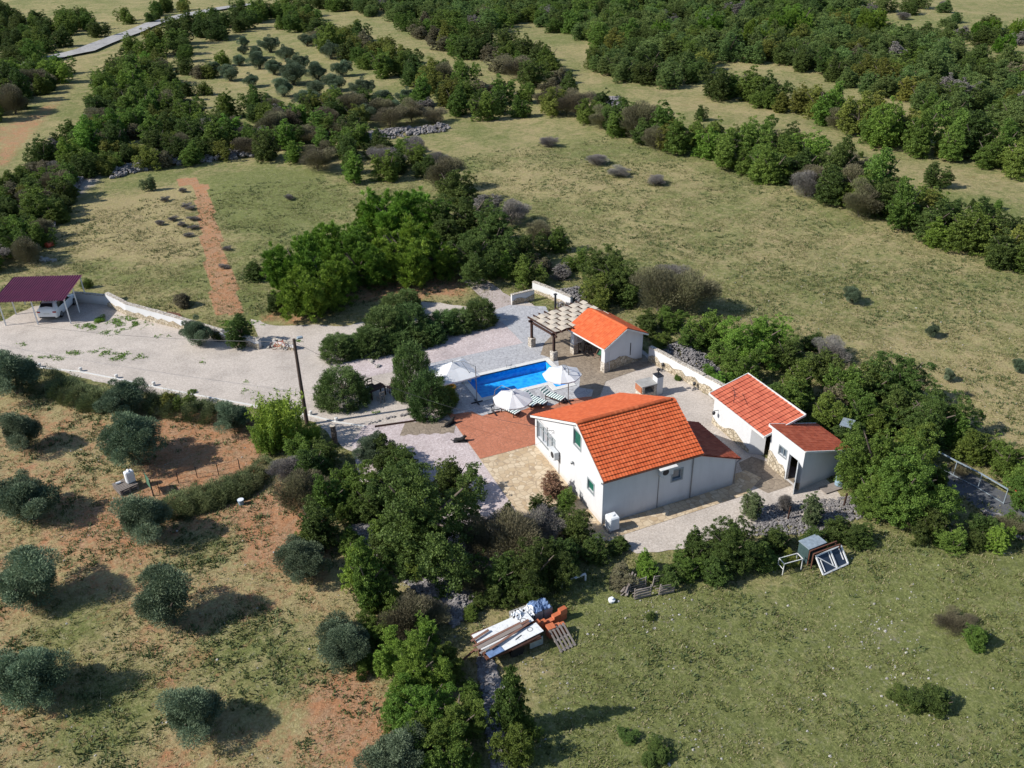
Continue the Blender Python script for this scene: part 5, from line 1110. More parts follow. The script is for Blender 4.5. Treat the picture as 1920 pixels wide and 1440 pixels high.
def board(u0, u1, v0, v1, z, rz, name, mat, label, cat, th=0.03, chars=(), tilt=0.0):
    cx0, cy0 = J((u0+u1)/2, (v0+v1)/2); t = thing(name, (cx0,cy0,z), label, cat, rz=JA+rz)
    w_, d_ = (u1-u0)/2, (v1-v0)/2; f = MB(); f.box(-w_,w_,-d_,d_,0,th,0.006); f.build('board', mat, t)
    for (ch, cu, cv, sz, rot, lm) in chars:
        cu_ = bpy.data.curves.new('lettering', 'FONT'); cu_.body = ch; cu_.size = sz; cu_.align_x = 'CENTER'; cu_.align_y = 'CENTER'; cu_.extrude = 0.003; cu_.materials.append(lm)
        tmp = bpy.data.objects.new('tmp', cu_); COL.objects.link(tmp); dg = bpy.context.evaluated_depsgraph_get(); me_ = bpy.data.meshes.new_from_object(tmp.evaluated_get(dg)); bpy.data.objects.remove(tmp)
        o_ = bpy.data.objects.new('lettering', me_); COL.objects.link(o_); o_.parent = t; o_.location = (cu,cv,th+0.006); o_.rotation_euler = (0,0,rot)
    t.rotation_euler[1] = tilt; return t
board(-1.55,1.65,0.05,0.85,0.97,0.06,'sign_board',M['signboard'],'scrawled white sign board with the letter G on the trailer','sign board',chars=(('G',1.1,-0.1,0.5,-1.5,M['grey_letter']),))
board(-1.4,1.75,-0.85,-0.15,0.94,0.10,'sign_board',M['signboard'],'white sign board with the black digits 1 and 0 on the trailer','sign board',chars=(('1',0.25,-0.02,0.62,-1.35,M['letter']),('O',1.05,0.1,0.42,0.1,M['grey_letter']),('O',-1.05,0.0,0.42,0.4,M['letter'])))
board(-1.45,-0.6,-1.0,-0.6,0.98,0.12,'tarpaulin',M['blue_tarp'],'blue plastic sheet at the lower left end of the trailer','tarpaulin')
board(-0.2,1.5,-0.98,-0.86,0.90,0.10,'plank',M['dark_wood'],'dark splintered plank along the near edge of the trailer','plank')
for (u0,v0,u1,v1,w_,mt,lb) in ((-1.9,-0.35,1.4,0.22,0.14,'brown_wood','brown board lying slantwise from the trailer left end to the clay blocks'),(-1.85,-0.05,0.95,0.25,0.12,'brown_wood','upper brown board lying across the scrawled sign board'),(-1.7,-0.25,0.9,0.05,0.22,'grey_wood','wide grey board in the middle of the trailer load'),(-1.6,-0.45,0.2,-0.25,0.10,'fascia','narrow white board in the middle of the trailer load'),(-1.2,-0.62,1.35,0.05,0.12,'brown_wood','lowest brown board lying slantwise over the trailer load'),(-1.8,0.28,-0.7,0.55,0.13,'brown_wood','short brown board at the far left end of the trailer'),(-1.75,-0.6,-0.5,-0.42,0.10,'grey_wood','short grey board at the near left end of the trailer')):
    a, b = J(u0,v0), J(u1,v1); L = math.dist(a,b); f = MB(); f.bar((-L/2,0,0),(L/2,0,0),w_,0.025); o = f.build('board', M[mt], tint=True); o.location=((a[0]+b[0])/2,(a[1]+b[1])/2,1.06+0.028*random.Random(lb).random()*3); o.rotation_euler=(0,random.Random(lb+'a').uniform(-.02,.02),math.atan2(b[1]-a[1],b[0]-a[0])); tag(o, lb, 'board', 'loose boards on the trailer')
# blue and white crumpled tarp
r_ = random.Random(8); f = MB(); nx_, ny_ = 26, 12; V = []
for i in range(nx_):
    for j in range(ny_): V.append((i*2.2/nx_-1.1+r_.uniform(-.04,.04), j*0.85/ny_-0.42+r_.uniform(-.04,.04), 0.12+0.30*math.exp(-((j-6)/4)**2)*(0.6+0.4*math.sin(i*0.5))+r_.uniform(-.11,.11)))
f.add(V, [(i*ny_+j,(i+1)*ny_+j,(i+1)*ny_+j+1,i*ny_+j+1) for i in range(nx_-1) for j in range(ny_-1)]); f.m = [1 if k//(ny_-1) > 13 else (2 if r_.random() < 0.12 else 0) for k in range(len(f.f))]
o = f.build('tarpaulin', [M['white_plastic'], M['blue_tarp'], M['letter']]); x, y = J(1.9,1.0); o.location=(x,y,0.75); o.rotation_euler=(0,0,JA+0.15); tag(o, 'crumpled white and blue tarpaulin behind the orange clay blocks', 'tarpaulin')
x, y = J(1.95,0.85); f = MB(); rr = random.Random(2); [f.box(a,a+0.5,b,b+0.4,c,c+0.24,0.01) for a in (-1.0,-0.45,0.1,0.65) for b in (-0.2,0.22) for c in (0,0.25,0.5)]; o = f.build('block_stack', M['concrete']); o.location=(x,y+0.1,0); o.rotation_euler=(0,0,JA); tag(o, 'stack of grey concrete blocks under the crumpled tarpaulin', 'blocks')
def brick_pile(u, v, nx_, ny_, nz_, z0, label, rz, bs=(0.42,0.26,0.2)):
    x, y = J(u, v); f = MB(); r_ = random.Random(int(u*100)); 
    for i in range(nx_):
        for j in range(ny_):
            for k in range(nz_ - r_.choice([0,0,1,1,2])):
                a, b = i*bs[0]*1.02+r_.uniform(-.02,.02), j*bs[1]*1.03+r_.uniform(-.02,.02); f.box(a,a+bs[0],b,b+bs[1],k*bs[2],(k+1)*bs[2]-0.01)
    o = f.build('clay_block_stack', M['brick'], tint=True); o.location=(x,y,z0); o.rotation_euler=(0,0,rz); tag(o, label, 'clay blocks')
brick_pile(1.6,0.05,5,1,4,0.0,'row of orange clay blocks at the right end of the trailer',JA+0.12); brick_pile(2.15,-0.55,5,1,4,0.0,'small stack of orange clay blocks on the leaning pallet',JA-0.05,(0.2,0.4,0.19))
x, y = J(2.65,-0.85); t = thing('pallet', (x,y,0.02), 'grey wooden pallet leaning against the clay blocks', 'pallet', rz=JA-1.57+0.08)
T3 = Matrix.Rotation(math.radians(28),4,'Y'); 
f = MB(); f.T=T3; [f.box(-0.65,0.65,-0.5+k*0.21,-0.40+k*0.21,0.45,0.475) for k in range(5)]; f.build('slats', M['grey_wood'], t, tint=True); f = MB(); f.T=T3; [f.box(-0.6+k*0.55,-0.5+k*0.55,-0.5,0.46,0.35,0.448) for k in range(3)]; f.build('runner', M['grey_wood'], t, tint=True)
# ---------------------------------------------------------------- pipe fence right edge
fp = [(1748,843),(1791,866),(1840,896),(1888,924)]
tops = [(1747,842),(1792,866),(1839,894),(1889,922)]
g0 = G(1787, 893); t = thing('pipe_fence', (*g0,0), 'pale pipe railing half hidden by the oak at the right edge', 'fence')
bp_ = [G(1741,868), G(1787,893), G(1833,917), G(1881,946)]
f = MB()
for a, b in zip(bp_, bp_[1:]): f.bar((a[0]-g0[0],a[1]-g0[1],1.15),(b[0]-g0[0],b[1]-g0[1],1.15),0.07); f.bar((a[0]-g0[0],a[1]-g0[1],0.1),(b[0]-g0[0],b[1]-g0[1],0.1),0.04)
f.build('rail', M['silver'], t)
for a in bp_: f = MB(); f.bar((a[0]-g0[0],a[1]-g0[1],0),(a[0]-g0[0],a[1]-g0[1],1.15),0.05); f.build('post', M['silver'], t)
a, b = G(1905, 945), G(1960, 975); f = MB(); f.bar((*a,0.3),(*b,0.35),0.06); f.bar((a[0],a[1]+.5,0.4),(b[0],b[1]+.6,0.3),0.06); f.bar((a[0]+.5,a[1],0),(a[0]+.5,a[1]+.6,0.5),0.05); tag(f.build('rusty_rail', M['coral']), 'rusty orange iron bars at the right edge beyond the railing', 'bars')
# stakes in the rubble near the small shed
for (px,py,lb) in ((1477,975,'thin dark stake beside the small bare sapling'),(1582,950,'thin dark stake in the stony strip below the blue drum')):
    x, y = G(px, py); f = MB(); f.bar((0,0,0),(0.05,0,1.0),0.08); o=f.build('stake', M['dark_wood'], tint=True); o.location=(x,y,0); tag(o, lb, 'stake')
# ---------------------------------------------------------------- plants
def _unit(v): return v/np.maximum(np.linalg.norm(v, axis=-1, keepdims=True), 1e-9)
def leaves(C, Dn, size, aspect, tint, r, align=0.5, width_up=None):
    """C centres, Dn long-axis directions; flat kite shaped leaf clumps"""
    n_ = len(C); Dn = _unit(Dn*align+_unit(r.normal(size=(n_,3)))*(1-align)); s = _unit(np.cross(Dn, _unit(r.normal(size=(n_,3)))))
    L = (size*r.uniform(0.6, 1.4, n_))[:,None]; W = L*aspect
    V = np.stack([C-Dn*L*0.5, C+s*W*0.5, C+Dn*L*0.5, C-s*W*0.5], 1).reshape(-1, 3)
    return V, np.arange(n_*4).reshape(-1, 4), tint
def lumps_points(r, n_, cen, rad, shell=(0.55, 1.05), low=0.02):
    w_ = rad**2/np.sum(rad**2); k = r.choice(len(cen), n_, p=w_); d = _unit(r.normal(size=(n_,3))); d[:,2] += 0.15; d = _unit(d)
    q_ = r.uniform(shell[0]**2, shell[1]**2, n_)**0.5
    p = cen[k]+d*(rad[k]*q_)[:,None]; return p, d, k
def keepf(m_, *a): return [x[m_] for x in a]
def crown_mesh(name, seed, n_, leaf, K=16, flat=0.8, z0=0.0, kind='broad', aspect=0.7):
    r = np.random.default_rng(seed)
    column = kind == 'column'
    if column: kind = 'broad'
    if kind in ('broad', 'twig', 'olive'):
        d = _unit(r.normal(size=(K,3))); d[:,2] = np.abs(d[:,2])*1.25-0.35; d = _unit(d)
        cen = d*r.uniform(0.14, 0.42, K)[:,None]; rad = r.uniform(0.08, 0.19, K); sx_ = r.uniform(0.85,1.15); cen[:,0] *= sx_; cen[:,1] /= sx_; cen[:,2] = cen[:,2]*1.05+0.48
        cen = np.vstack([cen, [[r.normal()*0.04,r.normal()*0.04,0.42],[0,0,0.26]]]); rad = np.append(rad, [0.25, 0.26])
        if kind == 'broad':
            S = 5 if column else max(4, K//4); cs = []; rs = []
            for i in range(S):
                a_ = 6.283*i/S+r.uniform(-.6,.6); q_ = (r.uniform(0.0,0.34) if i else 0.03)*(0.75 if column else 1); top = r.uniform(0.62,1.0)-q_*0.55; rr_ = r.uniform(0.15,0.23)*(1.0 if K < 30 else 0.78)
                for zc in np.arange(0.10, top, 0.055 if column else 0.105):
                    u_ = zc/top; ra_ = rr_*(0.62+0.9*u_-1.25*u_**2.2)*r.uniform(0.8,1.2); l_ = 1+0.35*u_
                    cs.append([math.cos(a_)*q_*l_*1.08+r.normal()*0.045, math.sin(a_)*q_*l_+r.normal()*0.045, zc]); rs.append(max(0.045, ra_))
            cen = np.array(cs); rad = np.array(rs)
        sh = (0.6, 1.08) if kind == 'broad' else ((0.45, 1.08) if kind == 'olive' else (0.2, 1.2))
        if kind == 'olive': cen[:,2] = np.maximum(cen[:,2]*0.95+0.03, 0.27); cen[:,:2] *= 0.97; rad = rad*1.02
        if kind == 'broad':      # leaves sit on small sprays that sit on the limbs' masses
            ks = int(75*K**0.75); d2 = None
            sc, sdir, kk = lumps_points(r, ks, cen, rad, (0.72, 1.18)); sr = r.uniform(0.024, 0.055, ks)*(20/K)**0.25
            k = r.choice(ks, n_, p=sr**2/np.sum(sr**2)); dd = _unit(r.normal(size=(n_,3))+sdir[k]*0.7+np.array([0,0,0.35])); p = sc[k]+dd*(sr[k]*r.uniform(0.35,1.1,n_))[:,None]*np.array([1.15,1.15,0.4 if column else 0.75])
            tl = (r.random(len(cen))[kk]*0.4+r.random(ks)*0.6)[k]*0.55+r.random(n_)*0.45
        else:
            p, dd, k = lumps_points(r, n_, cen, rad, sh); tl = r.random(len(cen))[k]*0.5+r.random(n_)*0.5
        if kind == 'broad': al = 0.15; di = dd
        elif kind == 'olive': al = 0.62; di = _unit(dd+np.array([0,0,0.35]))
        else: al = 0.7; di = _unit((p-np.array([0,0,0.15]))+np.array([0,0,0.1]))
    elif kind == 'pine':
        cs = []; rs = []
        for i in range(9):
            a_ = 6.283*i/8+r.uniform(-.5,.5); q_ = r.uniform(0.16,0.34) if i else 0.03; top = r.uniform(0.68,1.0)-q_*0.45; rr_ = r.uniform(0.12,0.18)
            for zc in np.arange(0.12, top, 0.10):
                u_ = zc/top; l_ = 1+0.25*u_; cs.append([math.cos(a_)*q_*l_+r.normal()*0.04, math.sin(a_)*q_*l_+r.normal()*0.04, zc]); rs.append(max(0.05, rr_*(0.75+0.7*u_-1.05*u_**2.2)*r.uniform(0.8,1.2)))
        cen = np.array(cs); rad = np.array(rs)
        # sub tufts
        ks = 620; kk = r.choice(len(cen), ks, p=rad**2/np.sum(rad**2)); sd_ = _unit(r.normal(size=(ks,3))+np.array([0,0,0.6])); sc = cen[kk]+sd_*rad[kk][:,None]*r.uniform(0.7,1.05,(ks,1))
        k = r.choice(ks, n_); di = _unit(sd_[k]*0.7+np.array([0,0,0.9])+r.normal(size=(n_,3))*0.5); p = sc[k]+di*r.uniform(0.0,0.06,(n_,1))+r.normal(size=(n_,3))*0.008; al = 0.85
        tl = r.random(ks)[k]*0.45+r.random(n_)*0.55
    elif kind == 'juniper':
        ks = 330; u = r.random(ks); ang = r.random(ks)*2*np.pi; hgt = u**1.25; prof = 0.5*np.sqrt(np.clip(1-(hgt*1.02-0.12)**2*1.05, 0.02, 1))*r.uniform(0.72,1.0,ks)
        sc = np.stack([np.cos(ang)*prof, np.sin(ang)*prof, hgt*0.86], 1); out = np.stack([np.cos(ang), np.sin(ang), np.full(ks, 0.9)], 1); out = _unit(out+r.normal(size=(ks,3))*0.3)
        k = r.choice(ks, n_); q_ = r.uniform(-1.6, 1.0, n_)[:,None]; p = sc[k]+out[k]*q_*0.075+r.normal(size=(n_,3))*0.022*(1.25-q_*0.5); di = _unit(out[k]+r.normal(size=(n_,3))*0.4); al = 0.8
        tl = r.random(ks)[k]*0.35+np.clip((q_[:,0]+1.6)/2.6, 0, 1)*0.15+r.random(n_)*0.5
    elif kind == 'dome':
        a = r.random(n_)*2*np.pi; q_ = np.sqrt(r.random(n_)); ph = np.arccos(1-q_*0.98); s_ = np.sin(ph); d = np.stack([np.cos(a)*s_, np.sin(a)*s_, np.cos(ph)*0.9+0.05], 1); lump = 1+0.10*np.sin(a*3+seed)+0.08*np.sin(a*5+ph*4+seed)
        p = d*(r.uniform(0.72, 1.02, n_)*lump)[:,None]*np.array([0.5,0.5,0.95]); di = _unit(d+np.array([0,0,0.4])); al = 0.8; tl = r.random(n_)
    elif kind == 'column_old':
        zc = np.linspace(0.06, 0.94, K); cen = np.stack([r.normal(size=K)*0.09, r.normal(size=K)*0.09, zc*1.0], 1); rad = 0.30*(1.05-zc*0.72)*r.uniform(0.75,1.2,K)
        w_ = rad**2/np.sum(rad**2); k = r.choice(K, n_, p=w_); dd = _unit(r.normal(size=(n_,3))); q_ = r.uniform(0.5,1.08,n_)
        p = cen[k]+dd*(rad[k]*q_)[:,None]*np.array([1,1,0.42]); di = dd; al = 0.15; tl = r.random(K)[k]*0.4+r.random(n_)*0.6
    elif kind == 'bamboo':
        ks = 90; a = r.random(ks)*2*np.pi; rr = np.sqrt(r.random(ks))*0.36; lean = np.stack([np.cos(a), np.sin(a)], 1)*r.uniform(0.03,0.22,(ks,1)); h_ = r.uniform(0.6,1.0,ks)
        k = r.choice(ks, n_); q_ = r.uniform(0.12,1.0,n_); p = np.stack([np.cos(a[k])*rr[k]+lean[k,0]*q_**2, np.sin(a[k])*rr[k]+lean[k,1]*q_**2, h_[k]*q_], 1)+r.normal(size=(n_,3))*0.03; di = _unit(r.normal(size=(n_,3))+np.array([0,0,-0.3])); al = 0.8; tl = r.random(ks)[k]*0.4+r.random(n_)*0.6
    m_ = p[:,2] > z0; p, di, tl = keepf(m_, p, di, tl)
    if kind in ('broad','olive','twig') and z0 > 0:      # ragged underside
        pass
    V, F_, T_ = leaves(p, di, leaf, aspect, tl, r, al)
    return raw_mesh(name, V, F_, F['dark'], T_)
PROTO = {}
def P_add(key, **k): PROTO.setdefault(key, []).append(crown_mesh('foliage', **k))
for s in range(7): P_add('broad', seed=10+s, n_=26000, leaf=0.0245, K=16+s*3, kind='broad')
for s in range(3): P_add('treecrown', seed=30+s, n_=26000, leaf=0.0245, K=20+s*3, kind='broad', z0=0.08)
for s in range(3): P_add('big', seed=40+s, n_=80000, leaf=0.0150, K=36+s*6, kind='broad', z0=0.06)
for s in range(3): P_add('olive', seed=50+s, n_=42000, leaf=0.034, K=26, kind='olive', aspect=0.24, z0=0.06)
for s in range(3): P_add('twig', seed=60+s, n_=24000, leaf=0.055, K=18, kind='twig', aspect=0.10)
for s in range(3): P_add('pine', seed=70+s, n_=80000, leaf=0.040, K=20, kind='pine', aspect=0.17, z0=0.05)
for s in range(3): P_add('juniper', seed=80+s, n_=42000, leaf=0.030, kind='juniper', aspect=0.38)
for s in range(3): P_add('dome', seed=90+s, n_=6000, leaf=0.09, kind='dome', aspect=0.10)
for s in range(2): P_add('column', seed=100+s, n_=36000, leaf=0.024, K=20, kind='column')
for s in range(1): P_add('bamboo', seed=110+s, n_=9000, leaf=0.075, kind='bamboo', aspect=0.22)
TR = []
def trunk_mesh(seed, kind='tree'):
    r = random.Random(seed); f = MB()
    if kind == 'tree':
        b = [(0,0,-0.05),(r.uniform(-.03,.03),r.uniform(-.03,.03),0.14),(r.uniform(-.05,.05),r.uniform(-.05,.05),0.34)]; f.tube(b, [0.050,0.036,0.028], 8)
        for k in range(5):
            a = k*1.26+r.random(); e = (b[2][0]+0.26*math.cos(a), b[2][1]+0.26*math.sin(a), r.uniform(0.5,0.78)); m_ = ((b[2][0]+e[0])/2*0.8, (b[2][1]+e[1])/2*0.8, 0.42+r.random()*0.08); f.tube([b[2], m_, e], [0.022,0.015,0.006], 6)
    elif kind == 'olive':
        for k in range(3):
            a = k*2.1+r.random(); f.tube([(0.02*math.cos(a),0.02*math.sin(a),-0.05),(0.05*math.cos(a),0.05*math.sin(a),0.14),(0.15*math.cos(a),0.15*math.sin(a),0.34),(0.28*math.cos(a+.3),0.28*math.sin(a+.3),0.62)], [0.04,0.032,0.02,0.006], 7)
    else:
        for k in range(7):
            a = k*0.9+r.random(); f.tube([(0.01*math.cos(a),0.01*math.sin(a),-0.05),(0.12*math.cos(a),0.12*math.sin(a),0.3),(0.24*math.cos(a),0.24*math.sin(a),0.62)], [0.016,0.010,0.004], 5)
    me = bpy.data.meshes.new('trunk'); me.from_pydata(f.v, [], f.f); me.update(); me.materials.append(M['bark']); return me
TRM = {k: [trunk_mesh(s, k) for s in range(3)] for k in ('tree','olive','stems')}
ORD = ['', 'first','second','third','fourth','fifth','sixth','seventh','eighth','ninth','tenth','eleventh','twelfth','thirteenth','fourteenth','fifteenth','sixteenth','seventeenth','eighteenth','nineteenth']
def ordw(n_):
    if n_ < 20: return ORD[n_]
    t_ = {2:'twenty',3:'thirty',4:'forty',5:'fifty',6:'sixty',7:'seventy',8:'eighty',9:'ninety'}[(n_//10) % 10]; h_ = 'hundred-and-' if n_ >= 100 else ''
    if n_ % 10 == 0: return h_+t_[:-1]+'ieth'
    return h_+t_+'-'+ORD[n_ % 10]
ADJ = dict(dark='dark green', mid='mid green', bright='bright green', yellow='yellowing', brown='brownish bare', grey='grey leafless', olive='silvery green', pine='bright green', juniper='deep green', lavender='grey green', bamboo='yellow green', red='reddish', pale='pale green', scrub='blue green')
plants = []; prnd = random.Random(11)
def plant(zone, shape, colr, cx, cy, w, ratio=0.85, label=None, xy=None, wm=None, noun=None):
    """(cx, cy): picture point of the crown's middle (turned into a plan position), w: crown width in picture pixels"""
    if xy is None:
        x, y = G(cx, cy, 1.0)
        for _ in range(4):
            wm_ = w*DIST(x, y)/FPX; x, y = G(cx, cy, wm_*ratio*(0.55 if shape in ('treecrown','big','pine') else 0.45))
        wm = wm_
    else: x, y = xy
    plants.append(dict(zone=zone, shape=shape, col=colr, x=x, y=y, w=wm, r=ratio, label=label, noun=noun, big=wm))
def realise(p, group):
    sh = p['shape']; h = p['w']*p['r']; x, y = p['x'], p['y']; z = zat(x, y)
    tree = h > 2.6 and sh != 'dome' or sh in ('pine','olive','column') and p['noun'] is None
    noun = p['noun'] or ('olive tree' if sh == 'olive' else 'pine tree' if sh == 'pine' else 'tree' if tree else 'shrub')
    name = noun.replace(' ', '_'); root = bpy.data.objects.new(name, None); COL.objects.link(root); root.location = (x, y, z); root.empty_display_size = 0.3
    root.rotation_euler = (0, 0, prnd.random()*6.28); cat = 'olive tree' if sh == 'olive' else ('pine tree' if sh == 'pine' else ('shrub' if noun not in ('tree',) and not tree else 'tree'))
    if p['noun']: cat = p['noun']
    me = PROTO[sh][prnd.randrange(len(PROTO[sh]))]; o = bpy.data.objects.new('crown', me); COL.objects.link(o); o.parent = root
    o.scale = (p['w']*prnd.uniform(0.93,1.07), p['w']*prnd.uniform(0.93,1.07), h); o.material_slots[0].link = 'OBJECT'; o.material_slots[0].material = F[p['col']]
    if sh not in ('dome','bamboo'):
        tk_ = 'olive' if sh == 'olive' else ('tree' if tree else 'stems'); t_ = bpy.data.objects.new('trunk' if tree else 'stems', TRM[tk_][prnd.randrange(3)]); COL.objects.link(t_); t_.parent = root; t_.scale = (p['w'],p['w'],h)
    return tag(root, p['label'], cat, group)
# --- singles: zone, shape, colour, px, py, width px, height ratio
Z = 'olive grove left of the house'
for a in ((25,702,105,.75),(38,808,88,.8),(45,932,128,.7),(268,975,118,.8),(55,1090,132,.78),(310,1125,138,.85),(45,1268,140,.78),(360,1335,135,.72),(640,1205,120,.8),(735,1430,130,.8),(565,1052,112,.75),(245,822,130,.85),(228,745,98,.7),(436,780,85,.6)): plant(Z, 'olive', 'olive', a[0], a[1], a[2], a[3])
Z = 'lavender row below the drive'
for a in ((85,708,60),(118,722,60),(152,735,56),(182,744,60),(128,738,45),(300,752,62),(335,760,60),(372,765,58),(405,768,58),(262,745,62)): plant(Z, 'dome', 'lavender', a[0], a[1], a[2], .62, noun='lavender bush')
plant('drive edge', 'broad', 'yellow', 320, 748, 60, .6, 'yellow green shrub in the row between drive and red soil plot'); plant('drive edge', 'broad', 'mid', 355, 752, 55, .6, 'mid green shrub in the row between drive and red soil plot'); plant(Z, 'dome', 'lavender', 160, 752, 40, .6, noun='lavender bush')
Z = 'hedge round the red soil plot'
for a in ((325,942,62),(355,932,62),(385,922,62),(415,912,62),(445,902,62),(470,888,58),(492,868,52),(340,950,55),(372,941,55),(405,930,55),(435,918,55),(462,905,55),(420,925,45),(447,922,40)): plant(Z, 'dome', 'lavender', a[0], a[1], a[2], .55, noun='lavender bush')
plant('bamboo', 'bamboo', 'bamboo', 525, 790, 92, 1.15, 'tall yellow green bamboo clump left of the lamp pole', noun='bamboo'); plant('bamboo', 'bamboo', 'bamboo', 500, 820, 60, 1.0, 'smaller yellow green bamboo clump at the red soil plot', noun='bamboo'); plant('bamboo', 'bamboo', 'bamboo', 582, 812, 40, .9, 'narrow yellow green bamboo clump at the foot of the lamp pole', noun='bamboo')
plant('bamboo', 'juniper', 'pale', 520, 765, 40, .8, 'small pale blue green shrub on top of the bamboo clump')
Z = 'thicket left of the house'
for a in (('broad','mid',560,835,70,.9),('broad','dark',590,872,95,.9),('broad','dark',605,850,70,.9),('twig','grey',545,885,80,.6),('twig','brown',560,925,110,.7),('broad','mid',620,930,95,1.0),('broad','dark',590,985,105,1.0),('broad','mid',575,1015,60,.8),('olive','olive',700,840,85,.8),('broad','dark',735,850,90,.8),('broad','mid',650,895,80,.9),('broad','mid',662,955,65,.9),
          ('broad','dark',760,870,90,.9),('broad','mid',700,905,90,.9),('big','dark',785,945,250,.90),('broad','dark',735,1035,85,.8),('broad','dark',690,940,90,.9),('broad','mid',800,1065,80,.7),('big','dark',750,900,130,.8),('broad','dark',850,895,100,.9),('broad','dark',810,1010,100,.9),('broad','mid',745,985,90,.9),
          ('column','mid',690,1085,110,1.55),('broad','mid',650,1015,70,.7),('broad','mid',725,1110,85,1.2),('broad','bright',665,1060,80,1.2),('broad','mid',708,1190,70,.8),('twig','brown',760,1160,115,.6),('broad','mid',700,1170,60,.8),
          ('twig','brown',905,1010,110,.8),('twig','brown',965,1015,125,.8),('twig','grey',1010,985,100,.7),('big','dark',1000,1055,130,.95),('broad','mid',1010,1085,65,1.0),('broad','bright',985,1108,42,1.2),('broad','dark',940,1075,100,.9),('broad','dark',1075,985,90,.8),('broad','dark',1060,1040,100,.8),('broad','dark',1110,1030,80,.7),('broad','dark',925,1120,75,.6),('twig','brown',890,1085,80,.6),('broad','dark',1155,1020,60,.5),('broad','dark',950,965,55,.9),
          ('broad','mid',870,1070,60,.7),('broad','mid',855,1095,50,.6),('broad','dark',760,1060,80,.8),('broad','mid',880,1150,50,.5)): plant(Z, *a)
Z = 'clump left of the junk pile'
for a in (('big','bright',780,1240,130,1.0),('broad','bright',745,1225,85,1.0),('broad','bright',800,1190,80,1.0),('broad','mid',840,1235,80,.9),('big','bright',790,1320,135,.85),('big','mid',850,1350,130,.8),('broad','mid',770,1395,110,.8),('broad','mid',860,1420,110,.8),('broad','bright',800,1440,90,.7),('broad','mid',740,1330,80,.8),('broad','mid',690,1240,60,.7),('broad','mid',885,1300,55,.8),('twig','brown',800,1155,80,.6)): plant(Z, *a)
plant('clump', 'column', 'dark', 958, 1318, 84, 2.1, 'narrow ivy green column tree just below the junk pile'); plant('clump', 'broad', 'mid', 965, 1400, 95, .9, 'bushy green tree at the foot of the narrow column tree'); plant('clump', 'broad', 'mid', 990, 1360, 55, .9, 'small dark shrub right of the narrow column tree')
plant('house', 'treecrown', 'red', 1035, 905, 68, .8, 'small reddish leaved tree against the white gable wall'); plant('house', 'broad', 'mid', 1058, 938, 60, .8, 'green shrub below the reddish tree at the gable wall'); plant('house', 'broad', 'dark', 1012, 945, 55, .9, 'dark shrub left below the reddish tree at the gable wall')
Z = 'row below the house gravel'
for a in (('broad','bright',1210,1060,70,.8),('big','dark',1370,1010,120,.95),('broad','dark',1305,1025,85,.8),('broad','mid',1290,1060,80,.7),('broad','dark',1340,1065,90,.7),('broad','dark',1410,1035,90,.7),('broad','dark',1250,1075,70,.6),('treecrown','pale',1415,945,62,.95),('treecrown','pale',1525,950,68,1.0),('broad','dark',1460,1010,80,.6),('broad','dark',1570,990,85,.6),('broad','dark',1610,1000,70,.6),('broad','dark',1530,1010,70,.6),('twig','grey',1472,945,35,1.0),('broad','mid',1450,1050,60,.5),('broad','brown',1160,1085,70,.5),('broad','yellow',1480,1045,50,.5)): plant(Z, *a)
Z = 'oak clump right of the small shed'
for a in (('big','mid',1655,850,155,1.1),('big','mid',1700,895,150,1.1),('big','mid',1640,915,110,.85),('broad','dark',1752,985,85,.8),('broad','mid',1790,1015,70,.7),('broad','bright',1868,1010,60,.9),('twig','brown',1890,990,50,.8),('broad','dark',1838,1015,60,.6),('broad','mid',1722,830,85,1.0),('broad','mid',1760,900,60,1.2),('broad','mid',1905,985,60,.7),('broad','dark',1850,985,70,.6),('twig','brown',1800,880,40,.6),('broad','mid',1925,925,60,.8)): plant(Z, *a)
Z = 'belt behind the sheds'
for a in (('big','dark',1150,498,125,.85),('broad','yellow',1128,545,75,.95),('broad','dark',1175,540,80,.8),('broad','mid',1090,490,60,.8),('twig','brown',1235,548,110,.75),('twig','brown',1290,545,110,.85),('twig','grey',1250,520,90,.6),('broad','dark',1215,600,70,.7),('broad','mid',1255,600,70,.6),('broad','mid',1330,618,90,.8),('broad','mid',1290,635,70,.7),('big','bright',1425,620,125,.85),('broad','mid',1370,660,80,.8),('broad','mid',1400,690,90,.8),('broad','dark',1480,665,90,.8),
          ('broad','mid',1500,710,95,.85),('broad','dark',1545,685,90,.8),('broad','mid',1590,720,100,.9),('broad','brown',1570,745,70,.8),('broad','dark',1640,720,100,.85),('big','dark',1690,700,120,.9),('broad','mid',1545,775,85,.8),('broad','mid',1480,745,90,.8),('broad','bright',1345,712,60,.6),('broad','bright',1375,725,45,.5),('broad','dark',1440,735,80,.7),('broad','mid',1620,775,100,.8),('broad','dark',1700,765,110,.8),('broad','mid',1655,790,90,.7),
          ('big','dark',1750,770,130,.85),('broad','mid',1790,790,90,.8),('broad','bright',1770,808,75,.7),('broad','mid',1838,838,90,.75),('broad','mid',1890,858,85,.85),('broad','mid',1930,895,70,.8),('broad','dark',1725,820,90,.7),('broad','dark',1600,815,80,.7),('twig','grey',1560,660,70,.6),('broad','dark',1520,640,60,.6)): plant(Z, *a)
plant('w', 'broad', 'bright', 1330, 700, 50, .6, 'bright low bush at the lower end of the retaining wall'); plant('w', 'broad', 'mid', 1245, 640, 55, .6, 'mid green low bush behind the upper end of the retaining wall')
Z = 'pine group behind the drive'
for a in ((560,490,120,.9),(610,515,110,.9),(575,540,100,.9),(640,450,110,.8),(675,485,110,.8),(735,395,120,.8),(700,400,70,.9),(790,400,110,.8),(760,455,130,.85),(810,470,100,.85),(720,470,100,.8),(590,455,80,.8)): plant(Z, 'pine', 'pine', a[0], a[1], a[2]*1.10, a[3]*1.0)
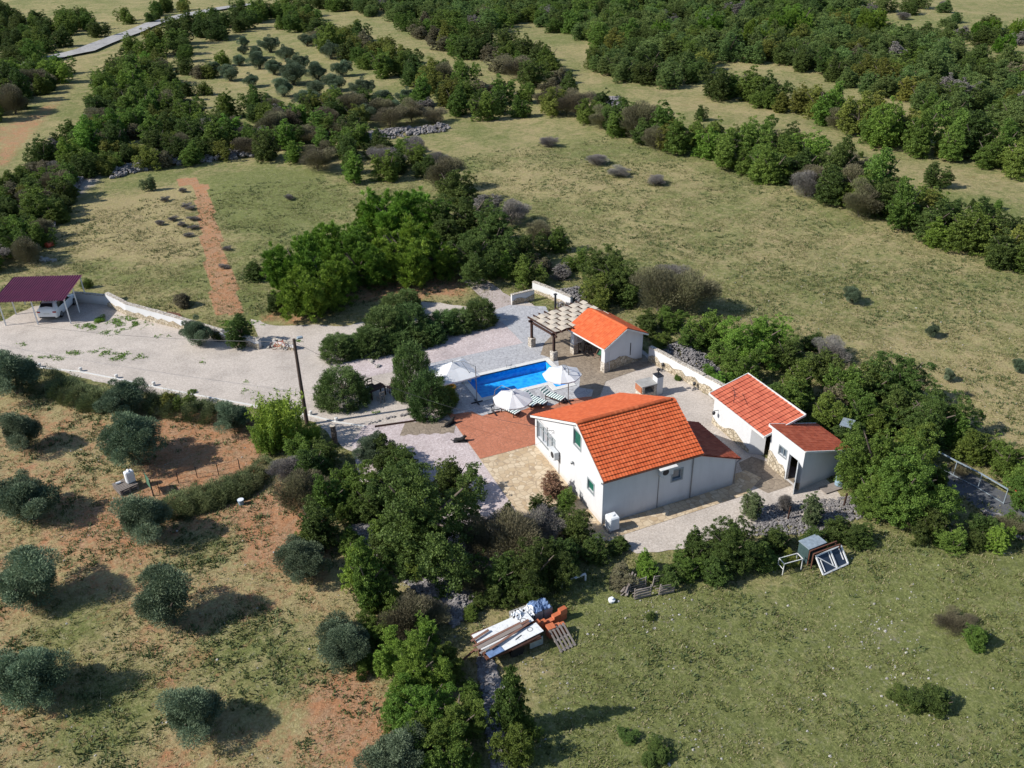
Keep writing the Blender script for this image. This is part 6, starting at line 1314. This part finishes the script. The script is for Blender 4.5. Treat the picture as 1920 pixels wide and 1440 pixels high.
plant('pine2', 'pine', 'juniper', 520, 560, 50, .9, 'small dark young pine at the left foot of the pine group')
Z = 'dark clump right of the pines'
for a in (('big','dark',870,400,130,.85),('big','dark',925,430,130,.9),('big','dark',890,470,120,.8),('broad','dark',850,350,90,.8),('broad','grey',905,380,60,.7),('twig','grey',960,400,80,.6),('broad','dark',985,470,80,.85),('treecrown','bright',945,490,62,.95),('broad','mid',985,505,75,.8),('broad','mid',1045,450,62,.9),('broad','brown',1020,495,60,.6),('broad','dark',1005,520,60,.6),('broad','dark',830,440,80,.9),('twig','brown',1010,440,70,.6),('broad','grey',1050,510,60,.5)): plant(Z, *a)
plant('left field', 'broad', 'dark', 475, 505, 52, .85, 'dark shrub left of the pine group at the field edge'); plant('left field', 'broad', 'brown', 343, 560, 48, .6, 'dark brown shrub behind the white boundary wall'); plant('left field', 'broad', 'mid', 163, 530, 24, .8, 'tiny green bush behind the carport corner')
Z = 'juniper hedge above the gravel garden'
for a in ((632,645,70,.8),(662,642,60,.75),(695,632,75,.85),(720,605,85,1.0),(765,600,85,1.0),(738,570,62,.9),(765,555,45,1.0),(800,618,70,.7),(830,600,70,.75),(862,595,66,.75),(898,580,68,.9),(745,632,70,.7),(780,625,65,.7)): plant(Z, 'juniper', 'juniper', a[0], a[1]+4, a[2]*0.98, a[3]*0.88, noun='juniper')
plant('j', 'juniper', 'juniper', 640, 724, 96, .78, 'broad round juniper on the drive left of the garden table', noun='juniper'); plant('j', 'juniper', 'juniper', 772, 694, 80, 1.45, 'tall juniper between gravel garden and square parasol', noun='juniper'); plant('j', 'juniper', 'juniper', 805, 738, 84, 1.1, 'bulky juniper at the upper left corner of the red patio', noun='juniper'); plant('j', 'juniper', 'mid', 835, 742, 45, .9, 'small green juniper next to the yellow swim ring', noun='juniper')
plant('d', 'olive', 'olive', 368, 622, 66, .9, 'silvery young olive tree beside the orange bench'); plant('d', 'treecrown', 'dark', 449, 614, 72, .85, 'dark fig tree in front of the white boundary wall'); plant('d', 'broad', 'dark', 412, 628, 32, .7, 'low dark shrub between silvery olive and fig tree')
plant('d', 'broad', 'mid', 1270, 708, 18, .7, 'tiny green bush on the gravel court by the retaining wall'); plant('d', 'broad', 'bright', 185, 598, 30, .25, 'low green weed patch beside the carport'); plant('d', 'treecrown', 'pale', 281, 338, 30, 1.0, 'small pale sapling at the far edge of the left field')
# meadow singles
for a in (('olive','olive',1600,553,38,.85,'small olive tree standing alone in the middle of the big meadow'),('olive','olive',1749,618,28,1.0,'second small olive tree of the big meadow, right of the first'),('olive','olive',1780,704,26,.9,'small olive sapling near the lower right of the big meadow'),('olive','olive',1912,688,24,1.1,'small olive sapling at the right picture edge of the big meadow'),('treecrown','dark',1313,207,28,1.1,'lone small tree on the far upper meadow'),('treecrown','dark',1752,325,60,.7,'spreading lone tree on the upper right meadow strip'),
          ('broad','mid',1616,288,14,.9,'tiny bush on the upper right meadow strip'),('broad','dark',1827,383,24,.9,'small dark bush on the right meadow strip, upper of two'),('broad','dark',1842,400,34,.7,'small dark bush on the right meadow strip, lower of two'),('treecrown','mid',1873,380,24,.8,'small low tree beside two dark bushes on the right meadow'),
          ('twig','grey',1030,266,48,.35,'grey bramble patch near the top of the big meadow'),('twig','grey',1120,300,50,.35,'left of two neighbouring grey bramble patches on the big meadow'),('twig','grey',1160,320,50,.35,'right of two neighbouring grey bramble patches on the big meadow'),('twig','grey',1230,340,50,.3,'third grey bramble patch, furthest right on the big meadow'),('twig','grey',543,370,20,.5,'small grey bush in the left field near the hedgerow'),
          ('broad','mid',1835,1190,62,.7,'small green bush alone on the near meadow'),('twig','brown',1790,1165,60,.35,'dry brown weeds beside the lone bush on the near meadow'),('broad','dark',1755,1310,100,.4,'low dark scrub on the near meadow below the lone bush'),('broad','dark',1690,1300,50,.35,'low dark scrub left of the larger scrub on the near meadow'),('broad','dark',1218,1155,28,.5,'tiny dark bush among white stones on the near meadow'),('broad','dark',1240,1410,70,.35,'low dark scrub at the lower edge of the near meadow'),('broad','dark',1180,1380,50,.35,'smaller low scrub at the lower edge of the near meadow')): plant('m', *a[:6], label=a[6])
Z = 'lavender tufts beside the red soil strip'
for a in ((343,356),(310,373),(357,390),(325,410),(350,385),(362,410),(340,420),(362,425),(352,440),(300,418),(425,465),(420,498)): plant(Z, 'twig', 'grey', a[0], a[1], 20, .4, noun='lavender tuft')
# far olives
Z = 'far olive grove'
for a in ((457,75,24),(455,90,22),(447,108,28),(484,112,40),(505,80,40),(512,125,40),(547,138,56),(535,98,40),(560,118,44),(594,135,44),(530,165,44),(575,185,48),(628,155,44),(625,172,36),(612,212,36),(430,135,40),(660,190,50),(715,190,50),(762,180,42),(620,95,44),(680,165,50),(398,128,34)): plant(Z, 'olive', 'olive', a[0], a[1], a[2], .75)
plant('fo', 'broad', 'yellow', 390, 130, 34, .8, 'golden yellow shrub at the left edge of the far olive grove'); plant('fo', 'broad', 'bright', 420, 105, 30, .9, 'bright green shrub left of the far olive trees')
Z = 'far olive grove'
for a in ((470,150,34),(500,190,36),(545,215,36),(590,165,40),(640,130,40),(575,75,30),(600,78,34),(650,100,36),(480,95,30),(690,210,42),(745,205,40)): plant(Z, 'olive', 'olive', a[0], a[1], a[2], .75)
Z = 'rough grass left of the far olives'
for a in (('mid',425,195,52,1.0),('mid',478,185,50,1.0),('dark',345,120,40,.8),('brown',375,130,38,.7),('dark',350,165,34,.8),('mid',385,165,30,.8),('dark',410,225,44,.9),('brown',440,235,40,.7),('dark',360,205,40,.9),('grey',455,245,34,.6),('mid',395,250,46,.9),('dark',345,250,44,.9),('yellow',470,270,34,.8),('brown',510,235,60,.7),('dark',370,275,50,.8),('mid',340,95,36,.9),('dark',545,250,46,.9),('brown',540,225,60,.7),('mid',615,240,44,.9)): plant(Z, 'twig' if a[0] in ('brown','grey') else 'broad', a[0], a[1], a[2], a[3], a[4])
# hedgerows & woods: scattered inside plan outlines
def scatter(zone, poly, wlo, whi, spacing, pal, ratio=(0.7,1.0), seed=1, nmax=400, shapes=None):
    r = random.Random(seed); g = P2(poly); xs = [p[0] for p in g]; ys = [p[1] for p in g]; pts = []; tries = 0
    need = []
    while tries < 9000 and len(pts) < nmax:
        tries += 1; x, y = r.uniform(min(xs), max(xs)), r.uniform(min(ys), max(ys))
        if not inpoly(np.array([x]), np.array([y]), g)[0]: continue
        w_ = r.uniform(wlo, whi)
        if any(math.hypot(x-a, y-b) < spacing*(w_+c)/2 for a, b, c in pts): continue
        pts.append((x, y, w_)); c_ = r.choices([k for k, _ in pal], [v for _, v in pal])[0]
        sh = {'brown':'twig','grey':'twig','pine':'pine','juniper':'juniper','olive':'olive'}.get(c_, r.choice(['broad','broad','treecrown']))
        ra = r.uniform(*ratio)*(0.75 if sh == 'twig' else 1.0); need.append((zone, sh, c_, x, y, w_, ra))
    return need
def put(need):
    for (zone, sh, c_, x, y, w_, ra) in need: plant(zone, sh, c_, 0, 0, 0, ra, xy=(x, y), wm=w_)
GEN = [('dark',3),('mid',4),('bright',1.0),('yellow',.6),('brown',1.2),('grey',.5)]
put(scatter('wood left of the far olive grove', [(172,240),(192,165),(232,122),(300,125),(325,175),(340,225),(390,245),(440,258),(430,287),(330,294),(240,302),(165,308),(155,280)], 4.0, 6.6, .62, GEN, seed=2, nmax=75))
put(scatter('hedgerow along the country road', [(228,98),(300,62),(425,30),(500,22),(590,18),(600,60),(470,62),(370,85),(320,112),(250,118)], 4.5, 7.5, .62, [('dark',3),('mid',4),('yellow',1),('brown',.6)], seed=3, nmax=38))
put(scatter('thicket left of the dirt track', [(-30,150),(40,130),(105,128),(125,148),(80,192),(30,225),(-30,232)], 4.0, 7.0, .60, GEN, seed=4, nmax=34))
put(scatter('scrub beyond the country road', [(-20,20),(40,15),(80,55),(150,35),(185,60),(210,72),(170,82),(130,70),(60,65),(-20,62)], 4.5, 7.5, .75, [('dark',4),('mid',3)], seed=5, nmax=22))
put(scatter('bushes between road and thicket', [(-20,78),(60,72),(130,92),(110,103),(20,118),(-20,122)], 4.0, 6.5, .75, [('dark',3),('mid',3),('brown',1)], seed=6, nmax=16))
put(scatter('bushes at the top left edge', [(215,40),(270,22),(340,8),(350,28),(280,44),(240,58)], 3.5, 6.0, .9, [('dark',3),('mid',3),('yellow',1)], seed=7, nmax=10))
put(scatter('thicket above the carport', [(-30,372),(30,350),(90,300),(140,262),(160,305),(140,345),(125,395),(95,435),(60,505),(-30,520)], 3.0, 5.2, .60, GEN, seed=8, nmax=60))
put(scatter('hedge behind the left field', [(130,305),(250,300),(330,292),(440,285),(470,290),(440,300),(330,312),(240,322),(170,335),(130,330)], 2.8, 4.6, .62, [('dark',3),('mid',4),('yellow',1),('bright',1),('brown',1)], seed=9, nmax=26))
put(scatter('hedgerow beside the left field', [(465,285),(480,215),(545,200),(640,245),(700,275),(790,300),(860,345),(830,372),(740,350),(690,355),(640,335),(585,325),(530,310)], 3.6, 5.8, .62, [('dark',2),('mid',3),('bright',1),('brown',3),('grey',2)], seed=10, nmax=42))
put(scatter('hedgerow above the big meadow', [(600,215),(680,200),(760,205),(800,165),(880,160),(960,190),(1040,190),(1050,212),(960,228),(860,225),(800,238),(700,248),(640,250)], 4.0, 6.2, .60, [('dark',2),('mid',3),('yellow',1),('brown',3),('grey',1)], seed=11, nmax=34))
put(scatter('hedgerow beyond the far olive grove', [(590,60),(640,70),(700,95),(770,120),(830,145),(900,165),(880,175),(790,160),(740,170),(690,140),(640,110),(600,85)], 4.5, 7.0, .62, [('dark',2),('mid',3),('yellow',1),('brown',2)], seed=12, nmax=30))
put(scatter('hedgerow crossing the upper fields', [(745,55),(800,58),(880,75),(960,100),(1010,128),(1060,150),(1080,190),(1040,180),(960,150),(880,118),(800,92)], 4.5, 7.5, .62, [('dark',3),('mid',3),('yellow',1),('brown',2)], seed=13, nmax=36))
put(scatter('hedgerow right of the big meadow', [(1070,215),(1130,222),(1230,268),(1320,275),(1420,282),(1500,305),(1600,342),(1700,385),(1780,428),(1870,465),(1930,508),(1930,530),(1810,483),(1700,443),(1600,410),(1500,365),(1400,328),(1300,298),(1200,275),(1110,242)], 4.2, 7.4, .48, [('dark',3),('mid',4),('bright',1.3),('yellow',.4),('brown',1.3),('grey',.8)], seed=14, nmax=95))
put(scatter('hedgerow between the upper meadow strips', [(1320,175),(1400,180),(1500,208),(1560,222),(1640,240),(1740,268),(1850,298),(1935,312),(1935,330),(1850,316),(1740,296),(1640,268),(1560,240),(1480,212),(1400,195),(1320,182)], 5.0, 8.5, .48, [('dark',3),('mid',3),('bright',1.5),('yellow',1),('brown',1)], seed=15, nmax=60))
for a in ((1335,45,54),(1405,65,56),(1500,35,60),(1470,45,50),(1640,38,50),(1160,45,44),(1240,60,40),(1780,72,26),(1560,100,28),(1835,55,30),(1860,50,34),(1885,78,34),(1915,55,36),(1320,30,40),(1440,75,44)): plant('upper right wood', 'pine', 'pine', a[0], a[1], a[2], 1.0)
put(scatter('near edge of the upper right wood', [(1090,130),(1150,150),(1240,165),(1300,160),(1340,120),(1400,118),(1480,130),(1560,158),(1680,188),(1760,235),(1850,240),(1900,262),(1900,235),(1760,205),(1680,160),(1560,130),(1480,100),(1340,95),(1240,130),(1150,110)], 5.0, 7.5, .62, [('scrub',4),('dark',3),('mid',2),('yellow',.7)], (0.65,0.9), seed=16, nmax=70))
put(scatter('bushes at the top right corner', [(1590,15),(1760,15),(1790,40),(1700,50),(1640,60),(1760,35),(1930,60),(1930,95),(1830,90)], 4.0, 7.5, 1.0, [('scrub',2),('grey',2),('dark',2)], (0.5,0.8), seed=17, nmax=16))
# keep what the picture shows; order, label, place
def visible(p):
    a, b = PR(p['x'], p['y'], p['w']*p['r']*0.5); return -70 < a < 1990 and -60 < b < 1520
plants = [p for p in plants if visible(p)]
for p in plants:
    h = p['w']*p['r']; noun = p['noun'] or ('olive tree' if p['shape'] == 'olive' else 'pine tree' if p['shape'] == 'pine' else 'tree' if (h > 2.6 or p['shape'] in ('column',)) else 'shrub')
    p['nn'] = noun
trs = sorted([p for p in plants if p['nn'] == 'tree'], key=lambda p: -p['w']/DIST(p['x'], p['y']))
rest = trs[285:]; rid = set(id(p) for p in rest); plants = [p for p in plants if id(p) not in rid]
groups = {}
for p in plants:
    zone_ = p['zone']; noun = p['nn']
    if p['label'] is None: groups.setdefault((p['zone'], noun, ADJ[p['col']]), []).append(p)
for (zn, noun, adj), ps in groups.items():
    ps.sort(key=lambda p: PR(p['x'], p['y'])[0])
    for i, p in enumerate(ps):
        if len(ps) == 1: p['label'] = f'the only {adj} {noun} in the {zn}'
        elif i == len(ps)-1: p['label'] = f'rightmost {adj} {noun} in the {zn}'
        elif i == 0: p['label'] = f'leftmost {adj} {noun} in the {zn}'
        else: p['label'] = f'{ordw(i+1)} {adj} {noun} from left in the {zn}'
for p in plants:
    root = realise(p, {'tree':'trees of the hedgerows and woods','shrub':'shrubs of the hedgerows','olive tree':'olive trees','pine tree':'pine trees','juniper':'junipers of the garden'}.get(p['nn'], p['nn']+'s'))
print('PLANTS', len(plants), {k: sum(1 for p in plants if p['nn'] == k) for k in set(p['nn'] for p in plants)})
# ---------------------------------------------------------------- far wood that reads as one mass
def mass(name, zonepolys, label, n_target, wlo, whi, cols, seed, extra=()):
    r = random.Random(seed); pts = []
    for poly, share in zonepolys:
        g = P2(poly); xs = [p[0] for p in g]; ys = [p[1] for p in g]; k = 0; tr = 0; loc = []
        while k < n_target*share and tr < 60000:
            tr += 1; x, y = r.uniform(min(xs), max(xs)), r.uniform(min(ys), max(ys))
            if not inpoly(np.array([x]), np.array([y]), g)[0]: continue
            w_ = r.uniform(wlo, whi)
            if any(abs(x-a) < 9 and math.hypot(x-a, y-b) < .55*(w_+c)/2 for a, b, c in loc): continue
            loc.append((x, y, w_)); k += 1
        pts += loc
    pts = [(x, y, w_, None, None) for x, y, w_ in pts]+[(p['x'], p['y'], p['w'], p['w']*p['r'], p['col']) for p in extra]
    ck = [k for k, _ in cols]; src = {}
    for o in list(COL.objects):
        if o.type == 'MESH' and o.name.startswith('crown') and o.data in PROTO['broad'] and o.data.name not in src: src[o.data.name] = o
    src = list(src.values())[:6]; n_ = len(pts)
    me = bpy.data.meshes.new(name); me.from_pydata([(p[0], p[1], zat(p[0], p[1])) for p in pts], [], [])
    ci = [ck.index(p[4]) if p[4] in ck else r.choices(range(len(cols)), [v for _, v in cols])[0] for p in pts]
    for nm, ty, vals in (('ci', 'INT', ci), ('si', 'INT', [r.randrange(len(src)) for _ in pts]), ('rz', 'FLOAT', [r.random()*6.28 for _ in pts])):
        me.attributes.new(nm, ty, 'POINT').data.foreach_set('value', vals)
    me.attributes.new('sc', 'FLOAT_VECTOR', 'POINT').data.foreach_set('vector', [c for p in pts for c in (p[2]*1.08, p[2]*1.08, p[3] or p[2]*r.uniform(0.6, 0.9))])
    o = bpy.data.objects.new(name, me); COL.objects.link(o)
    ng = bpy.data.node_groups.new('woodland', 'GeometryNodeTree'); ng.interface.new_socket('Geometry', in_out='INPUT', socket_type='NodeSocketGeometry'); ng.interface.new_socket('Geometry', in_out='OUTPUT', socket_type='NodeSocketGeometry')
    gi = ng.nodes.new('NodeGroupInput'); go_ = ng.nodes.new('NodeGroupOutput'); jn = ng.nodes.new('GeometryNodeJoinGeometry')
    def nattr(nm, ty):
        x = ng.nodes.new('GeometryNodeInputNamedAttribute'); x.data_type = ty; x.inputs[0].default_value = nm; return x.outputs[0]
    for k, key in enumerate(ck):
        for j, so in enumerate(src):
            oi = ng.nodes.new('GeometryNodeObjectInfo'); oi.inputs['Object'].default_value = so; oi.transform_space = 'ORIGINAL'
            cmp_ = ng.nodes.new('FunctionNodeCompare'); cmp_.data_type = 'INT'; cmp_.operation = 'EQUAL'
            ma = ng.nodes.new('ShaderNodeMath'); ma.operation = 'MULTIPLY_ADD'; ng.links.new(nattr('ci', 'INT'), ma.inputs[0]); ma.inputs[1].default_value = 100; ng.links.new(nattr('si', 'INT'), ma.inputs[2])
            ng.links.new(ma.outputs[0], cmp_.inputs[2]); cmp_.inputs[3].default_value = k*100+j
            mp = ng.nodes.new('GeometryNodeMeshToPoints'); ng.links.new(gi.outputs[0], mp.inputs['Mesh']); ng.links.new(cmp_.outputs[0], mp.inputs['Selection'])
            ip = ng.nodes.new('GeometryNodeInstanceOnPoints'); ng.links.new(mp.outputs[0], ip.inputs['Points']); ng.links.new(oi.outputs['Geometry'], ip.inputs['Instance'])
            cx3 = ng.nodes.new('ShaderNodeCombineXYZ'); ng.links.new(nattr('rz', 'FLOAT'), cx3.inputs[2]); ng.links.new(cx3.outputs[0], ip.inputs['Rotation']); ng.links.new(nattr('sc', 'FLOAT_VECTOR'), ip.inputs['Scale'])
            sm_ = ng.nodes.new('GeometryNodeSetMaterial'); sm_.inputs['Material'].default_value = F[key]; ng.links.new(ip.outputs[0], sm_.inputs['Geometry']); ng.links.new(sm_.outputs[0], jn.inputs[0])
    ng.links.new(jn.outputs[0], go_.inputs[0]); md = o.modifiers.new('woodland', 'NODES'); md.node_group = ng
    print('MASS', name, n_, len(src)); return tag(o, label, kind='stuff')
mass('far_woodland', [([(905,-5),(1250,-40),(1600,-20),(1600,20),(1660,60),(1740,85),(1820,120),(1930,150),(1930,262),(1850,228),(1740,200),(1680,160),(1560,130),(1480,100),(1340,90),(1240,125),(1150,105),(1060,70),(980,40),(900,20)], 0.78),
                      ([(560,-25),(900,-30),(905,25),(960,45),(930,70),(880,60),(800,42),(740,40),(650,22),(590,15)], 0.22)], 'dense far scrub woodland across the upper right', 760, 5.0, 7.8, [('scrub',5),('mid',2),('dark',3),('yellow',.5),('grey',.5),('bright',.1),('brown',.2)], 5, rest)
# ---------------------------------------------------------------- grass tufts, weeds and field stones (nobody could count them)
def tufts(name, n_, label, seed, box_, dens, blade=(0.10,0.28), cols=None, nb=4, size_w=0.05, mult=3):
    r = np.random.default_rng(seed); X = r.uniform(box_[0], box_[1], n_*mult); Y = r.uniform(box_[2], box_[3], n_*mult)
    keep = (r.random(len(X)) < dens(X, Y)); X, Y = X[keep][:n_], Y[keep][:n_]; n2 = len(X)
    k = np.repeat(np.arange(n2), nb); N_ = len(k); a = r.random(N_)*6.28; lean = r.uniform(0.3,1.6,N_); L = r.uniform(*blade, N_)*1.0*(0.6+0.8*r.random(n2)[k])
    zz = np.array([zat(x, y) for x, y in zip(X, Y)]); sp_ = 0.05 if nb < 6 else 0.11
    base = np.stack([X[k]+r.normal(size=N_)*sp_, Y[k]+r.normal(size=N_)*sp_, zz[k]-0.02], 1); d = np.stack([np.cos(a)*lean, np.sin(a)*lean, np.ones(N_)], 1); d = _unit(d)
    s = np.stack([-np.sin(a), np.cos(a), np.zeros(N_)], 1)*(size_w*r.uniform(0.6,1.5,N_))[:,None]; tip = base+d*L[:,None]
    V = np.stack([base-s, base+s, tip+s*0.35, tip-s*0.35], 1).reshape(-1,3); T = np.clip(0.55*r.random(n2)[k]+0.45*r.random(N_), 0, 1)
    gk = aat(green, X, Y)[k]; mi = (r.random(N_) > np.clip(gk*1.05, 0.1, 0.9)).astype(np.int32)
    me = raw_mesh(name, V, np.arange(N_*4).reshape(-1,4), cols, T); me.polygons.foreach_set('material_index', mi)
    o = bpy.data.objects.new(name, me); COL.objects.link(o); return tag(o, label, kind='stuff')
Fg = foliage('green grass', (0.11,0.125,0.036), (0.19,0.21,0.065), (0.29,0.30,0.11), 0.35, 0.0, 0.0); Fd = foliage('dry grass', (0.22,0.19,0.095), (0.36,0.31,0.17), (0.50,0.45,0.29), 0.35, 0.0, 0.0)
def d_meadow(X, Y):
    m_ = ~inpoly(X, Y, YARD_G); n_ = vnoise(X, Y, 1.6, 21)*0.6+vnoise(X, Y, 0.7, 22)*0.4; s_ = aat(soil, X, Y); dist = np.hypot(X-CAMX, Y-CAMY)
    return m_*np.clip((n_-0.30)*2.2, 0, 1)*np.clip(1.15-s_*0.85, 0.1, 1)*np.clip(75/dist, 0, 1)
tufts('meadow_grass', 190000, 'short dry and green grass tufts over the near fields', 5, (-50, 62, -26, 78), d_meadow, (0.05,0.15), [Fg, Fd], 5, 0.022)
GROVE = P2([(-400,715),(0,722),(300,760),(600,900),(640,1000),(700,1150),(760,1440),(700,1700),(-400,1700)])
def d_clump(X, Y):
    g_ = inpoly(X, Y, GROVE); n_ = vnoise(X, Y, 3.5, 41)*0.6+vnoise(X, Y, 1.1, 42)*0.4; dist = np.hypot(X-CAMX, Y-CAMY)
    return (~inpoly(X, Y, YARD_G))*np.clip((n_-0.42)*4, 0, 1)*np.where(g_, 1.0, 0.45)*np.clip(70/dist, 0, 1)*np.clip(1.2-aat(soil, X, Y)*0.9, 0.15, 1)
Fk = foliage('dark weeds', (0.05,0.07,0.022), (0.095,0.125,0.042), (0.17,0.20,0.08), 0.2, 0.0, 0.0)
tufts('weed_clumps', 52000, 'dark low weed clumps over olive grove and meadows', 9, (-55, 62, -28, 80), d_clump, (0.07,0.22), [Fk, Fk], 9, 0.036)
def d_weed(X, Y):
    d = np.zeros(len(X))
    for (px,py,rx,ry) in ((170,610,28,9),(240,605,38,12),(225,668,30,8),(190,660,20,7),(258,668,16,5),(388,678,14,6),(40,645,9,4),(207,625,20,5),(305,632,14,4),(465,735,12,5),(455,716,8,3),(140,662,14,4),(530,730,16,4),(560,640,9,4),(700,772,14,4),(430,607,60,5),(80,672,40,5)):
        c = G(px, py); e = G(px+rx, py); g_ = G(px, py-ry); ax = np.array(e)-c; ay = np.array(g_)-c; A = np.linalg.inv(np.stack([ax, ay], 1)); q_ = A@np.stack([X-c[0], Y-c[1]]); d = np.maximum(d, np.clip(1.3-np.hypot(q_[0], q_[1]), 0, 1))
    return d*np.clip((vnoise(X, Y, 0.5, 31)-0.38)*4, 0, 1)
tufts('drive_weeds', 9000, 'patches of green weeds growing through the drive gravel', 6, (-45, -8, 17, 55), d_weed, (0.05,0.14), [F['mid'], F['bright']], 5, 0.045, 30)
r_ = random.Random(12); f = MB(); cnt = 0
for _ in range(70000):
    x, y = r_.uniform(-30, 45), r_.uniform(-28, 30)
    if r_.random() < max(0.0, float(aat(pale, np.array([x]), np.array([y]))[0])-0.07)*1.5+0.012 and not inpoly(np.array([x]), np.array([y]), YARD_G)[0]: rock(f, x, y, zat(x, y), r_.choice([0.035,0.045,0.055,0.06,0.07,0.08,0.12])*r_.uniform(0.7,1.3), r_); cnt += 1
print('stones', cnt); tag(f.build('field_stones', M['rock_white'], tint=True), 'small white stones scattered over the near meadow', kind='stuff')
# rubble banks
def bank(name, poly, hgt, n_, size, label, seed=1):
    r = random.Random(seed); g = P2(poly); xs = [p[0] for p in g]; ys = [p[1] for p in g]; f = MB(); cx_ = sum(xs)/len(xs); cy_ = sum(ys)/len(ys); k = 0; tr = 0
    while k < n_ and tr < n_*20:
        tr += 1; x, y = r.uniform(min(xs), max(xs)), r.uniform(min(ys), max(ys))
        if not inpoly(np.array([x]), np.array([y]), g)[0]: continue
        e = min(math.dist((x,y), ((a[0]+(b[0]-a[0])*t), (a[1]+(b[1]-a[1])*t))) for a, b in zip(g, g[1:]+g[:1]) for t in (0,.25,.5,.75,1)); z = hgt*min(1, e/1.2)*r.uniform(0.6,1.0); rock(f, x, y, zat(x,y)+z, size*r.uniform(0.5,1.5), r); k += 1
    # earth core below the stones
    return tag(f.build(name, M['rock'], tint=True), label, kind='stuff')
bank('rubble_bank', [(655,990),(720,975),(800,1035),(880,1095),(895,1150),(850,1180),(790,1120),(700,1040)], 0.5, 4200, 0.20, 'grey limestone rubble bank through the thicket below the house', 2)
bank('rubble_bank', [(895,1240),(915,1225),(945,1300),(950,1440),(925,1450),(910,1340)], 0.25, 900, 0.24, 'grey limestone rubble left of the trailer and column tree', 3)
bank('rubble_bank', [(1040,545),(1085,540),(1110,575),(1080,600),(1045,575)], 0.6, 800, 0.18, 'stone rubble behind the short wall near the pergola', 4)
bank('rubble_bank', [(1222,655),(1290,640),(1345,690),(1365,712),(1335,722),(1280,695)], 0.7, 1500, 0.16, 'stone rubble behind the long retaining wall', 5)
bank('rubble_bank', [(1440,945),(1560,935),(1650,925),(1640,965),(1520,1000),(1400,1005)], 0.12, 2600, 0.12, 'pale rubble strip below the small shed', 6)
bank('rubble_bank', [(30,440),(75,400),(130,330),(160,335),(125,395),(75,470),(35,470)], 0.5, 1800, 0.28, 'grey stone bank through the thicket left of the field', 7)
bank('rubble_bank', [(650,258),(720,245),(840,236),(845,246),(760,256),(665,272)], 0.35, 420, 0.5, 'dry stone wall remains at the upper end of the meadow', 8)
bank('rubble_bank', [(1120,186),(1165,186),(1165,200),(1130,205)], 0.7, 160, 0.7, 'stone heap beside the upper meadow', 9)
bank('rubble_bank', [(200,322),(300,300),(460,285),(480,295),(300,314),(210,336)], 0.6, 600, 0.5, 'dry stone bank under the hedge behind the left field', 10)
bank('rubble_bank', [(1840,960),(1920,985),(1930,1020),(1880,1000)], 0.4, 200, 0.35, 'rubble at the right edge beside the shaded slab', 11)
